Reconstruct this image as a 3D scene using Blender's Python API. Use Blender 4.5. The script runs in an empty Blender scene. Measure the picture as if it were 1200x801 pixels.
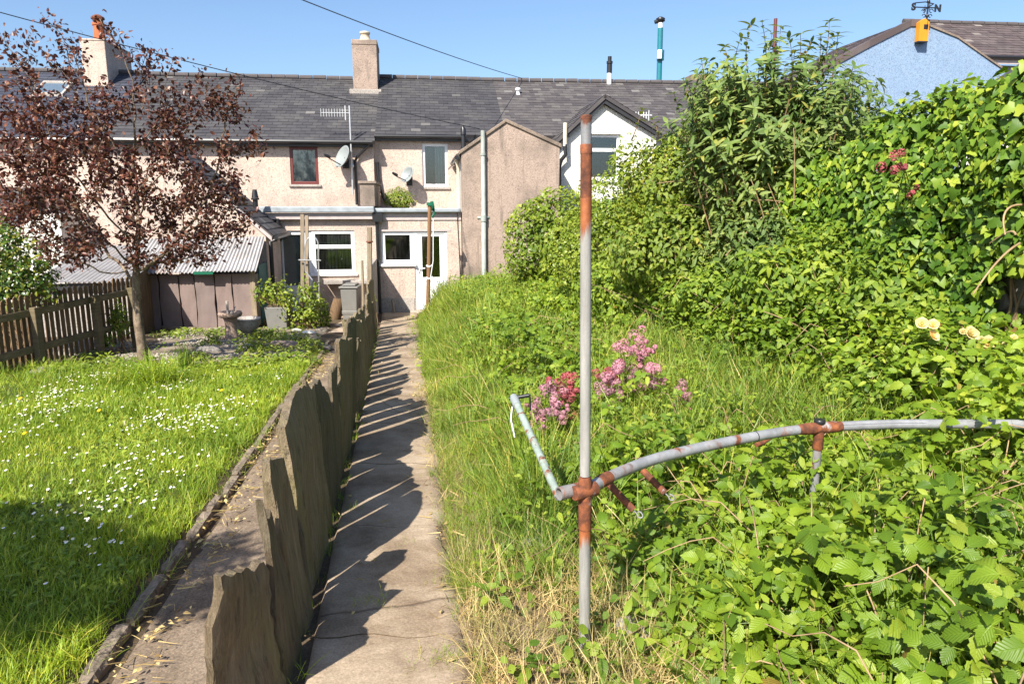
import bpy, bmesh, math, random
import numpy as np
from mathutils import Vector, Matrix

random.seed(11)
rng = np.random.default_rng(11)
scene = bpy.context.scene
COL = scene.collection
R = math.radians

# ------------------------------------------------------------------ camera, sky, sun, exposure
CAMZ = 1.9
FPX = 850.0                                   # focal length in pixels of a 1200 px wide picture
PITCH = math.atan(162.5 / FPX)
cam_d = bpy.data.cameras.new('camera')
cam_d.sensor_width = 36.0
cam_d.lens = 36.0 * FPX / 1200.0
cam_d.clip_start = 0.05
cam_d.clip_end = 3000
cam = bpy.data.objects.new('camera', cam_d)
COL.objects.link(cam)
cam.location = (0, 0, CAMZ)
cam.rotation_euler = (math.pi / 2 - PITCH, 0, 0)
scene.camera = cam

SUN_AZ = R(27)                                # light travels towards (sin, cos) of this
SUN_EL = R(43)
world = bpy.data.worlds.new('World')
scene.world = world
world.use_nodes = True
wn = world.node_tree
wn.nodes.clear()
sky = wn.nodes.new('ShaderNodeTexSky')
sky.sky_type = 'NISHITA'
sky.sun_disc = False
sky.sun_elevation = SUN_EL
sky.sun_rotation = math.pi + SUN_AZ
sky.altitude = 30
sky.air_density = 1.0
sky.dust_density = 1.6
sky.ozone_density = 5.0
bg = wn.nodes.new('ShaderNodeBackground')
bg.inputs['Strength'].default_value = 0.10
wo = wn.nodes.new('ShaderNodeOutputWorld')
wn.links.new(sky.outputs[0], bg.inputs['Color'])
wn.links.new(bg.outputs[0], wo.inputs['Surface'])

sun_d = bpy.data.lights.new('sun', 'SUN')
sun_d.energy = 5.0
sun_d.angle = R(0.53)
sun_d.color = (1.0, 0.94, 0.84)
sun = bpy.data.objects.new('sun', sun_d)
COL.objects.link(sun)
sun.location = (-6, -12, 14)
_ld = Vector((math.sin(SUN_AZ) * math.cos(SUN_EL), math.cos(SUN_AZ) * math.cos(SUN_EL), -math.sin(SUN_EL)))
sun.rotation_euler = _ld.to_track_quat('-Z', 'Y').to_euler()

scene.view_settings.view_transform = 'Standard'
scene.view_settings.look = 'None'
scene.view_settings.gamma = 1.0
scene.view_settings.use_curve_mapping = False
scene.view_settings.exposure = 0.97
scene.render.engine = 'CYCLES'
scene.cycles.use_denoising = True
scene.cycles.max_bounces = 6
scene.cycles.transparent_max_bounces = 8
scene.cycles.caustics_reflective = False
scene.cycles.caustics_refractive = False

# ------------------------------------------------------------------ measuring helpers
SP, CP = math.sin(PITCH), math.cos(PITCH)


def ray(px, py):
    cx = (px - 600.0) / FPX
    cy = (400.5 - py) / FPX
    return Vector((cx, CP + cy * SP, -SP + cy * CP))


def P(px, py, Y):
    d = ray(px, py)
    t = Y / d.y
    return Vector((d.x * t, Y, CAMZ + d.z * t))


def sstep(e0, e1, x):
    t = np.clip((x - e0) / (e1 - e0), 0, 1)
    return t * t * (3 - 2 * t)


def gz(x, y):
    """height of the terrain"""
    x = np.asarray(x, float)
    y = np.asarray(y, float)
    a = x + 0.16 * y
    base = -1.0 * np.clip((y - 2.4) / 15.6, 0, 1)
    right = -0.45 * np.clip((y - 2.4) / 15.6, 0, 1) + 0.22 * sstep(0.9, 4.2, a)
    w = sstep(0.42, 1.45, a) * (1 - sstep(19.0, 19.4, y))
    z = base * (1 - w) + right * w
    lawn = 0.05 * sstep(-1.30, -1.42, a)
    return z + lawn


def G(px, py):
    d = ray(px, py)
    t = 0.5
    prev = t
    while t < 80:
        p = Vector((0, 0, CAMZ)) + d * t
        if p.z <= float(gz(p.x, p.y)):
            lo, hi = prev, t
            for _ in range(30):
                m = (lo + hi) / 2
                p = Vector((0, 0, CAMZ)) + d * m
                if p.z <= float(gz(p.x, p.y)):
                    hi = m
                else:
                    lo = m
            return Vector((0, 0, CAMZ)) + d * hi
        prev = t
        t += 0.04
    return Vector((0, 0, CAMZ)) + d * 80


TH = R(7.0)                                   # the terrace runs slightly away to the right
CT, ST = math.cos(TH), math.sin(TH)
_o = P(505, 300, 19.6)
OX, OY = _o.x, _o.y


def W(u, v, z):
    return Vector((OX + u * CT - v * ST, OY + u * ST + v * CT, z))


def HP(px, py, v):
    """point of the house plane v behind a pixel -> (u, z)"""
    d = ray(px, py)
    den = -d.x * ST + d.y * CT
    t = (v - (OX * ST - OY * CT)) / den
    x, y, z = d.x * t, d.y * t, CAMZ + d.z * t
    return ((x - OX) * CT + (y - OY) * ST, z)


def HU(px, v, py=240):
    return HP(px, py, v)[0]


def HZ(py, v, px=500):
    return HP(px, py, v)[1]


# ------------------------------------------------------------------ value noise
_perm = np.random.default_rng(5).random(65536)


def _h(ix, iy, iz):
    n = (ix * 73856093) ^ (iy * 19349663) ^ (iz * 83492791)
    return _perm[n & 65535]


def vnoise(x, y, z=0.0):
    x, y, z = np.broadcast_arrays(np.asarray(x, float), np.asarray(y, float), np.asarray(z, float))
    ix, iy, iz = np.floor(x).astype(np.int64), np.floor(y).astype(np.int64), np.floor(z).astype(np.int64)
    fx, fy, fz = x - ix, y - iy, z - iz
    fx, fy, fz = fx * fx * (3 - 2 * fx), fy * fy * (3 - 2 * fy), fz * fz * (3 - 2 * fz)
    r = 0
    for dx in (0, 1):
        for dy in (0, 1):
            for dz in (0, 1):
                w = (fx if dx else 1 - fx) * (fy if dy else 1 - fy) * (fz if dz else 1 - fz)
                r = r + w * _h(ix + dx, iy + dy, iz + dz)
    return r


def fbm(x, y, z=0.0, o=3):
    s, a, t = 0, 1.0, 0
    for k in range(o):
        s = s + a * vnoise(np.asarray(x) * 2 ** k + 17.3 * k, np.asarray(y) * 2 ** k - 9.1 * k, np.asarray(z) * 2 ** k)
        t += a
        a *= 0.5
    return s / t


# ------------------------------------------------------------------ object helpers
WM = {}


def tag(o, label=None, cat=None, group=None, kind=None):
    if label:
        o['label'] = label
    if cat:
        o['category'] = cat
    if group:
        o['group'] = group
    if kind:
        o['kind'] = kind
    return o


def thing(name, label, cat, loc, rotz=0.0, group=None):
    o = bpy.data.objects.new(name, None)
    o.empty_display_size = 0.2
    COL.objects.link(o)
    o.location = loc
    o.rotation_euler = (0, 0, rotz)
    WM[o.name] = Matrix.Translation(Vector(loc)) @ Matrix.Rotation(rotz, 4, 'Z')
    return tag(o, label, cat, group)


def _finish(me, name, mats, parent, smooth, bevel, Vw):
    for m in (mats if isinstance(mats, (list, tuple)) else [mats]):
        me.materials.append(m)
    o = bpy.data.objects.new(name, me)
    COL.objects.link(o)
    if parent is not None:
        M = WM[parent.name]
        o.parent = parent
    else:
        lo, hi = Vw.min(0), Vw.max(0)
        M = Matrix.Translation(Vector(((lo[0] + hi[0]) / 2, (lo[1] + hi[1]) / 2, lo[2])))
        o.location = M.to_translation()
    Mi = np.array(M.inverted())
    loc = Vw @ Mi[:3, :3].T + Mi[:3, 3]
    me.vertices.foreach_set('co', np.ascontiguousarray(loc, np.float32).ravel())
    WM[o.name] = M
    if smooth:
        me.polygons.foreach_set('use_smooth', np.ones(len(me.polygons), bool))
    me.update()
    if bevel:
        b = o.modifiers.new('bevel', 'BEVEL')
        b.width = bevel
        b.segments = 2
        b.limit_method = 'ANGLE'
        b.angle_limit = R(40)
    return o


class MB:
    def __init__(self):
        self.v = []
        self.f = []
        self.m = []
        self.mi = 0

    def add(self, V, F):
        b = len(self.v)
        self.v += [tuple(p) for p in V]
        for f in F:
            self.f.append([i + b for i in f])
            self.m.append(self.mi)
        return self

    def hexa(self, c):
        """8 corners: 4 of the bottom, 4 of the top, same order"""
        return self.add(c, [(3, 2, 1, 0), (4, 5, 6, 7), (0, 1, 5, 4), (1, 2, 6, 5), (2, 3, 7, 6), (3, 0, 4, 7)])

    def box(self, x0, x1, y0, y1, z0, z1, T=None):
        c = [(x0, y0, z0), (x1, y0, z0), (x1, y1, z0), (x0, y1, z0), (x0, y0, z1), (x1, y0, z1), (x1, y1, z1), (x0, y1, z1)]
        return self.hexa([T(*p) for p in c] if T else c)

    def hbox(self, u0, u1, v0, v1, z0, z1):
        return self.box(u0, u1, v0, v1, z0, z1, W)

    def beam(self, p, q, w, h, up=(0, 0, 1)):
        p, q = Vector(p), Vector(q)
        d = (q - p).normalized()
        s = d.cross(Vector(up)).normalized() * (w / 2)
        t = s.cross(d).normalized() * (h / 2)
        return self.hexa([p - s - t, p + s - t, q + s - t, q - s - t, p - s + t, p + s + t, q + s + t, q - s + t])

    def tube(self, pts, r, n=8, cap=True):
        pts = [Vector(p) for p in pts]
        rs = r if isinstance(r, (list, tuple)) else [r] * len(pts)
        V, F = [], []
        prev = None
        for i, p in enumerate(pts):
            if i == 0:
                d = pts[1] - p
            elif i == len(pts) - 1:
                d = p - pts[i - 1]
            else:
                d = pts[i + 1] - pts[i - 1]
            if d.length < 1e-9:
                d = Vector((0, 0, 1))
            d.normalize()
            if prev is None:
                a = Vector((1, 0, 0)) if abs(d.x) < 0.8 else Vector((0, 1, 0))
                s = d.cross(a).normalized()
            else:
                s = (prev - d * prev.dot(d))
                if s.length < 1e-6:
                    s = d.cross(Vector((1, 0, 0.3)))
                s.normalize()
            prev = s
            t = d.cross(s)
            for k in range(n):
                a = 2 * math.pi * k / n
                V.append(p + (s * math.cos(a) + t * math.sin(a)) * rs[i])
        for i in range(len(pts) - 1):
            for k in range(n):
                k2 = (k + 1) % n
                F.append((i * n + k, i * n + k2, (i + 1) * n + k2, (i + 1) * n + k))
        if cap:
            k0 = len(V)
            V += V[:n] + V[(len(pts) - 1) * n:len(pts) * n]
            F.append(tuple(k0 + k for k in reversed(range(n))))
            F.append(tuple(k0 + n + k for k in range(n)))
        return self.add(V, F)

    def lathe(self, c, prof, n=20, axis=None, squash=1.0):
        c = Vector(c)
        q = Vector((0, 0, 1)).rotation_difference(Vector(axis).normalized()) if axis is not None else None
        V, F = [], []
        for r, z in prof:
            for k in range(n):
                a = 2 * math.pi * k / n
                p = Vector((r * math.cos(a), r * math.sin(a) * squash, z))
                V.append(c + (q @ p if q else p))
        for i in range(len(prof) - 1):
            for k in range(n):
                k2 = (k + 1) % n
                F.append((i * n + k, i * n + k2, (i + 1) * n + k2, (i + 1) * n + k))
        k0 = len(V)
        V += V[:n] + V[(len(prof) - 1) * n:len(prof) * n]
        F.append(tuple(k0 + k for k in reversed(range(n))))
        F.append(tuple(k0 + n + k for k in range(n)))
        return self.add(V, F)

    def prism(self, poly, off):
        n = len(poly)
        off = Vector(off)
        V = [Vector(p) for p in poly] + [Vector(p) + off for p in poly]
        F = [tuple(reversed(range(n))), tuple(range(n, 2 * n))]
        F += [(i, (i + 1) % n, n + (i + 1) % n, n + i) for i in range(n)]
        return self.add(V, F)

    def wall(self, outer, holes, v0, v1):
        """vertical wall in the terrace frame: outline and openings in (u, z), from depth v0 to v1"""
        bm = bmesh.new()
        loops = []
        for pts in [outer] + holes:
            vs = [bm.verts.new((p[0], p[1], 0)) for p in pts]
            loops.append(vs)
            for i in range(len(vs)):
                bm.edges.new((vs[i], vs[(i + 1) % len(vs)]))
        bmesh.ops.triangle_fill(bm, use_beauty=True, edges=bm.edges[:])
        bm.verts.index_update()
        V2 = [(v.co.x, v.co.y) for v in bm.verts]
        T2 = [[v.index for v in f.verts] for f in bm.faces]
        L2 = [[v.index for v in l] for l in loops]
        bm.free()
        n = len(V2)
        V = [W(a, v0, b) for a, b in V2] + [W(a, v1, b) for a, b in V2]
        F = [tuple(t) for t in T2] + [tuple(i + n for i in reversed(t)) for t in T2]
        for l in L2:
            for i in range(len(l)):
                a, b = l[i], l[(i + 1) % len(l)]
                F.append((a, b, b + n, a + n))
        return self.add(V, F)

    def build(self, name, mats, parent=None, smooth=False, bevel=0, fix=True):
        if not self.v:
            return None
        me = bpy.data.meshes.new(name)
        me.from_pydata([tuple(p) for p in self.v], [], self.f)
        if max(self.m, default=0) > 0:
            me.polygons.foreach_set('material_index', self.m)
        if fix:
            bm = bmesh.new()
            bm.from_mesh(me)
            bmesh.ops.recalc_face_normals(bm, faces=bm.faces[:])
            bm.to_mesh(me)
            bm.free()
        return _finish(me, name, mats, parent, smooth, bevel, np.array([tuple(p) for p in self.v], float))


class Tm:
    """a small template shape for scattering"""

    def __init__(self, V=None, F=None, M=None):
        self.V = np.array(V, float).reshape(-1, 3) if V is not None else np.zeros((0, 3))
        self.F = [tuple(f) for f in (F or [])]
        self.M = list(M) if M is not None else [0] * len(self.F)
        self.T = np.zeros((len(self.V), 2))

    def join(self, o, mat=None, off=(0, 0, 0), s=1.0, mi=None):
        V = o.V * s
        if mat is not None:
            V = V @ np.array(mat).T
        V = V + np.array(off)
        b = len(self.V)
        self.V = np.vstack([self.V, V])
        self.T = np.vstack([self.T, o.T])
        self.F += [tuple(i + b for i in f) for f in o.F]
        self.M += [mi if mi is not None else m for m in o.M]
        return self


def rot(axis, a):
    return np.array(Matrix.Rotation(a, 3, axis))


def scatter(name, mats, items, parent=None, smooth=True):
    """items: (template, positions Nx3, rotations Nx3x3, scales N) -> ONE mesh"""
    VV, LL, TT, MM, UU = [], [], [], [], []
    nv = 0
    for t, pos, rm, sc in items:
        N = len(pos)
        if N == 0:
            continue
        sc = np.broadcast_to(np.asarray(sc, float), (N,))
        V = np.einsum('nij,kj->nki', rm, t.V) * sc[:, None, None] + pos[:, None, :]
        k = len(t.V)
        lp = np.concatenate([np.array(f) for f in t.F])
        tot = np.array([len(f) for f in t.F])
        LL.append((lp[None, :] + (nv + np.arange(N) * k)[:, None]).ravel())
        TT.append(np.tile(tot, N))
        MM.append(np.tile(np.array(t.M), N))
        VV.append(V.reshape(-1, 3))
        UU.append(np.tile(t.T, (N, 1)))
        nv += N * k
    if not VV:
        return None
    V = np.vstack(VV)
    L = np.concatenate(LL).astype(np.int32)
    T = np.concatenate(TT).astype(np.int32)
    M = np.concatenate(MM).astype(np.int32)
    me = bpy.data.meshes.new(name)
    me.vertices.add(len(V))
    me.loops.add(len(L))
    me.polygons.add(len(T))
    me.loops.foreach_set('vertex_index', L)
    st = np.concatenate([[0], np.cumsum(T)[:-1]]).astype(np.int32)
    me.polygons.foreach_set('loop_start', st)
    if M.max() > 0:
        me.polygons.foreach_set('material_index', M)
    U = np.vstack(UU)
    if U.any():
        at = me.attributes.new('leaf_uv', 'FLOAT_VECTOR', 'POINT')
        at.data.foreach_set('vector', np.column_stack([U, np.zeros(len(U))]).astype(np.float32).ravel())
    me.update(calc_edges=True)
    return _finish(me, name, mats, parent, smooth, 0, V)


def frames(nrm, dirv):
    """rotations whose Z is nrm and whose Y is dirv as nearly as possible"""
    z = nrm / np.linalg.norm(nrm, axis=1, keepdims=True)
    y = dirv - z * (dirv * z).sum(1, keepdims=True)
    y /= np.maximum(np.linalg.norm(y, axis=1, keepdims=True), 1e-6)
    x = np.cross(y, z)
    return np.stack([x, y, z], axis=2)


def rand_dir(n, up=0.0, spread=1.0):
    d = rng.normal(size=(n, 3)) * spread
    d[:, 2] += up
    return d / np.maximum(np.linalg.norm(d, axis=1, keepdims=True), 1e-6)


def yaw_frames(n, tilt=0.25):
    yaw = rng.uniform(0, 2 * math.pi, n)
    z = np.stack([rng.normal(0, tilt, n), rng.normal(0, tilt, n), np.ones(n)], 1)
    y = np.stack([np.cos(yaw), np.sin(yaw), np.zeros(n)], 1)
    return frames(z, y)


def leaf_t(L, Wd, n=3, fold=0.25, curl=0.25, peak=0.42, ser=0.0, petiole=0.0):
    ts = np.linspace(0, 1, n + 1)
    V = [(0, petiole, 0)]
    for i, t in enumerate(ts[1:-1], 1):
        p = math.log(0.5) / math.log(peak)
        w = Wd / 2 * math.sin(math.pi * t ** p) ** 0.8
        if ser:
            w *= 1 + ser * (1 if i % 2 else -1)
        y, z = petiole + L * t, -curl * L * t * t
        V += [(-w, y - 0.02 * L, z + fold * w), (0, y, z), (w, y - 0.02 * L, z + fold * w)]
    V.append((0, petiole + L, -curl * L))
    F = [(0, 2, 1), (0, 3, 2)]
    for i in range(n - 2):
        a = 1 + 3 * i
        F += [(a, a + 1, a + 4, a + 3), (a + 1, a + 2, a + 5, a + 4)]
    a = 1 + 3 * (n - 2)
    e = len(V) - 1
    F += [(a, a + 1, e), (a + 1, a + 2, e)]
    t = Tm(V, F)
    t.T[:, 0] = t.V[:, 0] / Wd
    t.T[:, 1] = (t.V[:, 1] - petiole) / L + 0.02
    return t


def ivy_t(s, fold=0.15, curl=0.2):
    o = [(0, 0.02), (0.30, -0.10), (0.52, 0.16), (0.33, 0.36), (0.30, 0.60), (0, 1.0), (-0.30, 0.60), (-0.33, 0.36), (-0.52, 0.16), (-0.30, -0.10)]
    V = [(0, 0.34 * s, 0.0)] + [(x * s, y * s, (fold * abs(x) - curl * y * y) * s) for x, y in o]
    return Tm(V, [(0, 1 + k, 1 + (k + 1) % 10) for k in range(10)])


def blade_t(h, w, bend, n=3, az=0.0, lean=0.15):
    V, F = [], []
    dx, dy = math.cos(az), math.sin(az)
    for i in range(n):
        t = i / n
        o = lean * h * t + bend * h * t * t
        z = h * t * (1 - 0.35 * bend * t)
        ww = w / 2 * (1 - 0.55 * t)
        V += [(dx * o - dy * ww, dy * o + dx * ww, z), (dx * o + dy * ww, dy * o - dx * ww, z)]
    o = lean * h + bend * h
    V.append((dx * o, dy * o, h * (1 - 0.35 * bend)))
    for i in range(n - 1):
        a = 2 * i
        F.append((a, a + 1, a + 3, a + 2))
    F.append((2 * n - 2, 2 * n - 1, 2 * n))
    return Tm(V, F)


def clump_t(k, h, w, spread, n=3, bend=(0.1, 0.7)):
    t = Tm()
    for _ in range(k):
        b = blade_t(h * random.uniform(0.55, 1.1), w * random.uniform(0.7, 1.2), random.uniform(*bend), n,
                    random.uniform(0, 6.28), random.uniform(0.02, 0.35))
        t.join(b, off=(random.gauss(0, spread), random.gauss(0, spread), 0))
    return t


def trifol_t(L, Wd, n, ser=0.0, fold=0.2, curl=0.25):
    t = Tm()
    t.join(leaf_t(L, Wd, n, fold, curl, 0.45, ser), off=(0, L * 0.55, 0))
    for s in (-1, 1):
        t.join(leaf_t(L * 0.85, Wd * 0.85, n, fold, curl, 0.45, ser), mat=rot('Z', -s * R(72)) @ rot('Y', s * 0.15), off=(0, L * 0.3, 0))
    w = 0.012 * L
    t.join(Tm([(-w, -L * 0.3, -0.1 * L), (w, -L * 0.3, -0.1 * L), (w, L * 0.6, 0), (-w, L * 0.6, 0)], [(0, 1, 2, 3)]))
    return t


def grow(starts, attr, step=0.12, infl=0.9, kill=0.22, iters=120, trop=0.05, jit=0.15):
    """space colonisation; starts: list of chains (lists of points). Returns nodes, parents"""
    nodes, par = [], []
    for ch in starts:
        for i, p in enumerate(ch):
            nodes.append(np.array(p, float))
            par.append(-1 if i == 0 else len(nodes) - 2)
    nodes = np.array(nodes)
    par = list(par)
    A = np.array(attr, float)
    for _ in range(iters):
        if len(A) == 0:
            break
        d = np.linalg.norm(A[:, None, :] - nodes[None, :, :], axis=2)
        near = d.argmin(1)
        dm = d[np.arange(len(A)), near]
        ok = dm < infl
        if not ok.any():
            break
        new, npar = [], []
        for i in np.unique(near[ok]):
            sel = A[ok & (near == i)] - nodes[i]
            dv = (sel / np.linalg.norm(sel, axis=1, keepdims=True)).sum(0)
            dv = dv / max(np.linalg.norm(dv), 1e-6) + rng.normal(0, jit, 3) + np.array([0, 0, trop])
            dv /= np.linalg.norm(dv)
            new.append(nodes[i] + dv * step)
            npar.append(int(i))
        nodes = np.vstack([nodes, new])
        par += npar
        d = np.linalg.norm(A[:, None, :] - nodes[None, -len(new):, :], axis=2).min(1)
        A = A[d > kill]
    return nodes, np.array(par)


def limbs(mb, nodes, par, rtip=0.004, power=2.3, rmax=9, n_thick=10, n_thin=4, base=0, rbase=0.0):
    N = len(nodes)
    r = np.zeros(N)
    kids = [[] for _ in range(N)]
    for i in range(N):
        if par[i] >= 0:
            kids[par[i]].append(i)
    for i in range(N - 1, -1, -1):
        r[i] = max(rtip, min(rmax, sum(r[k] ** power for k in kids[i]) ** (1 / power) if kids[i] else rtip)) * 1.004
    for i in range(base):
        r[i] = max(r[i], rbase * (1.25 if i == 0 else 1.0 - 0.05 * i))
    stack = [i for i in range(N) if par[i] < 0]
    while stack:
        s = stack.pop()
        chain = [s] if par[s] < 0 else [par[s], s]
        cur = s
        while kids[cur]:
            ks = sorted(kids[cur], key=lambda k: -r[k])
            stack += ks[1:]
            cur = ks[0]
            chain.append(cur)
        if len(chain) >= 2:
            rs = [r[c] for c in chain]
            if par[s] >= 0:
                rs[0] = rs[1]
            mb.tube([nodes[c] for c in chain], rs, n_thick if rs[0] > 0.02 else n_thin)
    return r, kids


def ell(cx, cy, cz, rx, ry, rz, n, shell=0.0):
    d = rng.normal(size=(n, 3))
    d /= np.linalg.norm(d, axis=1, keepdims=True)
    rad = (shell + (1 - shell) * rng.random(n)) ** (1 / 3)
    return np.array([cx, cy, cz]) + d * rad[:, None] * np.array([rx, ry, rz])

# ------------------------------------------------------------------ materials
class NT:
    def __init__(self, name):
        self.m = bpy.data.materials.new(name)
        self.m.use_nodes = True
        self.t = self.m.node_tree
        self.t.nodes.clear()
        self.out = self.t.nodes.new('ShaderNodeOutputMaterial')
        self.p = self.t.nodes.new('ShaderNodeBsdfPrincipled')
        self.t.links.new(self.p.outputs[0], self.out.inputs[0])
        self.tc = self.t.nodes.new('ShaderNodeTexCoord')

    def n(self, typ, **kw):
        nd = self.t.nodes.new(typ)
        for k, v in kw.items():
            if k in nd.inputs.keys():
                nd.inputs[k].default_value = v
            else:
                setattr(nd, k, v)
        return nd

    def l(self, a, b):
        self.t.links.new(a, b)

    def noise(self, scale, detail=4, rough=0.55, dist=0.0, stretch=None):
        nd = self.n('ShaderNodeTexNoise', Scale=scale, Detail=detail, Roughness=rough, Distortion=dist)
        if stretch:
            mp = self.n('ShaderNodeMapping')
            mp.inputs['Scale'].default_value = stretch
            self.l(self.tc.outputs['Object'], mp.inputs[0])
            self.l(mp.outputs[0], nd.inputs['Vector'])
        else:
            self.l(self.tc.outputs['Object'], nd.inputs['Vector'])
        return nd.outputs['Fac']

    def vor(self, scale, feature='F1', rnd=1.0):
        nd = self.n('ShaderNodeTexVoronoi', Scale=scale, Randomness=rnd)
        nd.feature = feature
        self.l(self.tc.outputs['Object'], nd.inputs['Vector'])
        return nd

    def ramp(self, fac, stops):
        nd = self.n('ShaderNodeValToRGB')
        el = nd.color_ramp.elements
        while len(el) < len(stops):
            el.new(0.5)
        for e, (p, c) in zip(el, stops):
            e.position = p
            e.color = (c[0], c[1], c[2], 1)
        self.l(fac, nd.inputs[0])
        return nd.outputs[0]

    def mix(self, fac, a, b, mode='MIX'):
        nd = self.n('ShaderNodeMix', data_type='RGBA', blend_type=mode)
        for s, i in ((fac, 0), (a, 6), (b, 7)):
            if isinstance(s, (int, float)):
                nd.inputs[i].default_value = s
            elif isinstance(s, (tuple, list)):
                nd.inputs[i].default_value = (s[0], s[1], s[2], 1)
            else:
                self.l(s, nd.inputs[i])
        return nd.outputs[2]

    def math(self, op, a, b=None):
        nd = self.n('ShaderNodeMath', operation=op)
        for i, s in enumerate((a, b)):
            if s is None:
                continue
            if isinstance(s, (int, float)):
                nd.inputs[i].default_value = s
            else:
                self.l(s, nd.inputs[i])
        return nd.outputs[0]

    def col(self, c):
        if isinstance(c, (tuple, list)):
            self.p.inputs['Base Color'].default_value = (c[0], c[1], c[2], 1)
        else:
            self.l(c, self.p.inputs['Base Color'])

    def bump(self, h, strength=0.4, dist=0.01):
        nd = self.n('ShaderNodeBump', Strength=strength, Distance=dist)
        self.l(h, nd.inputs['Height'])
        self.l(nd.outputs[0], self.p.inputs['Normal'])

    def set(self, rough=0.6, metal=0.0, spec=0.3):
        self.p.inputs['Roughness'].default_value = rough
        self.p.inputs['Metallic'].default_value = metal
        self.p.inputs['Specular IOR Level'].default_value = spec
        return self

    def island(self):
        return self.n('ShaderNodeNewGeometry').outputs['Random Per Island']


def plain(name, c, rough=0.5, metal=0.0, spec=0.4, var=0.12, scale=6):
    k = NT(name)
    f = k.noise(scale, 5)
    k.col(k.ramp(f, [(0.25, tuple(x * (1 - var) for x in c)), (0.75, tuple(min(1, x * (1 + var)) for x in c))]))
    k.bump(k.noise(scale * 8, 3), 0.08, 0.004)
    return k.set(rough, metal, spec).m


def pebbledash(name, c, stain=(0.25, 0.21, 0.18), amount=0.5):
    k = NT(name)
    v = k.vor(44)
    sp = k.ramp(v.outputs['Color'], [(0.0, tuple(x * 0.46 for x in c)), (0.32, tuple(x * 0.88 for x in c)), (0.7, c), (1.0, tuple(min(0.9, x * 1.15) for x in c))])
    big = k.noise(0.9, 6, 0.62)
    st = k.ramp(big, [(0.48, (0, 0, 0)), (0.72, (1, 1, 1))])
    run = k.noise(2.2, 5, 0.6, 0.3, (3.0, 3.0, 0.35))
    rn = k.ramp(run, [(0.52, (0, 0, 0)), (0.75, (1, 1, 1))])
    f = k.math('MULTIPLY', k.math('MAXIMUM', st, rn), amount)
    k.col(k.mix(f, sp, stain))
    k.bump(k.math('ADD', v.outputs['Distance'], k.noise(60, 2)), 0.6, 0.008)
    return k.set(0.9, 0, 0.15).m


def slates_mat(name, cols, lichen=0.25):
    k = NT(name)
    base = k.ramp(k.island(), cols)
    n = k.noise(1.3, 6, 0.65)
    f = k.math('MULTIPLY', k.ramp(n, [(0.5, (0, 0, 0)), (0.75, (1, 1, 1))]), lichen)
    c = k.mix(f, base, (0.20, 0.19, 0.165))
    k.col(k.mix(k.math('MULTIPLY', k.noise(30, 4, 0.7), 0.35), c, (0.05, 0.045, 0.045)))
    k.bump(k.noise(45, 4, 0.6), 0.25, 0.004)
    return k.set(0.62, 0, 0.3).m


def leafmat(name, cols, trans=0.32, rough=0.42, clump=1.2, spec=0.35, tcol=None, veins=0):
    k = NT(name)
    c = k.ramp(k.island(), cols)
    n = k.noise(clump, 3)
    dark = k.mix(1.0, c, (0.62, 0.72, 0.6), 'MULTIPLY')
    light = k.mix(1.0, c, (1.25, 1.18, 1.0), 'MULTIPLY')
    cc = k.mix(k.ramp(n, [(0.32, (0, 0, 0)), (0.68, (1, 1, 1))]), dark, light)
    if veins:
        at = k.n('ShaderNodeAttribute', attribute_name='leaf_uv')
        sx = k.n('ShaderNodeSeparateXYZ')
        k.l(at.outputs['Vector'], sx.inputs[0])
        au = k.math('ABSOLUTE', sx.outputs[0])
        rib = k.ramp(au, [(0.012, (1, 1, 1)), (0.045, (0, 0, 0))])
        ph = k.math('MULTIPLY', k.math('SUBTRACT', sx.outputs[1], k.math('MULTIPLY', au, 0.75)), 6.2832 * veins)
        wv = k.math('SINE', ph)
        side = k.ramp(wv, [(0.86, (0, 0, 0)), (1.0, (0.7, 0.7, 0.7))])
        vm = k.math('MAXIMUM', rib, side)
        cc = k.mix(k.math('MULTIPLY', vm, 0.20), cc, k.mix(1.0, cc, (1.6, 1.5, 1.5), 'MULTIPLY'))
        k.bump(k.math('SUBTRACT', k.math('MULTIPLY', wv, -0.5), rib), 0.32, 0.004)
    k.col(cc)
    k.set(rough, 0, spec)
    tr = k.n('ShaderNodeBsdfTranslucent')
    if tcol is None:
        k.l(k.mix(1.0, cc, (1.5, 1.35, 0.6), 'MULTIPLY'), tr.inputs[0])
    else:
        k.l(k.mix(1.0, cc, tcol, 'MULTIPLY'), tr.inputs[0])
    ms = k.n('ShaderNodeMixShader')
    ms.inputs[0].default_value = trans
    k.l(k.p.outputs[0], ms.inputs[1])
    k.l(tr.outputs[0], ms.inputs[2])
    k.l(ms.outputs[0], k.out.inputs[0])
    return k.m


def wood(name, c1, c2, scale=10, grain=(6, 6, 0.5)):
    k = NT(name)
    n = k.noise(scale * 0.6, 6, 0.6, 0.6, grain)
    base = k.ramp(n, [(0.3, c1), (0.7, c2)])
    isl = k.mix(1.0, base, k.ramp(k.island(), [(0, (0.72, 0.72, 0.72)), (1, (1.15, 1.12, 1.08))]), 'MULTIPLY')
    moss = k.ramp(k.noise(2.6, 5, 0.6), [(0.5, (0, 0, 0)), (0.72, (1, 1, 1))])
    k.col(k.mix(k.math('MULTIPLY', moss, 0.35), isl, (0.10, 0.11, 0.045)))
    k.bump(k.noise(scale * 2, 5, 0.6, 0.4, grain), 0.4, 0.006)
    return k.set(0.85, 0, 0.2).m


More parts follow.
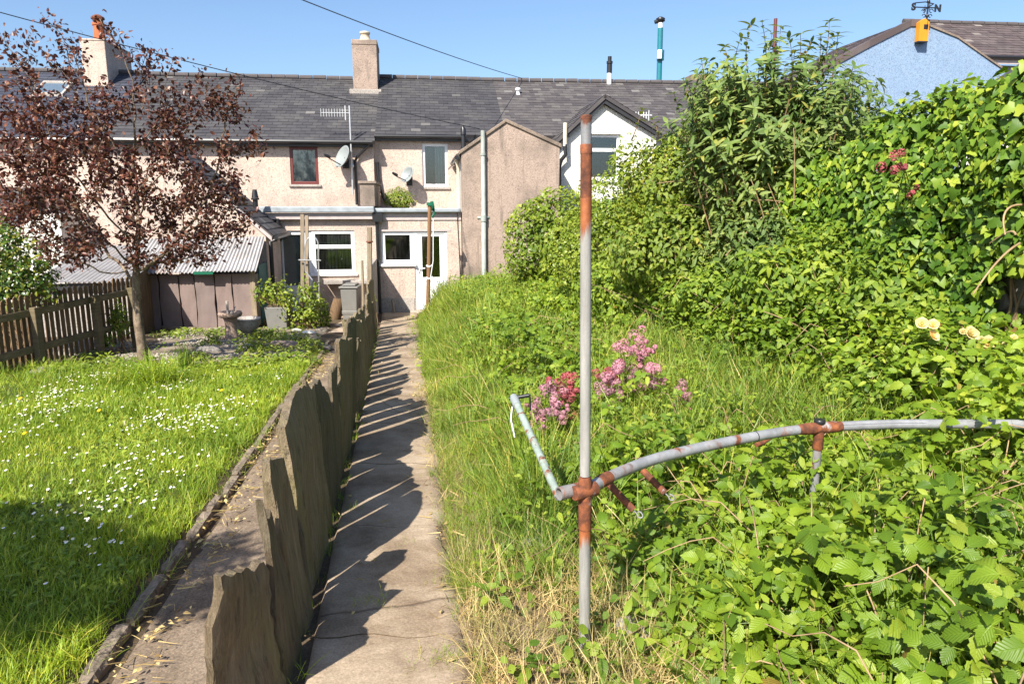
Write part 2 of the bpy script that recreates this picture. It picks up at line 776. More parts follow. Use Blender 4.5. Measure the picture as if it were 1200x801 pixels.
def rusty(name, steel, amount, scale=9, stretch=None):
    k = NT(name)
    n = k.noise(scale, 6, 0.65, 0.4, stretch)
    f = k.ramp(n, [(max(0.01, 0.5 - amount * 0.5) + 0.02, (1, 1, 1)), (max(0.02, 0.5 - amount * 0.5) + 0.07, (0, 0, 0))]) if amount < 0 else \
        k.ramp(n, [(1 - amount - 0.07, (0, 0, 0)), (1 - amount - 0.02, (0.22, 0.22, 0.22)), (1 - amount + 0.04, (1, 1, 1))])
    r = k.ramp(k.noise(26, 5, 0.65), [(0.3, (0.06, 0.022, 0.013)), (0.48, (0.14, 0.045, 0.020)), (0.64, (0.27, 0.083, 0.028)), (0.85, (0.37, 0.15, 0.055))])
    s = k.ramp(k.noise(14, 6, 0.7), [(0.3, tuple(x * 0.72 for x in steel)), (0.7, tuple(min(1, x * 1.25) for x in steel))])
    k.col(k.mix(f, s, r))
    k.set(0.45, 0.0, 0.5)
    k.l(k.ramp(f, [(0, (0.12, 0.12, 0.12)), (1, (0, 0, 0))]), k.p.inputs['Metallic'])
    k.l(k.ramp(f, [(0, (0.42, 0.42, 0.42)), (1, (0.85, 0.85, 0.85))]), k.p.inputs['Roughness'])
    k.bump(k.noise(50, 4, 0.6), 0.3, 0.003)
    return k.m


M = {}
M['pebble'] = pebbledash('pebbledash_cream', (0.57, 0.45, 0.375), amount=0.62)
M['pebble_brown'] = pebbledash('pebbledash_weathered', (0.385, 0.295, 0.24), (0.14, 0.115, 0.095), 0.85)
M['pebble_pink'] = pebbledash('pebbledash_pink', (0.60, 0.47, 0.395), amount=0.35)
M['coping'] = pebbledash('cement_coping', (0.27, 0.21, 0.165), (0.10, 0.08, 0.065), 0.8)
M['blue_wall'] = pebbledash('blue_render', (0.235, 0.325, 0.455), (0.16, 0.235, 0.35), 0.45)
M['white_render'] = pebbledash('white_render', (0.80, 0.77, 0.69), (0.50, 0.47, 0.40), 0.22)
M['cement'] = pebbledash('cement_render', (0.42, 0.38, 0.34), (0.16, 0.14, 0.12), 0.6)
M['roof_dark'] = slates_mat('roof_slates_dark', [(0, (0.044, 0.042, 0.046)), (0.5, (0.060, 0.058, 0.062)), (0.9, (0.072, 0.069, 0.071)), (0.982, (0.085, 0.082, 0.08)), (1, (0.22, 0.21, 0.20))])
M['roof_worn'] = slates_mat('roof_slates_worn', [(0, (0.062, 0.055, 0.058)), (0.5, (0.088, 0.078, 0.078)), (0.92, (0.115, 0.104, 0.10)), (1, (0.20, 0.19, 0.178))], 0.4)
M['roof_brown'] = slates_mat('roof_slates_brown', [(0, (0.075, 0.056, 0.055)), (0.6, (0.11, 0.082, 0.08)), (0.95, (0.13, 0.10, 0.095)), (1, (0.38, 0.34, 0.30))], 0.3)
M['roof_blue'] = slates_mat('roof_slates_blue', [(0, (0.035, 0.04, 0.06)), (1, (0.06, 0.066, 0.09))], 0.1)
M['ridge'] = plain('ridge_tile', (0.085, 0.075, 0.075), 0.8)
M['white'] = plain('white_plastic', (0.82, 0.83, 0.84), 0.35, 0, 0.5, 0.03)
M['cream'] = plain('cream_paint', (0.62, 0.55, 0.42), 0.5, 0, 0.4, 0.1)
M['brown_frame'] = plain('dark_red_frame', (0.13, 0.028, 0.024), 0.4, 0, 0.5)
M['black'] = plain('black_plastic', (0.018, 0.018, 0.02), 0.35, 0, 0.5)
M['dark_wood'] = plain('black_bargeboard', (0.028, 0.028, 0.032), 0.55)
M['grey_gutter'] = plain('grey_gutter', (0.30, 0.33, 0.35), 0.5, 0, 0.4, 0.25)
M['fascia'] = plain('pinkish_fascia', (0.45, 0.38, 0.36), 0.6)
M['felt'] = plain('roof_felt', (0.16, 0.155, 0.15), 0.9)
M['pipe_grey'] = plain('weathered_grey_pipe', (0.30, 0.33, 0.30), 0.6, 0, 0.4, 0.3, 3)
M['terracotta'] = plain('terracotta', (0.42, 0.13, 0.06), 0.8, 0, 0.2, 0.25)
M['buff'] = plain('buff_clay', (0.52, 0.45, 0.33), 0.8, 0, 0.2, 0.2)
M['steel'] = plain('aerial_alloy', (0.55, 0.55, 0.55), 0.4, 0.6, 0.5)
M['dish'] = plain('dish_grey', (0.25, 0.275, 0.275), 0.5, 0, 0.4, 0.08)
M['teal'] = plain('teal_paint', (0.015, 0.165, 0.20), 0.4, 0, 0.5)
M['yellow'] = plain('yellow_board', (0.62, 0.25, 0.02), 0.6, 0, 0.3, 0.08)
M['green_plastic'] = plain('green_plastic', (0.008, 0.11, 0.06), 0.45)
M['teal_paint'] = plain('dark_green_paint', (0.02, 0.12, 0.10), 0.55)
M['bin'] = plain('bin_grey', (0.17, 0.165, 0.15), 0.55, 0, 0.4, 0.1)
M['concrete'] = pebbledash('garden_concrete', (0.42, 0.37, 0.30), (0.2, 0.17, 0.13), 0.5)
M['stone'] = pebbledash('garden_stone', (0.30, 0.27, 0.235), (0.11, 0.105, 0.085), 0.6)
M['birdbath'] = pebbledash('birdbath_stone', (0.36, 0.26, 0.20), (0.17, 0.13, 0.10), 0.5)
M['edging'] = pebbledash('brown_edging_stone', (0.24, 0.19, 0.145), (0.10, 0.085, 0.055), 0.7)
M['soil'] = pebbledash('garden_soil', (0.13, 0.095, 0.065), (0.07, 0.05, 0.035), 0.6)
M['wood_fence'] = wood('fence_wood', (0.10, 0.062, 0.036), (0.22, 0.145, 0.085))
M['wood_rail'] = wood('rail_wood', (0.12, 0.095, 0.055), (0.24, 0.19, 0.12), 10, (1.2, 1.2, 6))
M['wood_grey'] = wood('weathered_timber', (0.20, 0.155, 0.11), (0.36, 0.29, 0.21))
M['wood_red'] = wood('brown_pole_wood', (0.16, 0.085, 0.045), (0.28, 0.16, 0.085))
def bark_mat():
    k = NT('pale_bark')
    c = k.ramp(k.noise(7, 7, 0.7, 0.8, (1.4, 1.4, 1.0)), [(0.3, (0.075, 0.052, 0.036)), (0.48, (0.19, 0.14, 0.10)), (0.62, (0.32, 0.25, 0.18)), (0.8, (0.42, 0.35, 0.26))])
    k.col(k.mix(k.math('MULTIPLY', k.noise(30, 5, 0.7), 0.4), c, (0.08, 0.06, 0.04)))
    k.bump(k.noise(18, 7, 0.7, 0.6, (1, 1, 1.4)), 0.7, 0.02)
    return k.set(0.9, 0, 0.15).m


M['bark'] = bark_mat()
M['twig'] = wood('shrub_stems', (0.16, 0.10, 0.055), (0.30, 0.20, 0.11), 8, (2, 2, 1))
M['dead_cane'] = wood('dead_canes', (0.26, 0.17, 0.09), (0.46, 0.33, 0.19), 8, (2, 2, 1))
M['rust'] = rusty('rusted_iron', (0.38, 0.38, 0.38), 0.62)
def rust_run(name, z_full, z_none, steel=(0.30, 0.29, 0.265)):
    """old pipe whose rust has run down from a joint, in streaks"""
    k = NT(name)
    sx = k.n('ShaderNodeSeparateXYZ')
    k.l(k.tc.outputs['Object'], sx.inputs[0])
    g = k.n('ShaderNodeMapRange')
    k.l(sx.outputs[2], g.inputs[0])
    g.inputs[1].default_value = z_none
    g.inputs[2].default_value = z_full
    st = k.noise(34, 5, 0.65, 0.3, (1, 1, 0.06))
    f = k.ramp(k.math('ADD', g.outputs[0], k.math('MULTIPLY', k.math('SUBTRACT', st, 0.5), 1.5)), [(0.42, (0, 0, 0)), (0.62, (1, 1, 1))])
    f = k.math('MULTIPLY', f, k.ramp(g.outputs[0], [(0.0, (0, 0, 0)), (0.15, (1, 1, 1))]))
    r = k.ramp(k.noise(26, 5, 0.65, 0, (1, 1, 0.4)), [(0.3, (0.14, 0.045, 0.02)), (0.55, (0.29, 0.09, 0.03)), (0.8, (0.40, 0.16, 0.06))])
    s = k.ramp(k.noise(20, 7, 0.7, 0.2, (1, 1, 0.12)), [(0.3, tuple(x * 0.6 for x in steel)), (0.55, steel), (0.75, tuple(x * 1.35 for x in steel))])
    k.col(k.mix(f, s, r))
    k.bump(k.noise(60, 5, 0.65), 0.35, 0.003)
    return k.set(0.6, 0.0, 0.4).m


M['galv'] = rusty('galvanised_pipe', (0.225, 0.23, 0.235), 0.40, 7)
M['galv_patchy'] = rusty('galvanised_pipe_rust_patches', (0.27, 0.275, 0.285), 0.385, 6)
M['full_rust'] = rusty('brown_rust', (0.3, 0.12, 0.05), 0.9)
M['mint'] = rusty('peeling_mint_paint', (0.29, 0.35, 0.30), 0.42, 18)


def slab_mat():
    k = NT('standing_slate')
    n = k.noise(7, 10, 0.78, 1.2, (3, 3, 0.32))
    base = k.ramp(n, [(0.25, (0.11, 0.083, 0.052)), (0.45, (0.19, 0.145, 0.094)), (0.6, (0.27, 0.215, 0.145)), (0.78, (0.40, 0.34, 0.25))])
    grey = k.ramp(k.noise(2.2, 6, 0.7, 0.5), [(0.42, (0, 0, 0)), (0.62, (1, 1, 1))])
    base = k.mix(k.math('MULTIPLY', grey, 0.4), base, (0.27, 0.24, 0.20))
    moss = k.ramp(k.noise(3.2, 6, 0.65, 0, (1.5, 1.5, 0.7)), [(0.45, (0, 0, 0)), (0.62, (1, 1, 1))])
    c = k.mix(k.math('MULTIPLY', moss, 0.5), base, (0.19, 0.18, 0.075))
    lich = k.ramp(k.noise(24, 5, 0.7), [(0.53, (0, 0, 0)), (0.60, (1, 1, 1))])
    lm = k.math('MULTIPLY', lich, k.ramp(k.noise(2.0, 3), [(0.5, (0, 0, 0)), (0.65, (0.6, 0.6, 0.6))]))
    oi = k.n('ShaderNodeObjectInfo')
    c = k.mix(1.0, c, k.ramp(oi.outputs['Random'], [(0, (0.85, 0.84, 0.83)), (0.5, (1.2, 1.16, 1.1)), (1, (1.6, 1.5, 1.36))]), 'MULTIPLY')
    dk = k.ramp(k.noise(11, 7, 0.75, 1.0, (2, 2, 0.5)), [(0.36, (1, 1, 1)), (0.46, (0, 0, 0))])
    c = k.mix(k.math('MULTIPLY', dk, 0.55), c, (0.05, 0.042, 0.03))
    k.col(k.mix(lm, c, (0.38, 0.36, 0.29)))
    h = k.math('ADD', k.noise(7, 9, 0.75, 1.2, (2.5, 2.5, 0.45)), k.math('MULTIPLY', k.noise(34, 6, 0.7, 0.4, (1.6, 1.6, 0.5)), 0.45))
    k.bump(h, 1.0, 0.06)
    return k.set(0.8, 0, 0.25).m


M['slab'] = slab_mat()


def shed_slate():
    k = NT('purple_slate_slab')
    c = k.ramp(k.noise(3, 6, 0.6, 0.2, (1, 1, 0.5)), [(0.3, (0.17, 0.13, 0.12)), (0.7, (0.27, 0.21, 0.19))])
    c = k.mix(1.0, c, k.ramp(k.island(), [(0, (0.8, 0.8, 0.82)), (1, (1.1, 1.05, 1.0))]), 'MULTIPLY')
    k.col(c)
    k.bump(k.noise(14, 6, 0.65), 0.4, 0.01)
    return k.set(0.75, 0, 0.3).m


M['shed_slate'] = shed_slate()


def corr_mat():
    k = NT('corrugated_cement_sheet')
    c = k.ramp(k.noise(1.6, 6, 0.6, 0.2, (1, 1, 1)), [(0.3, (0.30, 0.285, 0.275)), (0.7, (0.45, 0.43, 0.42))])
    r = k.ramp(k.noise(1.1, 5, 0.6), [(0.5, (0, 0, 0)), (0.68, (1, 1, 1))])
    k.col(k.mix(k.math('MULTIPLY', r, 0.5), c, (0.36, 0.24, 0.16)))
    k.bump(k.noise(20, 4), 0.2, 0.004)
    return k.set(0.7, 0, 0.3).m


M['corr'] = corr_mat()


def path_mat():
    k = NT('concrete_path')
    c = k.ramp(k.noise(1.9, 8, 0.68, 0.3), [(0.28, (0.155, 0.108, 0.07)), (0.44, (0.285, 0.212, 0.143)), (0.58, (0.40, 0.312, 0.222)), (0.8, (0.49, 0.40, 0.298))])
    d = k.ramp(k.noise(5.5, 7, 0.7), [(0.5, (0, 0, 0)), (0.72, (1, 1, 1))])
    c = k.mix(k.math('MULTIPLY', d, 0.38), c, (0.14, 0.105, 0.07))
    fine = k.ramp(k.noise(90, 3, 0.7), [(0.3, (0.72, 0.72, 0.72)), (0.7, (1.2, 1.2, 1.2))])
    c = k.mix(1.0, c, fine, 'MULTIPLY')
    crack = k.vor(0.42, 'DISTANCE_TO_EDGE')
    mp = k.n('ShaderNodeMapping')
    mp.inputs['Scale'].default_value = (1.0, 0.55, 1)
    ad = k.n('ShaderNodeVectorMath', operation='ADD')
    nz = k.n('ShaderNodeTexNoise', Scale=3.0, Detail=5)
    k.l(k.tc.outputs['Object'], nz.inputs['Vector'])
    sc = k.n('ShaderNodeVectorMath', operation='SCALE')
    sc.inputs['Scale'].default_value = 0.22
    k.l(nz.outputs['Color'], sc.inputs[0])
    k.l(k.tc.outputs['Object'], ad.inputs[0])
    k.l(sc.outputs[0], ad.inputs[1])
    k.l(ad.outputs[0], mp.inputs[0])
    k.l(mp.outputs[0], crack.inputs['Vector'])
    cf = k.ramp(crack.outputs['Distance'], [(0.0, (1, 1, 1)), (0.0045, (0, 0, 0))])
    k.col(k.mix(k.math('MULTIPLY', cf, 0.6), c, (0.07, 0.04, 0.03)))
    h = k.math('SUBTRACT', k.math('ADD', k.noise(6, 6, 0.6), k.math('MULTIPLY', k.noise(70, 4), 0.25)), k.math('MULTIPLY', cf, 0.6))
    k.bump(h, 0.5, 0.02)
    return k.set(0.9, 0, 0.2).m


M['path'] = path_mat()


def ground_mat(name, c1, c2, c3, s=1.4):
    k = NT(name)
    c = k.ramp(k.noise(s, 7, 0.68), [(0.28, c1), (0.5, c2), (0.74, c3)])
    fine = k.ramp(k.vor(130).outputs['Color'], [(0, (0.6, 0.6, 0.6)), (1, (1.4, 1.35, 1.3))])
    k.col(k.mix(1.0, c, fine, 'MULTIPLY'))
    k.bump(k.math('ADD', k.noise(8, 5), k.math('MULTIPLY', k.noise(60, 4, 0.7), 0.5)), 0.5, 0.012)
    return k.set(0.95, 0, 0.15).m


M['ground'] = ground_mat('bare_earth', (0.05, 0.036, 0.023), (0.095, 0.07, 0.045), (0.15, 0.115, 0.07))
M['turf'] = ground_mat('turf_soil', (0.035, 0.05, 0.012), (0.06, 0.085, 0.02), (0.10, 0.11, 0.03))
M['side_path'] = ground_mat('gritty_path', (0.115, 0.087, 0.062), (0.205, 0.16, 0.118), (0.30, 0.24, 0.18), 2.2)
M['gravel'] = ground_mat('pale_gravel', (0.085, 0.065, 0.045), (0.22, 0.18, 0.135), (0.38, 0.33, 0.26), 0.9)
M['paving'] = ground_mat('pinkish_paving', (0.30, 0.22, 0.16), (0.42, 0.33, 0.25), (0.48, 0.38, 0.29), 2.0)


def glass():
    k = NT('window_glass')
    gl = k.n('ShaderNodeBsdfGlossy')
    gl.inputs['Roughness'].default_value = 0.03
    gl.inputs['Color'].default_value = (0.9, 0.95, 1, 1)
    tr = k.n('ShaderNodeBsdfTransparent')
    tr.inputs['Color'].default_value = (0.75, 0.8, 0.8, 1)
    fr = k.n('ShaderNodeFresnel', IOR=1.5)
    f = k.math('ADD', fr.outputs[0], 0.05)
    ms = k.n('ShaderNodeMixShader')
    k.l(f, ms.inputs[0])
    k.l(tr.outputs[0], ms.inputs[1])
    k.l(gl.outputs[0], ms.inputs[2])
    k.l(ms.outputs[0], k.out.inputs[0])
    return k.m


M['glass'] = glass()
M['room'] = plain('dim_room', (0.05, 0.05, 0.05), 0.9)  # shade of an unlit room, put into the colour of the window backing
M['room_brown'] = plain('brown_blind', (0.10, 0.075, 0.065), 0.8)
M['net'] = plain('net_curtain', (0.62, 0.64, 0.64), 0.9, 0, 0.1)
M['blind'] = plain('grey_vertical_blind', (0.20, 0.19, 0.18), 0.8)

L = leafmat
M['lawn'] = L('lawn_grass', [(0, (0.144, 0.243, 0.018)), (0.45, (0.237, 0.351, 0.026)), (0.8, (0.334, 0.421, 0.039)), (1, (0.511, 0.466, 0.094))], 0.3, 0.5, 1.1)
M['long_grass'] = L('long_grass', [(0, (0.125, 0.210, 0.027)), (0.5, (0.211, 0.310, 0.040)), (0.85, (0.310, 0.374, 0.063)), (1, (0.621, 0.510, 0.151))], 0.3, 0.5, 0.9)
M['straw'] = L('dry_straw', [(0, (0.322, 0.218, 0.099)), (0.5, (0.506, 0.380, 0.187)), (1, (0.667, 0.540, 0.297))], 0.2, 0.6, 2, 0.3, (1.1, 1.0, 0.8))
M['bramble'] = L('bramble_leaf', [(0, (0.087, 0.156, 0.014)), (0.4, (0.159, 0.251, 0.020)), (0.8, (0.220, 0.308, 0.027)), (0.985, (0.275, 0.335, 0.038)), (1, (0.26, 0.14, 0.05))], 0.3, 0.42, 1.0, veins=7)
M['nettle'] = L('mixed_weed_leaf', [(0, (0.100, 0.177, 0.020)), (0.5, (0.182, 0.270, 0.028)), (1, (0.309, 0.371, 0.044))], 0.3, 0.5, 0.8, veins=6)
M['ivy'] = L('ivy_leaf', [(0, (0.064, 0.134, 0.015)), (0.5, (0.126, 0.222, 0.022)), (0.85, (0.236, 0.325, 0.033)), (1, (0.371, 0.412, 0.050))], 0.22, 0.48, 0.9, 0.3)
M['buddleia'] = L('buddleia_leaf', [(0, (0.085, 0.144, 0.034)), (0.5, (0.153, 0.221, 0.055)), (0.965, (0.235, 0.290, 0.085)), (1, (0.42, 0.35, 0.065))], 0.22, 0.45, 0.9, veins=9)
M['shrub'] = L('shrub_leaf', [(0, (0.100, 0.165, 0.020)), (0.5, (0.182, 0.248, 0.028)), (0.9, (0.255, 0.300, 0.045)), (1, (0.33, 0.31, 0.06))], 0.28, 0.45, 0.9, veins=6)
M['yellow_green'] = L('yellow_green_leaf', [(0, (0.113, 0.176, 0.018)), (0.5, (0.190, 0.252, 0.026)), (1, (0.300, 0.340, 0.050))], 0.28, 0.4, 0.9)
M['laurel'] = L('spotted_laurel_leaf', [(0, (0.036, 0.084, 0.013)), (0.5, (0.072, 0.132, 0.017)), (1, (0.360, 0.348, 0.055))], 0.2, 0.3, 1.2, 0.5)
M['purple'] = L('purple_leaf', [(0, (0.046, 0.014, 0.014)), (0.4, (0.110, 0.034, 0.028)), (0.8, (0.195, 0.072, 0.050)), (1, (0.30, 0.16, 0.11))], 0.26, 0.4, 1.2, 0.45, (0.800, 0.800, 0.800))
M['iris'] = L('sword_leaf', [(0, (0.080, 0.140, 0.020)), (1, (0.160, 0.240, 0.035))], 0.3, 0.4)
M['petal_pink'] = L('pink_petal', [(0, (0.50, 0.18, 0.33)), (0.6, (0.64, 0.29, 0.43)), (1, (0.75, 0.46, 0.55))], 0.25, 0.6, 3, 0.2, (1.2, 1, 1))
M['petal_red'] = L('red_petal', [(0, (0.42, 0.06, 0.09)), (0.6, (0.58, 0.13, 0.17)), (1, (0.64, 0.26, 0.32))], 0.25, 0.6, 3, 0.2, (1.2, 1, 1))
M['petal_white'] = plain('white_petal', (0.80, 0.80, 0.78), 0.7, 0, 0.1, 0.02)
M['petal_yellow'] = plain('yellow_petal', (0.80, 0.48, 0.02), 0.7, 0, 0.1, 0.05)
M['petal_cream'] = L('cream_petal', [(0, (0.80, 0.60, 0.26)), (0.6, (0.82, 0.70, 0.42)), (1, (0.80, 0.42, 0.14))], 0.25, 0.6, 3, 0.2, (1.1, 1, 0.8))

# ================================================================== GROUND AND PATHS
def grid_sheet(name, mat, xs, ys, zf, kind='structure', thick=0.0):
    """sheet over a grid whose x may depend on y: xs(i, y)"""
    nx, ny = len(xs), len(ys)
    V, F = [], []
    for y in ys:
        for x in xs:
            V.append((x, y, float(zf(x, y))))
    for j in range(ny - 1):
        for i in range(nx - 1):
            a = j * nx + i
            F.append((a, a + 1, a + nx + 1, a + nx))
    mb = MB()
    mb.add(V, F)
    o = mb.build(name, mat, None, True, 0, False)
    return tag(o, kind=kind)


_fx = [-400, -200, -100, -50, -30, -20, -14] + [-10 + 0.25 * i for i in range(73)] + [10, 14, 20, 30, 50, 100, 200, 400]
_fy = [-60, -30, -12, -6, -3, -1.5, 0] + [0.25 * i for i in range(1, 84)] + [22, 24, 28, 34, 44, 60, 90, 140, 220, 400, 700]
grid_sheet('ground', M['ground'], _fx, _fy, gz)


def strip(name, mat, a0, a1, y0, y1, lift, na=8, dy=0.12, rough=0.006, side=True):
    """a paved strip along the garden, a = distance across, from the path's own axis"""
    n = int((y1 - y0) / dy)
    V, F = [], []
    for j in range(n + 1):
        y = y0 + (y1 - y0) * j / n
        l = a0(y) if callable(a0) else a0
        r = a1(y) if callable(a1) else a1
        for i in range(na + 1):
            a = l + (r - l) * i / na
            x = a - 0.16 * y
            z = float(-1.0 * np.clip((y - 2.4) / 15.6, 0, 1)) + lift + rough * (float(fbm(x * 2.5, y * 2.5)) - 0.5) * 2
            if side and i in (0, na):
                z -= 0.12 if i == 0 else 0.10
            V.append((x, y, z))
    for j in range(n):
        for i in range(na):
            p = j * (na + 1) + i
            F.append((p, p + 1, p + na + 2, p + na + 1))
    mb = MB()
    mb.add(V, F)
    return tag(mb.build(name, mat, None, True, 0, False), kind='structure')


strip('path', M['path'], -0.47, lambda y: 0.29 + 0.018 * (y - 2.6) + 0.16 * (float(fbm(y * 1.7, 3.3)) - 0.5) + 0.05 * (float(vnoise(y * 7, 1.1)) - 0.5), -2.0, 19.25, 0.030, 12)
strip('side_path', M['side_path'], lambda y: -1.29 + 0.03 * (float(fbm(y * 2, 8)) - 0.5), -0.53, -2.0, 14.6, 0.012, 8)
strip('patio', M['paving'], -2.1, -0.62, 15.1, 18.9, 0.03, 6)
strip('lawn', M['turf'], lambda y: -5.0 - 0.10 * max(0, y - 5), -1.36, 0.5, 10.6, 0.062, 24)
strip('gravel_bed', M['gravel'], lambda y: -4.6, -1.40, 10.6, 16.0, 0.066, 20, 0.12, 0.02)

# soil and moss creeping over the right edge of the path
V, F = [], []
ny_, na_ = 420, 14
for j in range(ny_ + 1):
    y = 0.5 + 17.8 * j / ny_
    for i in range(na_ + 1):
        e = -0.20 + 0.62 * i / na_
        a = 0.29 + 0.018 * (y - 2.6) + e
        x = a - 0.16 * y
        nz_ = 0.20 * (float(fbm(x * 2.2, y * 2.2, 8.0)) - 0.5) + 0.10 * (float(fbm(x * 9, y * 9, 3.0)) - 0.5)
        lip = 0.055 * float(sstep(-0.04, 0.18, e + nz_)) + 0.018 * (float(fbm(x * 11, y * 11, 1.0)) - 0.5)
        zb = float(-1.0 * np.clip((y - 2.4) / 15.6, 0, 1))
        zt = zb + lip + max(0.0, float(gz(x, y)) - zb) * float(sstep(0.1, 0.3, e)) * 1.0
        if i == na_:
            zt = float(gz(x, y)) - 0.02
        V.append((x, y, zt))
for j in range(ny_):
    for i in range(na_):
        p = j * (na_ + 1) + i
        F.append((p, p + 1, p + na_ + 2, p + na_ + 1))
mb = MB()
mb.add(V, F)
tag(mb.build('soil_verge', ground_mat('verge_soil', (0.10, 0.07, 0.042), (0.19, 0.14, 0.085), (0.30, 0.23, 0.145), 2.5), None, True, 0, False), kind='structure')

# slab joints of the path
jm = MB()
for y in (2.95, 4.25, 5.6, 7.0, 8.4, 9.9, 11.4, 13.0, 14.6, 16.2):
    pts = []
    for i in range(10):
        a = -0.46 + 0.70 * i / 9
        yy = y + 0.02 * math.sin(i * 1.3 + y)
        pts.append(Vector((a - 0.16 * yy, yy, float(-1.0 * np.clip((yy - 2.4) / 15.6, 0, 1)) + 0.0295)))
    jm.tube(pts, 0.0035, 5)
tag(jm.build('path_joint', M['ground']), kind='structure')

# ================================================================== THE TERRACE
GZ = -1.0
V_UP = 3.0                                     # upper storey wall plane
V_UPA = 2.78                                   # the left house stands a little proud
V_RIDGE = 6.7


def slate_roof(mb, e0, e1, r0, r1, course=0.21, width=0.29, rnd=0.004):
    e0, e1, r0, r1 = map(Vector, (e0, e1, r0, r1))
    n = (e1 - e0).cross(r0 - e0).normalized()
    if n.z < 0:
        n = -n
    sl = ((r0 + r1) / 2 - (e0 + e1) / 2).length
    rows = max(1, int(round(sl / course)))
    for j in range(rows):
        t0, t1 = j / rows, min(1.0, (j + 1.35) / rows)
        a0, b0 = e0.lerp(r0, t0), e1.lerp(r1, t0)
        a1, b1 = e0.lerp(r0, t1), e1.lerp(r1, t1)
        wd = (b0 - a0).length
        k = max(1, int(round(wd / width)))
        off = 0.5 if j % 2 else 0.0
        i = -off
        while i < k:
            s0, s1 = max(0.0, i / k + 0.012 / k), min(1.0, (i + 1) / k - 0.012 / k)
            i += 1
            if s1 - s0 < 0.02 / k:
                continue
            lo = 0.020 + random.uniform(-rnd, rnd)
            skew = random.uniform(-rnd, rnd)
            p = [a0.lerp(b0, s0) + n * (lo + skew), a0.lerp(b0, s1) + n * (lo - skew), a1.lerp(b1, s1) + n * 0.004, a1.lerp(b1, s0) + n * 0.004]
            q = [x - n * 0.012 for x in p[:2]]
            mb.add(p + q, [(0, 1, 2, 3), (4, 5, 1, 0)])
    # the boarding under the slates
    c = [e0 - n * 0.10, e1 - n * 0.10, r1 - n * 0.10, r0 - n * 0.10, e0, e1, r1, r0]
    mb.hexa(c)


def ridge_tiles(mb, p, q, w=0.13, L_=0.42):
    p, q = Vector(p), Vector(q)
    d = q - p
    n = max(1, int(d.length / L_))
    for i in range(n):
        a, b = p.lerp(q, i / n), p.lerp(q, (i + 1) / n - 0.004)
        up = Vector((0, 0, random.uniform(-0.004, 0.006)))
        mb.tube([a + up, b + up], [w * 0.62, w * 0.66], 10)


def gutter(mb, u0, u1, v, z, r=0.055):
    mb.tube([W(u0, v - r, z), W(u1, v - r, z)], r, 8)


def window(par, u0, u1, z0, z1, v, frame, kind='single', fw=0.065, dep=0.10, back='room', sill=True, inner=None):
    """a window in an opening of a wall whose face is at v"""
    vf = v + dep
    fr = MB()
    fr.hbox(u0, u0 + fw, vf - 0.03, vf + 0.04, z0, z1)
    fr.hbox(u1 - fw, u1, vf - 0.03, vf + 0.04, z0, z1)
    fr.hbox(u0 + fw, u1 - fw, vf - 0.03, vf + 0.04, z0, z0 + fw)
    fr.hbox(u0 + fw, u1 - fw, vf - 0.03, vf + 0.04, z1 - fw, z1)
    panes = []
    if kind.startswith('top'):
        f = float(kind[3:] or 0.62)
        zt = z0 + (z1 - z0) * f
        fr.hbox(u0 + fw, u1 - fw, vf - 0.033, vf + 0.037, zt - 0.05, zt + 0.05)
        panes = [(u0 + fw, u1 - fw, z0 + fw, zt - 0.05), (u0 + fw, u1 - fw, zt + 0.05, z1 - fw)]
    else:
        panes = [(u0 + fw, u1 - fw, z0 + fw, z1 - fw)]
    w = fr.build('window', M[frame], par, bevel=0.008)
    for a, b, c, d in panes:
        MB().hbox(a, b, vf + 0.004, vf + 0.012, c, d).build('pane', M['glass'], w)
        # inner sash lip
    if inner:
        im = MB()
        if inner == 'blind':
            k = int((u1 - u0) / 0.09)
            for i in range(k):
                a = u0 + (u1 - u0) * (i + 0.5) / k
                wv = 0.028 + 0.006 * random.random()
                im.box(a - wv, a + wv, vf + 0.10 + 0.015 * (i % 2), vf + 0.106 + 0.015 * (i % 2), z0, z1, W)
            im.build('blind', M['blind'], w)
        elif inner.startswith('curtain'):
            lo, hi = (float(x) for x in inner[7:].split(','))
            k = 9
            for i in range(k):
                a = u0 + (u1 - u0) * (lo + (hi - lo) * i / k)
                b = u0 + (u1 - u0) * (lo + (hi - lo) * (i + 1) / k)
                im.add([W(a, vf + 0.10, z0), W(b, vf + 0.14 if i % 2 else vf + 0.08, z0), W(b, vf + 0.14 if i % 2 else vf + 0.08, z1), W(a, vf + 0.10, z1)], [(0, 1, 2, 3)])
            im.build('curtain', M['net'], w)
        elif inner == 'brown':
            im.hbox(u0 - 0.02, u1 + 0.02, vf + 0.05, vf + 0.06, z0, z1)
            im.build('blind', M['room_brown'], w)
    MB().hbox(u0 - 0.3, u1 + 0.3, vf + 0.55, vf + 0.6, z0 - 0.3, z1 + 0.3).build('room_backing', M[back], w)  # backing sheet behind the panes, by default painted dark for an unlit room
    if sill:
        MB().hbox(u0 - 0.06, u1 + 0.06, v - 0.06, v + dep - 0.03, z0 - 0.07, z0 - 0.003).build('sill', M['cement' if sill is True else sill], w, bevel=0.01)
    return w


def rect(u0, u1, z0, z1):
    return [(u0, z0), (u1, z0), (u1, z1), (u0, z1)]


def chimney(par, pxl, pxr, ytop, v0, v1, zb, mat, cap=0.06):
    u0, u1 = HU(pxl, v0, ytop), HU(pxr, v0, ytop)
    zt = HZ(ytop, v0, pxl)
    c = MB()
    c.hbox(u0, u1, v0, v1, zb, zt - cap)
    c.hbox(u0 - 0.015, u1 + 0.015, v0 - 0.015, v1 + 0.015, zt - cap, zt)
    return c.build('chimney', M[mat], par, bevel=0.02), u0, u1, zt


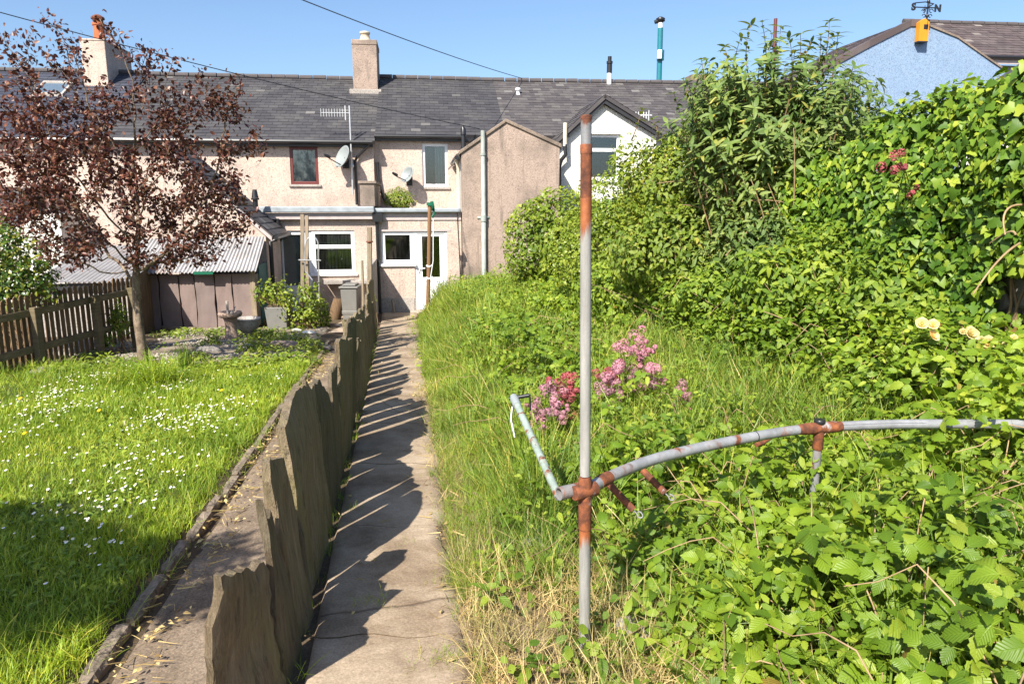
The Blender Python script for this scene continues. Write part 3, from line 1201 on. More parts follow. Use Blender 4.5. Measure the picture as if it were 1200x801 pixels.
# --- far left house
zeA0 = HZ(164, V_UPA, 200)
zrA = HZ(91, V_RIDGE, 290)
u_m2 = HU(-260, V_UPA)
uA0 = HU(122, V_UPA, 160)
uA1 = HU(437, V_UPA, 160)
B0 = thing('terraced_house', 'pebbledashed terraced house at the far left behind the purple tree with a bluish slate roof', 'house', W((u_m2 + uA0) / 2, V_UPA, GZ), TH)
MB().wall(rect(u_m2, uA0, GZ, zeA0), [], V_UPA + 0.03, V_UPA + 0.3).build('wall', M['pebble_pink'], B0)
m = MB()
slate_roof(m, W(u_m2, V_UPA - 0.22, zeA0), W(uA0, V_UPA - 0.22, zeA0), W(u_m2, V_RIDGE, zrA + 0.05), W(uA0, V_RIDGE, zrA + 0.05))
rf = m.build('roof', M['roof_blue'], B0)
m = MB()
ridge_tiles(m, W(u_m2, V_RIDGE, zrA + 0.09), W(uA0, V_RIDGE, zrA + 0.09))
m.build('ridge', M['ridge'], B0)
m = MB()
gutter(m, u_m2, uA0 - 0.05, V_UPA - 0.25, zeA0 - 0.04)
m.build('gutter', M['black'], B0)
# roof window
us, zs = HP(60, 90, 5.9)
sl = (zrA - zeA0) / (V_RIDGE - V_UPA + 0.22)
m = MB()


def onroofA(u, v, h=0.0):
    return W(u, v, zeA0 + (v - V_UPA + 0.22) * sl + h)


us = HU(60, 5.4, 92)
for a, b, c, d in ((us - .45, us - .38, 5.0, 5.9), (us + .38, us + .45, 5.0, 5.9), (us - .38, us + .38, 5.0, 5.08), (us - .38, us + .38, 5.82, 5.9)):
    m.hexa([onroofA(a, c, .03), onroofA(b, c, .03), onroofA(b, d, .03), onroofA(a, d, .03), onroofA(a, c, .12), onroofA(b, c, .12), onroofA(b, d, .12), onroofA(a, d, .12)])
sk = m.build('skylight', M['cement'], B0)
m = MB()
m.hexa([onroofA(us - .38, 5.08, .06), onroofA(us + .38, 5.08, .06), onroofA(us + .38, 5.82, .06), onroofA(us - .38, 5.82, .06), onroofA(us - .38, 5.08, .08), onroofA(us + .38, 5.08, .08), onroofA(us + .38, 5.82, .08), onroofA(us - .38, 5.82, .08)])
m.build('pane', plain('skylight_glass', (0.10, 0.14, 0.18), 0.15, 0, 0.5), sk)
# rear lean-to of the far left house, with a dark roof
u0, u1 = HU(-60, 1.0, 240), HU(23, 1.0, 240)
m = MB()
z0 = HZ(246, 1.0, 10)
z1 = HZ(228, 2.4, 10)
slate_roof(m, W(u0, 0.8, z0), W(u1 - 0.25, 0.8, z0), W(u0, 2.7, z1 + 0.2), W(u1 + 0.1, 2.7, z1 + 0.2))
m.build('lean_to_roof', M['roof_dark'], B0)
MB().hbox(u0, u1 + 0.9, 1.1, 2.75, GZ, z0 - 0.12).build('lean_to_wall', M['white_render'], B0)

# --- left house (brown window)
A = thing('terraced_house', 'cream pebbledashed terraced house with the dark red window, left of the narrow recess', 'house', W((uA0 + uA1) / 2, V_UPA, GZ), TH)
wz0, wz1 = HZ(216, V_UPA, 356), HZ(172, V_UPA, 356)
wu0, wu1 = HU(340, V_UPA, 195), HU(373, V_UPA, 195)
MB().wall(rect(uA0, uA1, GZ, zeA0), [rect(wu0, wu1, wz0, wz1)], V_UPA, V_UPA + 0.3).build('wall', M['pebble'], A)
window(A, wu0, wu1, wz0, wz1, V_UPA, 'brown_frame', dep=0.05, fw=0.085, inner='curtain0.02,0.98', back='net')
m = MB()
uRA = HU(441, V_RIDGE, 92)
slate_roof(m, W(uA0, V_UPA - 0.22, zeA0), W(uA1 + 0.06, V_UPA - 0.22, zeA0), W(uA0, V_RIDGE, zrA), W(uA1 + 0.06, V_RIDGE, zrA))
m.build('roof', M['roof_dark'], A)
m = MB()
ridge_tiles(m, W(uA0, V_RIDGE, zrA + 0.05), W(uA1 + 0.06, V_RIDGE, zrA + 0.03))
m.build('ridge', M['ridge'], A)
m = MB()
gutter(m, uA0, uA1, V_UPA - 0.24, zeA0 - 0.03, 0.06)
m.hbox(uA0, uA1, V_UPA - 0.17, V_UPA - 0.005, zeA0 - 0.16, zeA0 - 0.05)
ug = m.build('gutter', M['black'], A)
m = MB()
ud = HU(417, V_UPA, 200)
m.tube([W(ud + 0.45, V_UPA - 0.29, zeA0 - 0.06), W(ud + 0.38, V_UPA - 0.22, zeA0 - 0.16), W(ud + 0.08, V_UPA - 0.1, zeA0 - 0.42), W(ud, V_UPA - 0.09, zeA0 - 0.55), W(ud, V_UPA - 0.09, HZ(240, V_UPA, 417))], 0.042, 8)
m.build('downpipe', M['black'], A, True)
ch, c0, c1, ct = chimney(A, 93, 122, 45, V_RIDGE - 0.95, V_RIDGE + 1.15, zrA - 1.4, 'pebble')
cm = MB()
cm.lathe(W((c0 + c1) / 2 + 0.08, V_RIDGE - 0.55, ct), [(0.20, 0), (0.19, 0.06), (0.17, 0.08), (0.16, 0.46), (0.185, 0.47), (0.185, 0.54), (0.17, 0.55)], 16)
cm.build('chimney_pot', M['terracotta'], ch, False)
cm = MB()
cm.lathe(W((c0 + c1) / 2 + 0.08, V_RIDGE - 0.55, ct + 0.551), [(0.15, 0), (0.15, 0.10), (0.20, 0.11), (0.19, 0.17), (0.08, 0.24)], 12)
cm.build('chimney_cowl', M['full_rust'], ch, False)
# flat roofed rear extension
uE0, uE1 = HU(306, 0, 245), HU(437, 0, 245)
zE = HZ(243, 0, 400)
dz1 = HZ(271, 0, 350)
w2u0, w2u1, w2z0, w2z1 = HU(366, 0, 300), HU(416, 0, 300), HZ(320, 0, 390), HZ(270, 0, 390)
du0 = HU(327, 0, 300)
MB().wall([(uE0, GZ), (uE1, GZ), (uE1, zE - 0.12), (uE0, zE - 0.12)],
          [[(du0, GZ + 0.06), (w2u0, GZ + 0.06), (w2u0, w2z0), (w2u1, w2z0), (w2u1, w2z1), (du0, w2z1)]], 0, 0.28).build('extension_wall', M['pebble'], A)
MB().hbox(uE1 - 0.28, uE1 - 0.003, 0.285, V_UPA - 0.005, GZ, zE - 0.13).build('extension_side_wall', M['pebble'], A)
m = MB()
m.hbox(uE0 - 0.3, uE1, 0.05, V_UPA - 0.01, zE - 0.11, zE + 0.02)
m.build('flat_roof', M['felt'], A)
m = MB()
m.hbox(uE0 - 0.3, uE1 + 0.02, -0.16, 0.045, zE - 0.30, zE - 0.14)
m.build('fascia', M['fascia'], A)
m = MB()
m.box(uE0 - 0.3, uE1 + 0.05, -0.27, -0.165, zE - 0.13, zE + 0.03, W)
m.build('gutter', M['grey_gutter'], A, bevel=0.03)
window(A, w2u0, w2u1, w2z0, w2z1, 0, 'white', 'top0.62', 0.09, 0.06, 'room', 'white', 'blind')
# patio door beside it
m = MB()
for a, b in ((du0, du0 + 0.11), (w2u0 - 0.20, w2u0 - 0.005)):
    m.hbox(a, b, 0.05, 0.12, GZ + 0.06, w2z1 - 0.004)
m.hbox(du0 + 0.11, w2u0 - 0.20, 0.05, 0.12, w2z1 - 0.11, w2z1 - 0.004)
m.hbox(du0 + 0.11, w2u0 - 0.20, 0.05, 0.12, GZ + 0.06, GZ + 0.75)
dr = m.build('door', M['white'], A, bevel=0.008)
MB().hbox(du0 + 0.11, w2u0 - 0.20, 0.08, 0.09, GZ + 0.75, w2z1 - 0.11).build('pane', M['glass'], dr)
MB().hbox(du0 + 0.05, w2u0 - 0.15, 0.19, 0.20, GZ + 0.6, w2z1 - 0.05).build('curtain', M['net'], dr)
# ledge under the window
zl = HZ(328, -0.3, 400)
m = MB()
m.hbox(HU(380, -0.3, 330), HU(430, -0.3, 330), -0.42, -0.004, zl - 0.10, zl)
m.build('ledge', M['cement'], A, bevel=0.012)
# parapet between the two flat roofs
pu0, pu1 = HU(424, 0.6, 220), HU(445, 0.6, 220)
pz = HZ(216, 0.6, 435)
m = MB()
m.hbox(pu0, pu1 - 0.10, -0.05, 2.7, zE + 0.03, pz)
m.hbox(pu0 - 0.04, pu1 - 0.05, -0.09, 2.72, pz + 0.003, pz + 0.07)
m.build('parapet', M['pebble_brown'], A, bevel=0.01)

# --- right house (white door, gabled wing)
uB1 = HU(596, V_UP, 160)
zeB = HZ(159, V_UP, 510)
zrB = HZ(94, V_RIDGE, 520)
Bh = thing('terraced_house', 'pebbledashed terraced house with the white back door and the weathered gabled wing', 'house', W((uA1 + uB1) / 2, V_UP, GZ), TH)
uB0 = uA1 - 0.3
wz0, wz1 = HZ(219, V_UP, 510), HZ(168, V_UP, 510)
wu0, wu1 = HU(495, V_UP, 195), HU(525, V_UP, 195)
MB().wall(rect(uB0, uB1 + 2.2, GZ, zeB), [rect(wu0, wu1, wz0, wz1)], V_UP, V_UP + 0.3).build('wall', M['pebble'], Bh)
window(Bh, wu0, wu1, wz0, wz1, V_UP, 'white', fw=0.085, dep=0.09, inner='curtain0.5,0.98')
m = MB()
uB1r = HU(583, V_RIDGE - 1.5, 120)
slate_roof(m, W(uA1 + 0.06, V_UP - 0.2, zeB), W(uB1r, V_UP - 0.2, zeB), W(uA1 + 0.06, V_RIDGE, zrB + 0.03), W(uB1r, V_RIDGE, zrB))
m.build('roof', M['roof_dark'], Bh)
m = MB()
ridge_tiles(m, W(uA1 + 0.06, V_RIDGE, zrB + 0.07), W(uB1r, V_RIDGE, zrB + 0.04))
m.build('ridge', M['ridge'], Bh)
m = MB()
gutter(m, uA1 + 0.04, HU(545, V_UP, 160), V_UP - 0.21, zeB - 0.05, 0.05)
m.hbox(uA1 + 0.04, HU(570, V_UP, 160), V_UP - 0.15, V_UP - 0.004, zeB - 0.17, zeB - 0.07)
m.build('gutter', M['black'], Bh)
ch, c0, c1, ct = chimney(Bh, 412, 441, 46, V_RIDGE - 0.95, V_RIDGE + 0.45, zrB - 1.3, 'pebble_brown', 0.16)
cm = MB()
cm.lathe(W((c0 + c1) / 2, V_RIDGE - 0.4, ct), [(0.22, 0), (0.19, 0.10), (0.16, 0.14), (0.14, 0.27), (0.17, 0.28), (0.17, 0.34), (0.11, 0.36)], 16)
cm.build('chimney_pot', M['buff'], ch, True)
m = MB()
zf0 = zrB - 1.0
m.hbox(c0 - 0.12, c1 + 0.12, V_RIDGE - 1.10, V_RIDGE - 0.96, zrB - 0.66, zrB - 0.50)
m.build('flashing', M['cement'], ch, bevel=0.02)
# small roof vent
uv_, = (HU(607, V_RIDGE - 1.0, 108),)
m = MB()
m.lathe(W(uv_, V_RIDGE - 1.0, HZ(113, V_RIDGE - 1.0, 607)), [(0.10, -0.1), (0.10, 0.06), (0.06, 0.08), (0.06, 0.18), (0.09, 0.19), (0.09, 0.26), (0.03, 0.28)], 12)
m.build('roof_vent', M['white'], Bh, True)
# ground floor extension
uX0, uX1 = HU(446, 0, 300), HU(541, 0, 300)
zX = HZ(246, 0, 490)
d0, d1 = HU(486, 0, 310), HU(524.5, 0, 310)
k0, k1 = HU(447, 0, 290), HU(484, 0, 290)
kz0, kz1 = HZ(309, 0, 465), HZ(271, 0, 465)
hole = [(k0, kz0), (d0, kz0), (d0, GZ + 0.05), (d1, GZ + 0.05), (d1, kz1), (k0, kz1)]
MB().wall([(uX0 - 0.16, GZ), (uX1, GZ), (uX1, zX - 0.2), (uX0 - 0.16, zX - 0.2)], [hole], 0, 0.28).build('extension_wall', M['pebble'], Bh)
window(Bh, k0, k1 + 0.02, kz0, kz1, 0, 'white', fw=0.10, dep=0.07, back='room', sill='white')
m = MB()
m.hbox(d0 - 0.025, d0 + 0.07, 0.035, 0.12, GZ + 0.05, kz1 - 0.003)
m.hbox(d1 - 0.07, d1 - 0.003, 0.035, 0.12, GZ + 0.05, kz1 - 0.003)
m.hbox(d0 + 0.07, d1 - 0.07, 0.035, 0.12, kz1 - 0.07, kz1 - 0.003)
df = m.build('door_frame', M['white'], Bh, bevel=0.006)
dz0, dz1 = GZ + 0.06, kz1 - 0.074
gl0, gl1 = HZ(325, 0, 505), HZ(277, 0, 505)
e0, e1 = d0 + 0.075, d1 - 0.075
m = MB()
m.hbox(e0, e0 + 0.13, 0.055, 0.10, dz0, dz1)
m.hbox(e1 - 0.13, e1, 0.055, 0.10, dz0, dz1)
m.hbox(e0 + 0.13, e1 - 0.13, 0.055, 0.10, gl1, dz1)
m.hbox(e0 + 0.13, e1 - 0.13, 0.055, 0.10, gl0 - 0.11, gl0)
m.hbox(e0 + 0.13, e1 - 0.13, 0.072, 0.10, dz0, gl0 - 0.11)
m.hbox(e0 + 0.17, e1 - 0.17, 0.064, 0.0725, dz0 + 0.12, gl0 - 0.16)
dr = m.build('door', M['white'], Bh, bevel=0.006)
MB().hbox(e0 + 0.13, e1 - 0.13, 0.075, 0.085, gl0, gl1).build('pane', M['glass'], dr)
m = MB()
m.tube([W(e0 + 0.05, 0.055, gl0 + 0.25), W(e0 + 0.05, 0.0, gl0 + 0.25), W(e0 + 0.20, -0.01, gl0 + 0.25)], 0.016, 8)
m.hbox(e0 + 0.03, e0 + 0.07, 0.045, 0.056, gl0 + 0.10, gl0 + 0.33)
m.build('handle', M['white'], dr, True)
MB().hbox(d0 - 0.2, d1 + 0.2, 0.6, 0.65, GZ, kz1 + 0.1).build('room_backing', plain('green_dim_room', (0.03, 0.04, 0.03), 0.9), dr)  # backing sheet; the darkness behind the door glass is its colour
pl = HZ(349, -0.02, 465)
MB().hbox(uX0 + 0.0, d0 - 0.03, -0.025, -0.002, GZ - 0.1, pl).build('plinth', M['cement'], Bh)
MB().hbox(d0 - 0.15, d1 + 0.2, -0.35, -0.03, GZ - 0.1, GZ + 0.045).build('doorstep', M['concrete'], Bh, bevel=0.01)
m = MB()
m.hbox(uX0 - 0.1, uX1 - 0.01, 0.06, V_UP - 0.01, zX - 0.19, zX + 0.0)
m.build('flat_roof', M['felt'], Bh)
m = MB()
m.hbox(uX0 - 0.1, uX1 - 0.005, -0.03, 0.055, zX - 0.26, zX - 0.02)
m.hbox(uX0 + 0.0, d1 + 0.1, -0.012, -0.001, kz1 + 0.0, kz1 + 0.05)
m.build('fascia', M['fascia'], Bh)
m = MB()
m.box(uX0 - 0.12, uX1 - 0.02, -0.17, -0.035, zX - 0.06, zX + 0.05, W)
m.build('gutter', M['grey_gutter'], Bh, bevel=0.03)
m = MB()
uh = uX0 - 0.06
m.box(uh - 0.11, uh + 0.15, -0.20, -0.035, zX - 0.30, zX - 0.065, W)
m.tube([W(uh, -0.11, zX - 0.30), W(uh, -0.09, zX - 0.5), W(uh, -0.09, GZ + 0.02)], 0.045, 8)
m.build('downpipe', M['black'], Bh)
m = MB()
uc = HU(538, -0.01, 300)
m.tube([W(uc - .04, -0.14, zX), W(uc - .03, -0.02, zX - 0.3), W(uc + .01, -0.012, HZ(300, 0, 538)), W(uc + .03, -0.012, HZ(340, 0, 538))], 0.010, 5)
m.build('cable', M['dark_wood'], Bh)
# gabled wing
VW = -0.17
g0, g1, ga = HU(541, VW, 200), HU(655.5, VW, 200), HU(593, VW, 142)
gl, gr, gt = HZ(180, VW, 541), HZ(172, VW, 655), HZ(143.5, VW, 595)
MB().wall([(g0, GZ), (g1, GZ), (g1, gr), (ga, gt), (g0, gl)], [], VW, VW + 0.3).build('wing_gable_wall', M['pebble_brown'], Bh)
MB().hbox(g0 + 0.003, g0 + 0.25, VW + 0.301, V_UP - 0.003, GZ, gl - 0.03).build('wing_side_wall', M['white_render'], Bh)
MB().hbox(g1 - 0.25, g1 - 0.003, VW + 0.301, V_UP - 0.003, GZ, gr - 0.03).build('wing_side_wall', M['pebble_brown'], Bh)
m = MB()
for ua, za, ub, zb in ((g0 - 0.06, gl - 0.03, ga, gt), (g1 + 0.05, gr - 0.03, ga, gt)):
    th = 0.10
    m.hexa([W(ua, VW - 0.05, za), W(ub, VW - 0.05, zb), W(ub, VW + 0.33, zb), W(ua, VW + 0.33, za),
            W(ua, VW - 0.05, za + th), W(ub, VW - 0.05, zb + th * 0.9), W(ub, VW + 0.33, zb + th * 0.9), W(ua, VW + 0.33, za + th)])
m.build('gable_coping', M['coping'], Bh, bevel=0.015)
m = MB()
slate_roof(m, W(g0 - 0.12, VW + 0.34, gl - 0.02), W(g0 - 0.12, V_UP + 1.2, gl - 0.02), W(ga, VW + 0.34, gt + 0.02), W(ga, V_UP + 1.2, gt + 0.02))
slate_roof(m, W(g1 + 0.1, VW + 0.34, gr - 0.02), W(g1 + 0.1, V_UP + 1.2, gr - 0.02), W(ga, VW + 0.34, gt + 0.02), W(ga, V_UP + 1.2, gt + 0.02))
m.build('wing_roof', M['roof_worn'], Bh)
m = MB()
m.tube([W(g0 - 0.12, VW + 0.05, gl - 0.10), W(g0 - 0.12, V_UP - 0.1, gl - 0.10)], 0.06, 8)
m.build('wing_gutter', M['black'], Bh)
m = MB()
m.tube([W(g0 - 0.12, VW + 0.5, gl - 0.1), W(g0 - 0.06, VW + 0.6, gl - 0.35), W(g0 - 0.06, VW + 0.6, zX + 0.05)], 0.045, 8)
m.build('wing_downpipe', M['cream'], Bh, True)
m = MB()
us = HU(566.5, VW - 0.08, 240)
zt_, zm_, zb_ = HZ(153, VW - .08, 566), HZ(255, VW - .08, 566), GZ
m.tube([W(us, VW - 0.085, zb_), W(us, VW - 0.085, zm_), W(us, VW - 0.085, zm_ + 0.001), W(us, VW - 0.085, zt_)], [0.062, 0.062, 0.058, 0.058], 12)
m.tube([W(us, VW - 0.085, zm_ - 0.10), W(us, VW - 0.085, zm_ + 0.06)], 0.078, 12)
m.tube([W(us, VW - 0.085, zm_ + 1.6), W(us, VW - 0.085, zm_ + 1.66)], 0.074, 12)
m.hbox(us - 0.16, us + 0.16, VW - 0.02, VW - 0.003, zm_ - 0.03, zm_ + 0.03)
m.build('soil_pipe', M['pipe_grey'], Bh, True)
# black flue through the recess roof
m = MB()
uf = HU(543, V_UP - 0.6, 160)
m.tube([W(uf, V_UP - 0.6, HZ(174, V_UP - .6, 543)), W(uf, V_UP - 0.6, HZ(158, V_UP - .6, 543))], [0.075, 0.06], 10)
m.tube([W(uf, V_UP - 0.6, HZ(158, V_UP - .6, 543)), W(uf, V_UP - 0.6, HZ(151, V_UP - .6, 543)), W(uf - .02, V_UP - 0.6, HZ(148, V_UP - .6, 543))], [0.085, 0.075, 0.03], 10)
m.build('flue', M['black'], Bh, True)
# bendy waste pipe on the recess wall
m = MB()
m.tube([W(HU(x, V_UP - 0.1, y), V_UP - 0.1, HZ(y, V_UP - 0.1, x)) for x, y in ((442, 190), (443, 205), (446, 222), (452, 238))], 0.045, 8)
m.build('waste_pipe', M['black'], Bh, True)

# --- white gabled house
zrC = HZ(96, V_RIDGE, 720)
zeC = HZ(160, V_UP, 640)
uC0, uC1 = uB1r, HU(1000, V_UP, 150)
Ch = thing('terraced_house', 'terraced house under a worn grey slate roof with a white rendered gable and black bargeboards', 'house', W(HU(710, 1.8), 1.8, GZ), TH)
MB().wall(rect(uB1 + 2.2, uC1, GZ, zeC), [], V_UP, V_UP + 0.3).build('wall', M['white_render'], Ch)
m = MB()
slate_roof(m, W(uC0, V_UP - 0.2, zeC), W(uC1, V_UP - 0.2, zeC), W(uC0, V_RIDGE, zrB), W(uC1, V_RIDGE, zrC))
m.build('roof', M['roof_worn'], Ch)
m = MB()
ridge_tiles(m, W(uC0, V_RIDGE, zrB + 0.04), W(uC1, V_RIDGE, zrC + 0.04))
m.build('ridge', M['ridge'], Ch)
m = MB()
us = HU(815, V_RIDGE + 0.6, 90)
m.hbox(us - 0.3, us + 0.3, V_RIDGE + 0.2, V_RIDGE + 0.9, zrC - 0.6, zrC + 0.35)
m.build('chimney', M['coping'], Ch, bevel=0.02)
VC = 1.7
cu0, cu1, ca = HU(656, VC, 190), HU(768, VC, 190), HU(707, VC, 118)
cl, cr, cat_ = HZ(170, VC, 656), HZ(160, VC, 768), HZ(122, VC, 707)
cw0, cw1, cwz0, cwz1 = HU(689, VC, 180), HU(727, VC, 180), HZ(211, VC, 708), HZ(157, VC, 708)
MB().wall([(cu0, GZ), (cu1, GZ), (cu1, cr), (ca, cat_), (cu0, cl)], [rect(cw0, cw1, cwz0, cwz1)], VC, VC + 0.3).build('gable_wall', M['white_render'], Ch)
window(Ch, cw0, cw1, cwz0, cwz1, VC, 'white', 'top0.66', 0.09, 0.13, 'room_brown', 'white', 'brown')
MB().hbox(cu0 + 0.003, cu0 + 0.25, VC + 0.301, V_UP - 0.003, GZ, cl - 0.02).build('gable_side_wall', M['white_render'], Ch)
m = MB()
for ua, za in ((cu0 - 0.22, cl - 0.15), (cu1 + 0.12, cr - 0.05)):
    m.hexa([W(ua, VC - 0.16, za - 0.02), W(ca, VC - 0.16, cat_ + 0.0), W(ca, VC - 0.10, cat_ + 0.0), W(ua, VC - 0.10, za - 0.02),
            W(ua, VC - 0.16, za + 0.20), W(ca, VC - 0.16, cat_ + 0.22), W(ca, VC - 0.10, cat_ + 0.22), W(ua, VC - 0.10, za + 0.20)])
m.build('bargeboard', M['dark_wood'], Ch)
m = MB()
for ua, za in ((cu0 - 0.25, cl - 0.15 + 0.2), (cu1 + 0.15, cr - 0.05 + 0.2)):
    slate_roof(m, W(ua, VC - 0.2, za), W(ua, V_UP + 2.2, za), W(ca, VC - 0.2, cat_ + 0.24), W(ca, V_UP + 2.2, cat_ + 0.24))
m.build('gable_roof', M['roof_worn'], Ch)
m = MB()
up_ = HU(662, VC - 0.2, 170)
m.tube([W(up_, VC - 0.22, HZ(145, VC, 662)), W(up_, VC - 0.22, HZ(172, VC, 662))], 0.06, 10)
m.build('cream_pipe', M['cream'], Ch, True)
m = MB()
m.tube([W(up_, VC - 0.22, HZ(170, VC, 662)), W(up_ + 0.02, VC - 0.22, HZ(182, VC, 662)), W(up_ - 0.1, VC - 0.2, HZ(188, VC, 662)), W(up_ - 0.14, VC - 0.15, HZ(195, VC, 662)), W(up_ - 0.14, VC - 0.15, GZ)], 0.06, 10)
m.build('downpipe', M['black'], Ch, True)
# boiler flue at the ridge
m = MB()
uf = HU(714, V_RIDGE - 0.1, 90)
z0, z1, z2 = HZ(98, V_RIDGE, 714), HZ(86, V_RIDGE, 714), HZ(67, V_RIDGE, 714)
m.tube([W(uf, V_RIDGE - 0.1, z0 - 0.4), W(uf, V_RIDGE - 0.1, z1)], 0.085, 10)
fl = m.build('flue', M['white'], Ch, True)
m = MB()
m.tube([W(uf, V_RIDGE - 0.1, z1 - .01), W(uf, V_RIDGE - 0.1, z1 + .28)], 0.095, 10)
m.tube([W(uf, V_RIDGE - 0.1, z1 + .281), W(uf, V_RIDGE - 0.1, z2)], 0.07, 10)
m.tube([W(uf, V_RIDGE - 0.1, z2 - .24), W(uf, V_RIDGE - 0.1, z2 - .16)], 0.11, 10)
m.build('flue_cap', M['black'], fl, True)

# --- blue gabled house at the right
VD = 2.0
bu0, bu1, ba = HU(962, VD, 90), HU(1198, VD, 105), HU(1079, VD, 35)
bz0, bz1, bzt = HZ(86, VD, 962), HZ(98, VD, 1198), HZ(31, VD, 1079)
D = thing('gable_ended_house', 'house with a sky blue rendered gable rising above the shrubs, brown slate roof beside it', 'house', W(ba, VD, GZ), TH)
bm_l, bm_r = HP(1020, 51, VD), HP(1125, 45, VD)
MB().wall([(bu0, GZ), (bu1, GZ), (bu1, bz1), (HU(1160, VD, 75), HZ(72, VD, 1160)), (HU(1122, VD, 45), HZ(45, VD, 1122)), (ba + 0.25, bzt + 0.0), (ba - 0.35, bzt - 0.02), (HU(1018, VD, 55), HZ(56, VD, 1018)), (bu0, bz0)], [], VD, VD + 0.3).build('gable_wall', M['blue_wall'], D)
m = MB()
pts = [(bu1, bz1), (HU(1160, VD, 75), HZ(72, VD, 1160)), (HU(1122, VD, 45), HZ(45, VD, 1122)), (ba + 0.25, bzt), (ba - 0.35, bzt - 0.02), (HU(1018, VD, 55), HZ(56, VD, 1018)), (bu0, bz0)]
for (ua, za), (ub, zb) in zip(pts[:-1], pts[1:]):
    hv = 0.20 if ub < ba else 0.06
    m.mi = 1 if ub < ba else 0
    m.hexa([W(ua, VD - 0.04, za + .004), W(ub, VD - 0.04, zb + .004), W(ub, VD + 0.32, zb + .004), W(ua, VD + 0.32, za + .004),
            W(ua, VD - 0.04, za + hv), W(ub, VD - 0.04, zb + hv), W(ub, VD + 0.32, zb + hv), W(ua, VD + 0.32, za + hv)])
m.build('verge', [M['coping'], M['roof_brown']], D)
m = MB()
rz = HZ(27, VD + 2.2, 1130)
slate_roof(m, W(bu0 - 0.1, VD + 0.33, bz0 + 0.08), W(bu0 - 0.1, VD + 4, bz0 + 0.08), W(ba - 0.3, VD + 0.33, bzt + 0.16), W(ba - 0.3, VD + 4, bzt + 0.16))
slate_roof(m, W(bu1, VD + 0.31, bz1 + .02), W(bu1, VD + 4, bz1 + .02), W(ba + 0.2, VD + 0.31, bzt + .04), W(ba + 0.2, VD + 4, bzt + .04))
m.build('wing_roof', M['roof_brown'], D)
m = MB()
vm = VD + 0.6
uL, uRt = HU(1080, vm + 2, 30), HU(1420, vm + 2, 40)
eZ = HZ(68, vm, 1180)
rZ = HZ(28.5, vm + 2.4, 1140)
slate_roof(m, W(HU(1130, vm, 60), vm, eZ), W(uRt, vm, eZ), W(uL, vm + 2.4, rZ), W(uRt, vm + 2.4, rZ))
m.build('roof', M['roof_brown'], D)
m = MB()
ridge_tiles(m, W(HU(1058, vm + 2.4, 30), vm + 2.4, rZ + 0.02), W(uRt, vm + 2.4, rZ + 0.04))
m.build('ridge', M['ridge'], D)
m = MB()
uq = HU(1150, vm, 66)
m.hbox(uq, uRt, vm - 0.06, vm - 0.01, eZ - 0.20, eZ - 0.05)
m.build('fascia', M['fascia'], D)
m = MB()
gutter(m, uq, uRt, vm - 0.06, eZ - 0.01, 0.06)
m.build('gutter', M['black'], D)
MB().wall(rect(HU(1135, vm + .1, 70), uRt, GZ, eZ - 0.21), [], vm + 0.1, vm + 0.3).build('wall', plain('grey_render', (0.22, 0.22, 0.21), 0.9), D)

# --- white outhouse at the right edge, verge rising to the right
VE = -3.0
E = thing('rendered_outhouse', 'white rendered outhouse at the right edge with a dark sloping verge above the ivy', 'outhouse', W(HU(1215, VE, 100), VE, GZ), TH)
eu0, eu1, eu2 = HU(1138, VE, 120), HU(1260, VE, 46), HU(1400, VE, 120)
ez0, ez1 = HZ(122, VE, 1140), HZ(38, VE, 1260)
MB().wall([(eu0, GZ), (eu2, GZ), (eu2, ez0), (eu1, ez1), (eu0, ez0)], [], VE, VE + 0.25).build('wall', M['white_render'], E)
m = MB()
for ua, ub in ((eu0 - 0.1, eu1), (eu2 + 0.1, eu1)):
    za = ez0 - (ez1 - ez0) * 0.1 / abs(eu1 - eu0)
    m.hexa([W(ua, VE - 0.05, za + .003), W(ub, VE - 0.05, ez1 + .003), W(ub, VE + 0.28, ez1 + .003), W(ua, VE + 0.28, za + .003),
            W(ua, VE - 0.05, za + 0.08), W(ub, VE - 0.05, ez1 + 0.08), W(ub, VE + 0.28, ez1 + 0.08), W(ua, VE + 0.28, za + 0.08)])
m.build('verge', M['roof_dark'], E)

# ================================================================== THINGS ON AND AROUND THE HOUSES
# dividing wall by the door
m = MB()
u0 = HU(437.5, 0, 330)
zt = HZ(303, -0.03, 441)
m.hbox(u0 - 0.02, u0 + 0.12, -2.1, -0.03, GZ - 0.1, zt)
tag(m.build('boundary_wall', M['cement'], None, bevel=0.015), 'short dark rendered dividing wall at the end of the slate fence, beside the white back door', 'wall')


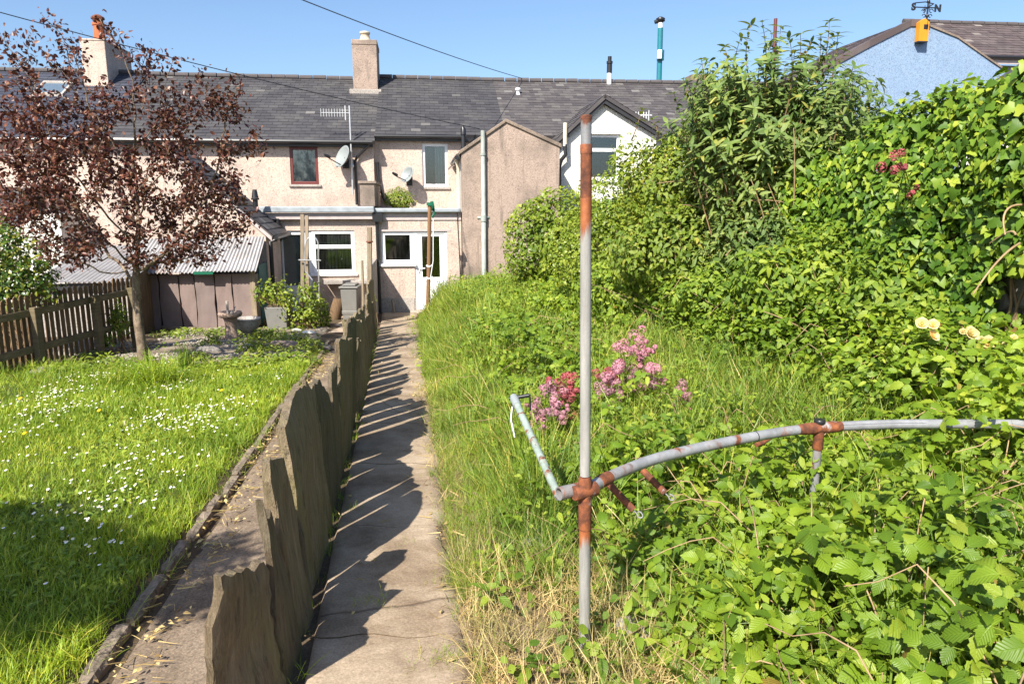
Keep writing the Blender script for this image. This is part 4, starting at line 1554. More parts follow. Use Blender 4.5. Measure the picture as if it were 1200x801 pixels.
def dish(px, py, v, rpx, yaw, name_label, mast=None):
    u, z = HP(px, py, v - 0.45)
    c = W(u, v - 0.42, z)
    r = rpx
    ax = Vector((math.sin(yaw) * 0.92, -math.cos(yaw) * 0.92, 0.38)).normalized()
    t = thing('satellite_dish', name_label, 'satellite dish', W(u, v - 0.02, z - 0.3), TH)
    m = MB()
    prof = [(0.02, 0.0)] + [(r * k / 8, 0.10 * (k / 8) ** 2) for k in range(1, 9)] + [(r + 0.012, 0.095), (r, 0.075)] + [(r * k / 8, 0.10 * (k / 8) ** 2 - 0.015) for k in range(7, 0, -1)]
    m.lathe(c - ax * 0.05, prof, 28, ax)
    m.build('reflector', M['dish'], t, True)
    down = Vector((0, 0, -1))
    tip = c + ax * 0.48 + Vector((0, 0, -0.20))
    m = MB()
    m.tube([c - ax * 0.04 + Vector((0, 0, -r * 0.8)), tip + Vector((0, 0, -0.04))], 0.016, 6)
    m.tube([c - ax * 0.05, c - ax * 0.16, W(u + 0.03, v - 0.13, z - 0.14), W(u + 0.03, v - 0.01, z - 0.16)], 0.026, 8)
    m.hbox(u - 0.06, u + 0.12, v - 0.02, v - 0.003, z - 0.30, z - 0.04)
    m.build('bracket', M['black'], t)
    m = MB()
    m.tube([tip - ax * 0.02, tip + ax * 0.06, tip + ax * 0.16], [0.045, 0.045, 0.03], 10)
    m.build('receiver_head', M['black'], t, True)


dish(402, 184, V_UPA, 0.33, R(-48), 'larger grey satellite dish beside the aerial mast, left of the black downpipe')
dish(478, 205, V_UP, 0.24, R(-40), 'smaller pale satellite dish above the bush on the flat roof')

# aerial on its mast
t = thing('roof_aerial', 'silver comb aerial on a tall thin mast at the eaves beside the larger dish', 'aerial', W(HU(411.5, V_UPA - .12, 190), V_UPA - 0.12, HZ(196, V_UPA, 411)), TH)
um = HU(411.5, V_UPA - 0.12, 160)
vm_ = V_UPA - 0.3
m = MB()
zt = HZ(124, vm_, 411)
m.tube([W(um, vm_, HZ(228, vm_, 411)), W(um, vm_, zt)], 0.026, 8)
m.hbox(um - 0.05, um + 0.05, vm_ - 0.02, V_UPA - 0.003, HZ(196, vm_, 411), HZ(192, vm_, 411))
m.build('mast', M['steel'], t, True)
m = MB()
zb = HZ(132.5, vm_, 411)
ul = HU(376, vm_, 132)
m.tube([W(um, vm_, zb), W(ul, vm_, zb)], 0.014, 6)
for i in range(10):
    a = ul + (um - 0.12 - ul) * i / 9
    m.tube([W(a, vm_, zb - 0.11), W(a, vm_, zb + 0.11)], 0.010, 5)
m.hbox(um - 0.14, um - 0.11, vm_ - 0.015, vm_ + 0.015, zb - 0.2, zb + 0.2)
m.build('antenna', M['steel'], t)

# second aerial, in front of the white gable's roof
va = VC + 1.4
t = thing('roof_aerial', 'pale comb aerial lying level beside the white gable, above the bushes', 'aerial', W(HU(757, va, 140), va, HZ(160, va, 757)), TH)
m = MB()
zb = HZ(135, va, 750)
ul, ur = HU(736, va, 135), HU(764, va, 135)
m.tube([W(ul, va, zb), W(ur, va, zb)], 0.014, 6)
for i in range(9):
    a = ul + (ur - 0.1 - ul) * i / 8
    m.tube([W(a, va, zb - 0.10), W(a, va, zb + 0.10)], 0.011, 5)
m.build('antenna', M['white'], t)
m = MB()
m.tube([W(ur - 0.1, va, HZ(175, va, 757)), W(ur - 0.1, va, zb + 0.15)], 0.024, 8)
m.build('mast', M['steel'], t)

# bush on the flat roof comes with the plants; posts, pulleys
def post_line(px, py0, px1, py1, Y):
    return P(px, py0, Y), P(px1, py1, Y)


# wooden clothes post with a green pulley, in front of the door
Yp = 18.3
b = P(501, 362, Yp)
b.z = float(gz(b.x, b.y)) - 0.05
tp = P(503.5, 240, Yp)
t = thing('clothes_post', 'tall thin brown wooden clothes post with a green pulley, in front of the white door', 'post', b)
MB().tube([b, b.lerp(tp, 0.5) + Vector((0.006, 0, 0)), tp], [0.055, 0.05, 0.047], 10).build('pole', M['wood_red'], t, True)
m = MB()
m.lathe(tp + Vector((0.06, -0.03, -0.03)), [(0.10, -0.02), (0.12, -0.02), (0.12, 0), (0.09, 0.01), (0.12, 0.02), (0.12, 0.04), (0.1, 0.04)], 16, Vector((1, 0.3, 0.1)))
m.box(tp.x - 0.07, tp.x + 0.08, tp.y - 0.07, tp.y + 0.06, tp.z - 0.02, tp.z + 0.06)
m.tube([tp + Vector((0.10, -0.04, -0.08)), tp + Vector((0.11, -0.05, -0.24)), tp + Vector((0.05, -0.05, -0.30))], 0.03, 6)
m.build('pulley', M['green_plastic'], t)
m = MB()
m.tube([tp + Vector((0.09, -0.03, -0.1)), tp.lerp(b, 0.5) + Vector((0.12, -0.06, 0)), tp.lerp(b, 0.66) + Vector((0.06, -0.07, 0))], 0.010, 5)
for f in (0.55, 0.66):
    q = tp.lerp(b, f)
    m.lathe(q, [(0.058, -0.02), (0.064, 0), (0.058, 0.02)], 12, Vector((0.3, 0, 1)))
    m.tube([q + Vector((0.05, -0.04, 0)), q + Vector((0.11, -0.06, 0.05))], 0.012, 5)
m.build('cord', M['white'], t)

# tall timber post and a stick at the end of the slate fence
Yq = 16.6
b = P(434, 396, Yq)
b.z = float(gz(b.x, b.y)) - 0.05
tp = P(433, 266, Yq)
t = thing('fence_post', 'tall square weathered timber post standing at the house end of the slate fence', 'post', b)
MB().beam(b, tp, 0.10, 0.09, (0, 1, 0)).build('post', M['wood_grey'], t, bevel=0.008)
m = MB()
q = b.lerp(tp, 0.86)
m.lathe(q, [(0.075, -0.015), (0.078, 0), (0.075, 0.015)], 12)
m.build('wire', M['full_rust'], t)
b = P(426, 410, 15.6)
b.z = float(gz(b.x, b.y)) - 0.03
m = MB()
m.tube([b, b.lerp(P(426, 340, 15.6), 0.7), P(424.5, 305, 15.6)], [0.035, 0.032, 0.026], 7)
tag(m.build('wooden_stake', M['wood_grey']), 'thin grey stick leaning beside the tall timber post', 'stake')

# split timber post with wire hoop before the patio door
Yt = 17.6
b = P(357, 372, Yt)
b.z = float(gz(b.x, b.y)) - 0.05
tp = P(356.5, 251, Yt)
t = thing('timber_post', 'pair of weathered boards standing upright in front of the patio door, left of the window', 'post', b)
m = MB()
m.beam(b + Vector((-0.05, 0, 0)), tp + Vector((-0.045, 0, 0.0)), 0.09, 0.05, (0, 1, 0))
m.beam(b + Vector((0.07, 0.03, 0)), tp + Vector((0.05, 0.03, -0.03)), 0.08, 0.05, (0, 1, 0))
m.build('boards', M['wood_grey'], t, bevel=0.006)
b2 = P(374, 366, Yt - 0.1)
b2.z = float(gz(b2.x, b2.y)) - 0.03
m = MB()
arc = [Vector((b2.x, b2.y, b2.z))] + [P(373, 300, Yt - .1)] + [P(365.5 + 7.5 * math.cos(a), 288 - 11 * math.sin(a), Yt - 0.1) for a in np.linspace(0.1, 3.0, 9)] + [P(357, 300, Yt - 0.1), P(358, 318, Yt - .1), P(366, 328, Yt - .1)]
m.tube(arc, 0.016, 6)
m.tube([P(350, 304.5, Yt - 0.12), P(376, 305, Yt - 0.12)], 0.016, 6)
tag(m.build('plant_hoop', M['steel']), 'thin metal garden hoop with a crossbar leaning by the upright boards', 'plant support')

# ---------------------------------------------------------------- outbuilding with mono slate roof, sheds
OV = -1.9
ou1 = HU(311, OV, 270)
ou0 = HU(150, OV, 270)
oz1, oza = HZ(273, OV, 308), HZ(178, OV, 200)
oua = HU(198, OV, 180)
O_ = thing('rear_outbuilding', 'pebbledashed outbuilding with a steep slate roof, behind the corrugated shed with slate walls', 'outbuilding', W((oua + ou1) / 2, OV, GZ), TH)
MB().wall([(oua, GZ), (ou1, GZ), (ou1, oz1), (oua, oza)], [], OV, OV + 0.28).build('wall', M['pebble'], O_)
MB().hbox(ou1 - 0.25, ou1 - 0.003, OV + 0.281, -0.02, GZ, oz1 - 0.05).build('side_wall', M['pebble'], O_)
dzr = (oza - oz1) / (ou1 - oua) * 0.18
m = MB()
slate_roof(m, W(ou1 + 0.18, OV - 0.06, oz1 - dzr + 0.1), W(ou1 + 0.18, 0.0, oz1 - dzr + 0.1), W(oua - 0.1, OV - 0.06, oza + 0.18), W(oua - 0.1, 0.0, oza + 0.18))
m.build('roof', M['roof_worn'], O_)
m = MB()
m.hexa([W(oua, OV - 0.075, oza - 0.02), W(ou1 + 0.15, OV - 0.075, oz1 - dzr - 0.02), W(ou1 + 0.15, OV - 0.055, oz1 - dzr - 0.02), W(oua, OV - 0.055, oza - 0.02),
        W(oua, OV - 0.075, oza + 0.08), W(ou1 + 0.15, OV - 0.075, oz1 - dzr + 0.08), W(ou1 + 0.15, OV - 0.055, oz1 - dzr + 0.08), W(oua, OV - 0.055, oza + 0.08)])
m.build('verge', M['fascia'], O_)
m = MB()
m.tube([W(ou1 + 0.24, OV - 0.06, oz1 - dzr + 0.06), W(ou1 + 0.24, -0.15, oz1 - dzr + 0.06)], 0.055, 8)
ud = HU(318, OV - 0.05, 300)
m.tube([W(ou1 + 0.24, OV + 0.0, oz1 - dzr + 0.02), W(ud, OV - 0.05, oz1 - 0.2), W(ud, OV - 0.05, GZ)], 0.05, 8)
m.build('downpipe', M['black'], O_, True)
t = thing('boiler_flue', 'black flue pipe with a cowl rising behind the outbuilding roof', 'flue', W(HU(299.5, -0.5, 255), -0.5, HZ(258, -.5, 299)), TH)
m = MB()
uf = HU(299.5, -0.6, 240)
zz = lambda y: HZ(y, -0.6, 299)
m.tube([W(uf, -0.6, zz(275)), W(uf, -0.6, zz(232))], 0.062, 10)
m.build('pipe', M['black'], t, True)
m = MB()
m.tube([W(uf, -0.6, zz(256)), W(uf, -0.6, zz(250))], 0.115, 10)
m.tube([W(uf, -0.6, zz(234)), W(uf, -0.6, zz(232))], 0.10, 10)
m.tube([W(uf, -0.6, zz(231.9)), W(uf, -0.6, zz(222))], [0.085, 0.05], 10)
m.build('cowl', M['black'], t, True)
t = thing('soil_vent_pipe', 'thick black waste pipe with a branch elbow between the outbuilding and the patio door', 'pipe', W(HU(327, -0.12, 330), -0.12, GZ), TH)
uf = HU(327, -0.12, 280)
zz = lambda y: HZ(y, -0.12, 327)
m = MB()
m.tube([W(uf - .02, -0.12, GZ), W(uf - .02, -0.12, zz(282)), W(uf - .02, -0.12, zz(276)), W(uf, -0.12, zz(256))], 0.062, 10)
m.tube([W(uf, -0.12, zz(268)), W(uf, -0.12, zz(262))], 0.08, 10)
m.build('pipe', M['black'], t, True)
m = MB()
m.tube([W(uf - .02, -0.12, zz(284)), W(uf + 0.10, -0.14, zz(277)), W(uf + 0.16, -0.15, zz(271))], 0.045, 8)
m.build('branch_pipe', M['black'], t, True)


def corrugated(mb, e0, e1, r0, r1, pitch=0.076, amp=0.019, th=0.008):
    e0, e1, r0, r1 = map(Vector, (e0, e1, r0, r1))
    n = (e1 - e0).cross(r0 - e0).normalized()
    if n.z < 0:
        n = -n
    wd = (e1 - e0).length
    k = int(wd / pitch) * 6
    top, bot = [], []
    for s in (0, 1):
        for i in range(k + 1):
            f = i / k
            p = (e0.lerp(e1, f) if s == 0 else r0.lerp(r1, f)) + n * amp * math.sin(2 * math.pi * i / 6)
            top.append(p + n * th)
            bot.append(p)
    V = top + bot
    o = 2 * (k + 1)
    F = []
    for i in range(k):
        F.append((i, i + 1, k + 1 + i + 1, k + 1 + i))
        F.append((o + i + 1, o + i, o + k + 1 + i, o + k + 1 + i + 1))
        F.append((o + i, o + i + 1, i + 1, i))
        F.append((o + k + 1 + i + 1, o + k + 1 + i, k + 1 + i, k + 1 + i + 1))
    F.append((o, 0, k + 1, o + k + 1))
    F.append((k, o + k, o + 2 * k + 1, 2 * k + 1))
    mb.add(V, F)


# right shed: standing slates under corrugated sheets
SV = -3.35
su0, su1 = HU(166, SV, 350), HU(297, SV, 350)
sz = HZ(318, SV, 290)
rz_ = HZ(279, OV - 0.08, 300)
S = thing('garden_shed', 'low shed walled with upright purple slate slabs under a corrugated roof', 'shed', W((su0 + su1) / 2, SV, GZ), TH)
sgz = HZ(384, SV, 240)
m = MB()
cuts = [0, 0.16, 0.34, 0.48, 0.66, 0.815, 1.0]
for i in range(len(cuts) - 1):
    a, b_ = su0 + (su1 - su0) * cuts[i] + 0.012, su0 + (su1 - su0) * cuts[i + 1] - 0.012
    vv = SV + 0.02 * ((i * 7) % 3 - 1)
    n = 6
    xs_l = [a + 0.02 * (float(vnoise(i * 9.1, k * 1.7)) - 0.5) * 2 for k in range(n + 1)]
    xs_r = [b_ + 0.02 * (float(vnoise(i * 5.3 + 40, k * 1.7)) - 0.5) * 2 for k in range(n + 1)]
    zs = [sgz - 0.1 + (sz - 0.05 - sgz + 0.1) * k / n for k in range(n + 1)]
    poly = [W(xs_l[k], vv, zs[k]) for k in range(n + 1)] + [W(xs_r[k], vv, zs[k]) for k in range(n, -1, -1)]
    m.prism(poly, W(0, 0.06, 0) - W(0, 0, 0))
m.build('slate_wall', M['shed_slate'], S, bevel=0.006)
MB().hbox(su0, su1, SV + 0.12, SV + 0.16, GZ, sz - 0.06).build('wall_lining', M['dark_wood'], S)
m = MB()
m.hbox(su1 - 0.02, su1 + 0.05, SV + 0.05, OV - 0.1, sgz, sz - 0.08)
m.hbox(su1 - 0.05, su1 + 0.06, SV - 0.02, SV + 0.06, sgz - 0.1, sz + 0.02)
m.build('end_boards', M['wood_grey'], S)
MB().hbox(su1 + 0.052, su1 + 0.07, SV + 0.4, OV - 0.2, sgz, sz + 0.1).build('end_panel', M['teal_paint'], S)
m = MB()
umid = HU(243, SV, 320)
corrugated(m, W(su0 - 0.4, SV - 0.22, sz + 0.0), W(umid, SV - 0.22, sz + 0.0), W(su0 - 0.4, OV - 0.09, rz_), W(umid, OV - 0.09, rz_))
corrugated(m, W(umid - 0.02, SV - 0.25, sz + 0.028), W(HU(300, SV - .25, 317), SV - 0.25, sz + 0.028), W(umid - 0.02, OV - 0.09, rz_ + 0.028), W(HU(311, OV - .1, 280), OV - 0.09, rz_ + 0.028))
m.build('roof', M['corr'], S)
m = MB()
m.hbox(HU(227, SV - .2, 314), HU(250, SV - .2, 314), SV - 0.26, SV - 0.20, sz - 0.03, sz + 0.03)
m.build('green_gutter', M['green_plastic'], S)

# left shed beyond the picket fence
LV = -4.6
lu0, lu1 = HU(40, LV, 330), HU(153, LV, 330)
lz = HZ(330, LV, 120)
lr = HZ(288, LV + 2.6, 150)
t = thing('garden_shed', 'corrugated roofed shed behind the picket fence, left of the purple tree trunk', 'shed', W((lu0 + lu1) / 2, LV, GZ), TH)
m = MB()
corrugated(m, W(lu0, LV - 0.1, lz), W(lu1, LV - 0.1, lz), W(lu0, LV + 2.6, lr), W(lu1 + 0.12, LV + 2.6, lr), 0.09)
m.build('roof', M['corr'], t)
m = MB()
m.hbox(lu0, lu1 - 0.05, LV + 0.03, LV + 0.15, GZ, lz - 0.09)
m.build('wall', M['cement'], t)
m = MB()
m.hbox(lu0, lu1, LV - 0.03, LV + 0.02, lz - 0.17, lz - 0.03)
m.build('fascia', M['dark_wood'], t)
m = MB()
m.prism([W(lu1 - 0.06, LV + 0.16, GZ), W(lu1 - 0.06, LV + 2.5, GZ), W(lu1 - 0.06, LV + 2.5, lr - 0.05), W(lu1 - 0.06, LV + 0.16, lz - 0.05)], W(-0.05, 0, 0) - W(0, 0, 0))
m.build('end_wall', M['wood_fence'], t)

# ---------------------------------------------------------------- picket fence
Yf0, Yf1 = 8.2, 12.6
pf0 = P(-60, 460, 9.0)
pf0 = Vector((P(0, 400, 9.9).x - 0.62, 9.0, 0))
fa = P(0, 400, 9.9)
fb = P(157, 370, 12.4)
fdir = Vector((fb.x - fa.x, fb.y - fa.y, 0)).normalized()
fn = Vector((fdir.y, -fdir.x, 0))            # towards the lawn
f_start = Vector((fa.x, fa.y, 0)) - fdir * 1.1
f_len = (Vector((fb.x, fb.y, 0)) - f_start).length + 0.15
FZ0 = P(0, 440, 9.9).z
FZT = P(0, 353, 9.9).z
FZT1 = P(157, 324, 12.4).z


def ftop(s):
    k = (s - 1.1) / (f_len - 1.25)
    return FZT + (FZT1 - FZT) * k


t = thing('picket_fence', 'weathered brown picket fence with two rails along the left side of the lawn', 'fence', f_start + fdir * f_len / 2 + Vector((0, 0, FZ0)))
m = MB()
s = 0.0
while s < f_len:
    p = f_start + fdir * s
    z1 = ftop(s) + random.uniform(-0.02, 0.02)
    z0 = z1 - 1.05
    w = 0.062
    ln = random.gauss(0, 0.006)
    q0, q1 = p + fn * 0.0, p + fdir * w
    off = -fn * 0.018
    poly = [Vector((q0.x, q0.y, z0)), Vector((q1.x, q1.y, z0)), Vector((q1.x, q1.y, z1 - 0.02)) + fdir * ln, (q0 + q1) / 2 + Vector((0, 0, z1 + 0.012)) + fdir * ln, Vector((q0.x, q0.y, z1 - 0.02)) + fdir * ln]
    m.prism(poly, off)
    s += 0.098 + random.uniform(-0.004, 0.006)
m.build('pickets', M['wood_fence'], t)
for hh in (0.27, 0.80):
    m = MB()
    n = 7
    for i in range(n):
        s0, s1 = f_len * i / n, f_len * (i + 1) / n
        a = f_start + fdir * s0 + fn * 0.03
        b_ = f_start + fdir * s1 + fn * 0.03
        a.z, b_.z = ftop(s0) - 1.05 + hh, ftop(s1) - 1.05 + hh
        m.beam(a, b_, 0.05, 0.10)
    m.build('rail', M['wood_rail'], t)
for px in (36, 108.5, 152):
    d = ray(px, 380)
    # where the sight line meets the fence line
    A2 = np.array([[d.x, -fdir.x], [d.y, -fdir.y]])
    k = np.linalg.solve(A2, np.array([f_start.x, f_start.y]))[1]
    p = f_start + fdir * k + fn * 0.10
    zt_ = ftop(k) - 0.17
    m = MB()
    m.beam(Vector((p.x, p.y, zt_ - 1.05)), Vector((p.x, p.y, zt_)), 0.10, 0.10, tuple(fn))
    m.build('post', M['wood_rail'], t, bevel=0.008)

# ---------------------------------------------------------------- standing slate slabs
def slab_obj(nb, fb_, nt, ft, peak, thick, label, seed, gap=True):
    """upright slab from four corners: near/far base, near/far top; peak = extra (f, dz) points along the top"""
    nb, fb_, nt, ft = map(Vector, (nb, fb_, nt, ft))
    rs = random.Random(seed)
    nn, nzv = 20, 12
    V, F = [], []
    cx_ = 0.93 if gap else 1.0
    fb_ = nb.lerp(fb_, cx_)
    ft = nt.lerp(ft, cx_ - (0.03 if gap else 0))
    wv = fb_ - nb
    nrm = Vector((wv.y, -wv.x, 0)).normalized()
    pk = sorted([(0.0, 0.0)] + list(peak) + [(1.0, 0.0)])

    lin = [rs.uniform(-0.03, 0.022) for _ in range(7)]

    def topz(f):
        for (f0, d0_), (f1, d1_) in zip(pk[:-1], pk[1:]):
            if f <= f1:
                return d0_ + (d1_ - d0_) * (f - f0) / max(1e-6, f1 - f0)
        return 0.0

    for side in (0, 1):
        for j in range(nzv + 1):
            g = j / nzv
            for i in range(nn + 1):
                f = i / nn
                b = nb.lerp(fb_, f)
                tt = nt.lerp(ft, f)
                q_ = f * 5.999
                jag = lin[int(q_)] + (lin[int(q_) + 1] - lin[int(q_)]) * (q_ - int(q_)) + (float(vnoise(seed * 1.3 + f * 15, 9.0)) - 0.5) * 0.018
                tt = tt + Vector((0, 0, topz(f) + jag))
                p = b.lerp(tt, g)
                ed = 0.0
                if i in (0, nn):
                    ed = (float(vnoise(seed + 31 * i, j * 0.9)) - 0.5) * 0.035
                p = p + wv.normalized() * ed
                th = thick * (0.85 + 0.3 * float(vnoise(seed + f * 3, g * 3)))
                bulge = (float(vnoise(seed * 2.1 + f * 3, g * 4, 3.3)) - 0.5) * 0.035
                if i in (0, nn) or j == nzv:
                    th *= 0.75
                p = p + nrm * (bulge + (th / 2 if side == 0 else -th / 2))
                V.append(p)
    k = (nn + 1) * (nzv + 1)
    for j in range(nzv):
        for i in range(nn):
            a = j * (nn + 1) + i
            F.append((a, a + 1, a + nn + 2, a + nn + 1))
            F.append((k + a + 1, k + a, k + a + nn + 1, k + a + nn + 2))
    for j in range(nzv):
        a = j * (nn + 1)
        F.append((k + a, a, a + nn + 1, k + a + nn + 1))
        b = a + nn
        F.append((b, k + b, k + b + nn + 1, b + nn + 1))
    for i in range(nn):
        a = nzv * (nn + 1) + i
        F.append((a, a + 1, k + a + 1, k + a))
        F.append((i + 1, i, k + i, k + i + 1))
    m = MB()
    m.add(V, F)
    o = m.build('slate_slab', M['slab'])
    tag(o, label, 'slate slab', 'upright slate slabs of the fence')
    return o


def slab_px(nb, fb_, nt, ft, peak, thick, label, seed):
    b0, b1 = G(*nb), G(*fb_)
    t0, t1 = P(nt[0], nt[1], b0.y), P(ft[0], ft[1], b1.y)
    dn = Vector((0, 0, 0.06))
    slab_obj(b0 - dn, b1 - dn, t0, t1, peak, thick, label, seed, False)


def bx(y):
    return (345 + 96 * (790 - y) / 415.0, y)


slab_px((233, 880), (334, 806), (256, 672), (304, 655), [(0.35, -0.02), (0.5, 0.012), (0.72, -0.02)], 0.05,
        'lowest slate slab nearest the camera with a jagged broken top', 61)
for (ya, yb, nt, ft, pk, th, lb, sd) in (
        (805, 761, (306, 592), (318, 600), [(0.4, -0.02)], 0.035, 'narrow slate slab with a notched top, second from the camera', 2),
        (757, 720, (312, 538), (332, 556), [(0.5, 0.05), (0.75, 0.045)], 0.05, 'slate slab tapering to a thin blunt peak, right behind the second slab', 3),
        (718, 704, (337, 594), (345, 597), [], 0.03, 'short dark slate slab squeezed between two tall slabs near the camera', 4),
        (701, 639, (331, 502), (359, 452), [(0.3, 0.075), (0.6, 0.06), (0.85, 0.02)], 0.055, 'widest slate slab near the camera with a rounded sloping shoulder', 5),
        (637, 617, (357, 447), (365, 452), [], 0.03, 'sliver of slate standing behind the widest slab', 6),
        (614, 574, (364, 447), (383, 460), [(0.35, 0.05), (0.8, 0.01)], 0.05, 'tall slate slab with a pointed top falling to the right, just beyond the widest slab', 7),
        (572, 554, (386, 438), (392, 428), [(0.5, 0.02)], 0.035, 'narrow slate slab leaning left with a sharp tip beside the edging bend', 8),
        (552, 521, (395, 399), (410, 398), [(0.15, 0.03), (0.8, 0.015)], 0.05, 'broad flat topped slate slab in the middle of the fence', 9),
        (519, 508, (406, 377), (410, 379), [], 0.03, 'thin tall slate splinter just beyond the broad flat topped slab', 10),
        (506, 496, (411, 371), (416, 377), [], 0.035, 'slender slate slab paired with the thin splinter', 11),
        (494, 487, (418, 396), (421, 397), [], 0.035, 'low slate slab with a square top halfway along the fence', 12)):
    nbx, fbx = bx(ya), bx(yb)
    wd_ = 9.0 * (ya - 240) / 560.0
    slab_px((nbx[0] - wd_, nbx[1]), (fbx[0] + 0.35 * wd_, fbx[1]), nt, ft, pk, th, lb, sd)
# further ones continue along the line to the house
l0 = G(419, 497)
l1 = G(441.5, 376)
ld = Vector((l1.x - l0.x, l1.y - l0.y, 0))
ltot = ld.length
ld.normalize()
words = ['with a notched top', 'with a slanting top', 'with a blunt top', 'leaning a little left', 'with a pale edge', 'slightly shorter than its neighbours', 'with a pointed top',
         'narrow and straight', 'broad with a chipped corner', 'taller than its neighbours', 'with a broken corner', 'thin and upright', 'with a rounded top', 'with an uneven top', 'dark and narrow', 'with a stepped top', 'weathered pale', 'closest to the timber post']
ordn = ['eighteenth', 'seventeenth', 'sixteenth', 'fifteenth', 'fourteenth', 'thirteenth', 'twelfth', 'eleventh', 'tenth', 'ninth', 'eighth', 'seventh', 'sixth', 'fifth', 'fourth', 'third', 'second', 'first']
NS = 18
rs = random.Random(4)
s = 0.15
stepS = (ltot - 2.2) / NS
for i in range(NS):
    w = stepS * rs.uniform(0.8, 1.12)
    a = Vector((l0.x, l0.y, 0)) + ld * s
    b_ = a + ld * w
    ang = rs.uniform(0.08, 0.34)
    a = a + Vector((-ld.y, ld.x, 0)) * w * math.sin(ang) * 0.6
    b_ = a + Matrix.Rotation(-ang, 3, 'Z') @ ld * w
    h = rs.uniform(0.62, 1.04)
    ln = rs.uniform(-0.10, 0.02)
    za, zb = float(gz(a.x, a.y)), float(gz(b_.x, b_.y))
    side = Vector((-ld.y, ld.x, 0))
    dh = rs.uniform(-0.1, 0.1)
    slab_obj(Vector((a.x, a.y, za - 0.06)), Vector((b_.x, b_.y, zb - 0.06)), Vector((a.x, a.y, za + h)) - side * ln, Vector((b_.x, b_.y, zb + h + dh)) - side * ln,
             [(rs.uniform(0.2, 0.8), rs.uniform(-0.02, 0.06))], rs.uniform(0.03, 0.05),
             '%s slate slab counted from the house, %s' % (ordn[i], words[i]) if i < NS - 1 else 'slate slab of the fence standing closest to the tall timber post', 20 + i)
    s += stepS

# ---------------------------------------------------------------- edging stones of the lawn
ep0, ep1 = G(112, 800), G(386, 402)
ed = Vector((ep1.x - ep0.x, ep1.y - ep0.y, 0))
elen = ed.length
ed.normalize()
rs = random.Random(9)
s = -0.5
i = 0
nE = 0
while s < elen - 0.1:
    ln = rs.uniform(0.30, 0.55) if s < 5 else rs.uniform(0.5, 0.8)
    a = Vector((ep0.x, ep0.y, 0)) + ed * (s + 0.02)
    b_ = a + ed * (ln - 0.04)
    off = Vector((rs.uniform(-0.02, 0.02), 0, 0))
    n = 10
    V, F = [], []
    sd = 13.7 * i
    sq = rs.uniform(0.75, 1.1)
    for k in range(n + 1):
        q = a.lerp(b_, k / n) + off
        q.z = float(-1.0 * np.clip((q.y - 2.4) / 15.6, 0, 1)) + 0.018
        for c in range(10):
            an = 2 * math.pi * c / 10 + 0.3
            rad = 0.040 * sq * (1.0 / max(abs(math.cos(an)), abs(math.sin(an))) * 0.35 + 0.65) * (0.55 if k in (0, n) else 1) * (0.62 + 0.8 * float(fbm(sd + k * 0.55, math.cos(an) * 1.3 + 5, math.sin(an) * 1.3)))
            V.append(q + Vector((math.cos(an) * rad * 1.05, 0, math.sin(an) * rad * 1.05)))
    for k in range(n):
        for c in range(10):
            F.append((k * 10 + c, k * 10 + (c + 1) % 10, (k + 1) * 10 + (c + 1) % 10, (k + 1) * 10 + c))
    F.append(tuple(reversed(range(10))))
    F.append(tuple(n * 10 + c for c in range(10)))
    m = MB()
    m.add(V, F)
    o = m.build('edging_stone', M['edging'], None, False)
    where = 'nearest the camera at the bottom edge' if i == 0 else ('%s from the camera beside the %s' % (['', 'second', 'third', 'fourth', 'fifth', 'sixth', 'seventh', 'eighth', 'ninth', 'tenth', 'eleventh', 'twelfth', 'thirteenth', 'fourteenth', 'fifteenth', 'sixteenth', 'seventeenth', 'eighteenth', 'nineteenth', 'twentieth', 'last', 'last', 'last', 'last', 'last'][i], 'gritty side path'))
    tag(o, 'long grey lawn edging stone, ' + where, 'edging stone', 'stones edging the lawn')
    s += ln
    i += 1

# ---------------------------------------------------------------- pole and rail of pipes
b = G(686, 772)
tp = P(687, 136, b.y)
b.z -= 0.25
jz = P(684, 576, b.y)
t = thing('clothes_pole', 'tall galvanised and rusted clothes line pole standing upright beside the brambles, in front', 'pole', (b.x, b.y, b.z + 0.25))
dirp = (tp - b).normalized()


def onp(py):
    # point of the pole's axis at a picture height
    z = P(686, py, b.y).z
    return b + (tp - b) * ((z - b.z) / (tp.z - b.z))


MB().tube([b, onp(603)], 0.0245, 16).build('lower_pipe', rust_run('lower_pole_rust_run', onp(620).z - t.location.z + 0.03, onp(668).z - t.location.z), t, True)
m = MB()
m.tube([onp(620), onp(618), onp(596), onp(590), onp(565), onp(558)], [0.025, 0.0275, 0.027, 0.0285, 0.0285, 0.024], 18)
jc = onp(575)
m.build('joint', M['rust'], t, True)
m = MB()
m.tube([onp(557), onp(340), onp(215)], [0.0215, 0.0215, 0.0215], 16)
m.build('upper_pipe', rust_run('upper_pole_rust_run', onp(228).z - t.location.z, onp(305).z - t.location.z), t, True)
m = MB()
m.tube([onp(232), onp(228), onp(181), onp(180)], [0.0216, 0.0218, 0.0218, 0.0222], 16)
m.tube([onp(180), onp(170), onp(169)], [0.0230, 0.0230, 0.0205], 16)
m.build('rusted_sleeve', M['rust'], t, True)
m = MB()
m.tube([onp(169), onp(140)], 0.0205, 16)
m.build('top_pipe', M['galv'], t, True)
m = MB()
m.tube([onp(140), onp(136)], [0.0212, 0.0212], 16)
m.tube([onp(135.9), onp(134.8)], [0.018, 0.016], 12)
m.build('end_collar', M['full_rust'], t, True)

zr = jc.z
rp = []
for px, py in ((655, 578), (684, 573.5), (720, 556), (760, 540), (800, 529), (850, 518), (900, 508.5), (930, 504), (960, 501), (1000, 498.5), (1050, 496.8), (1120, 496.5), (1200, 497), (1300, 500), (1420, 505)):
    d = ray(px, py)
    k = (zr - CAMZ) / d.z
    rp.append(Vector((d.x * k, d.y * k, zr)))
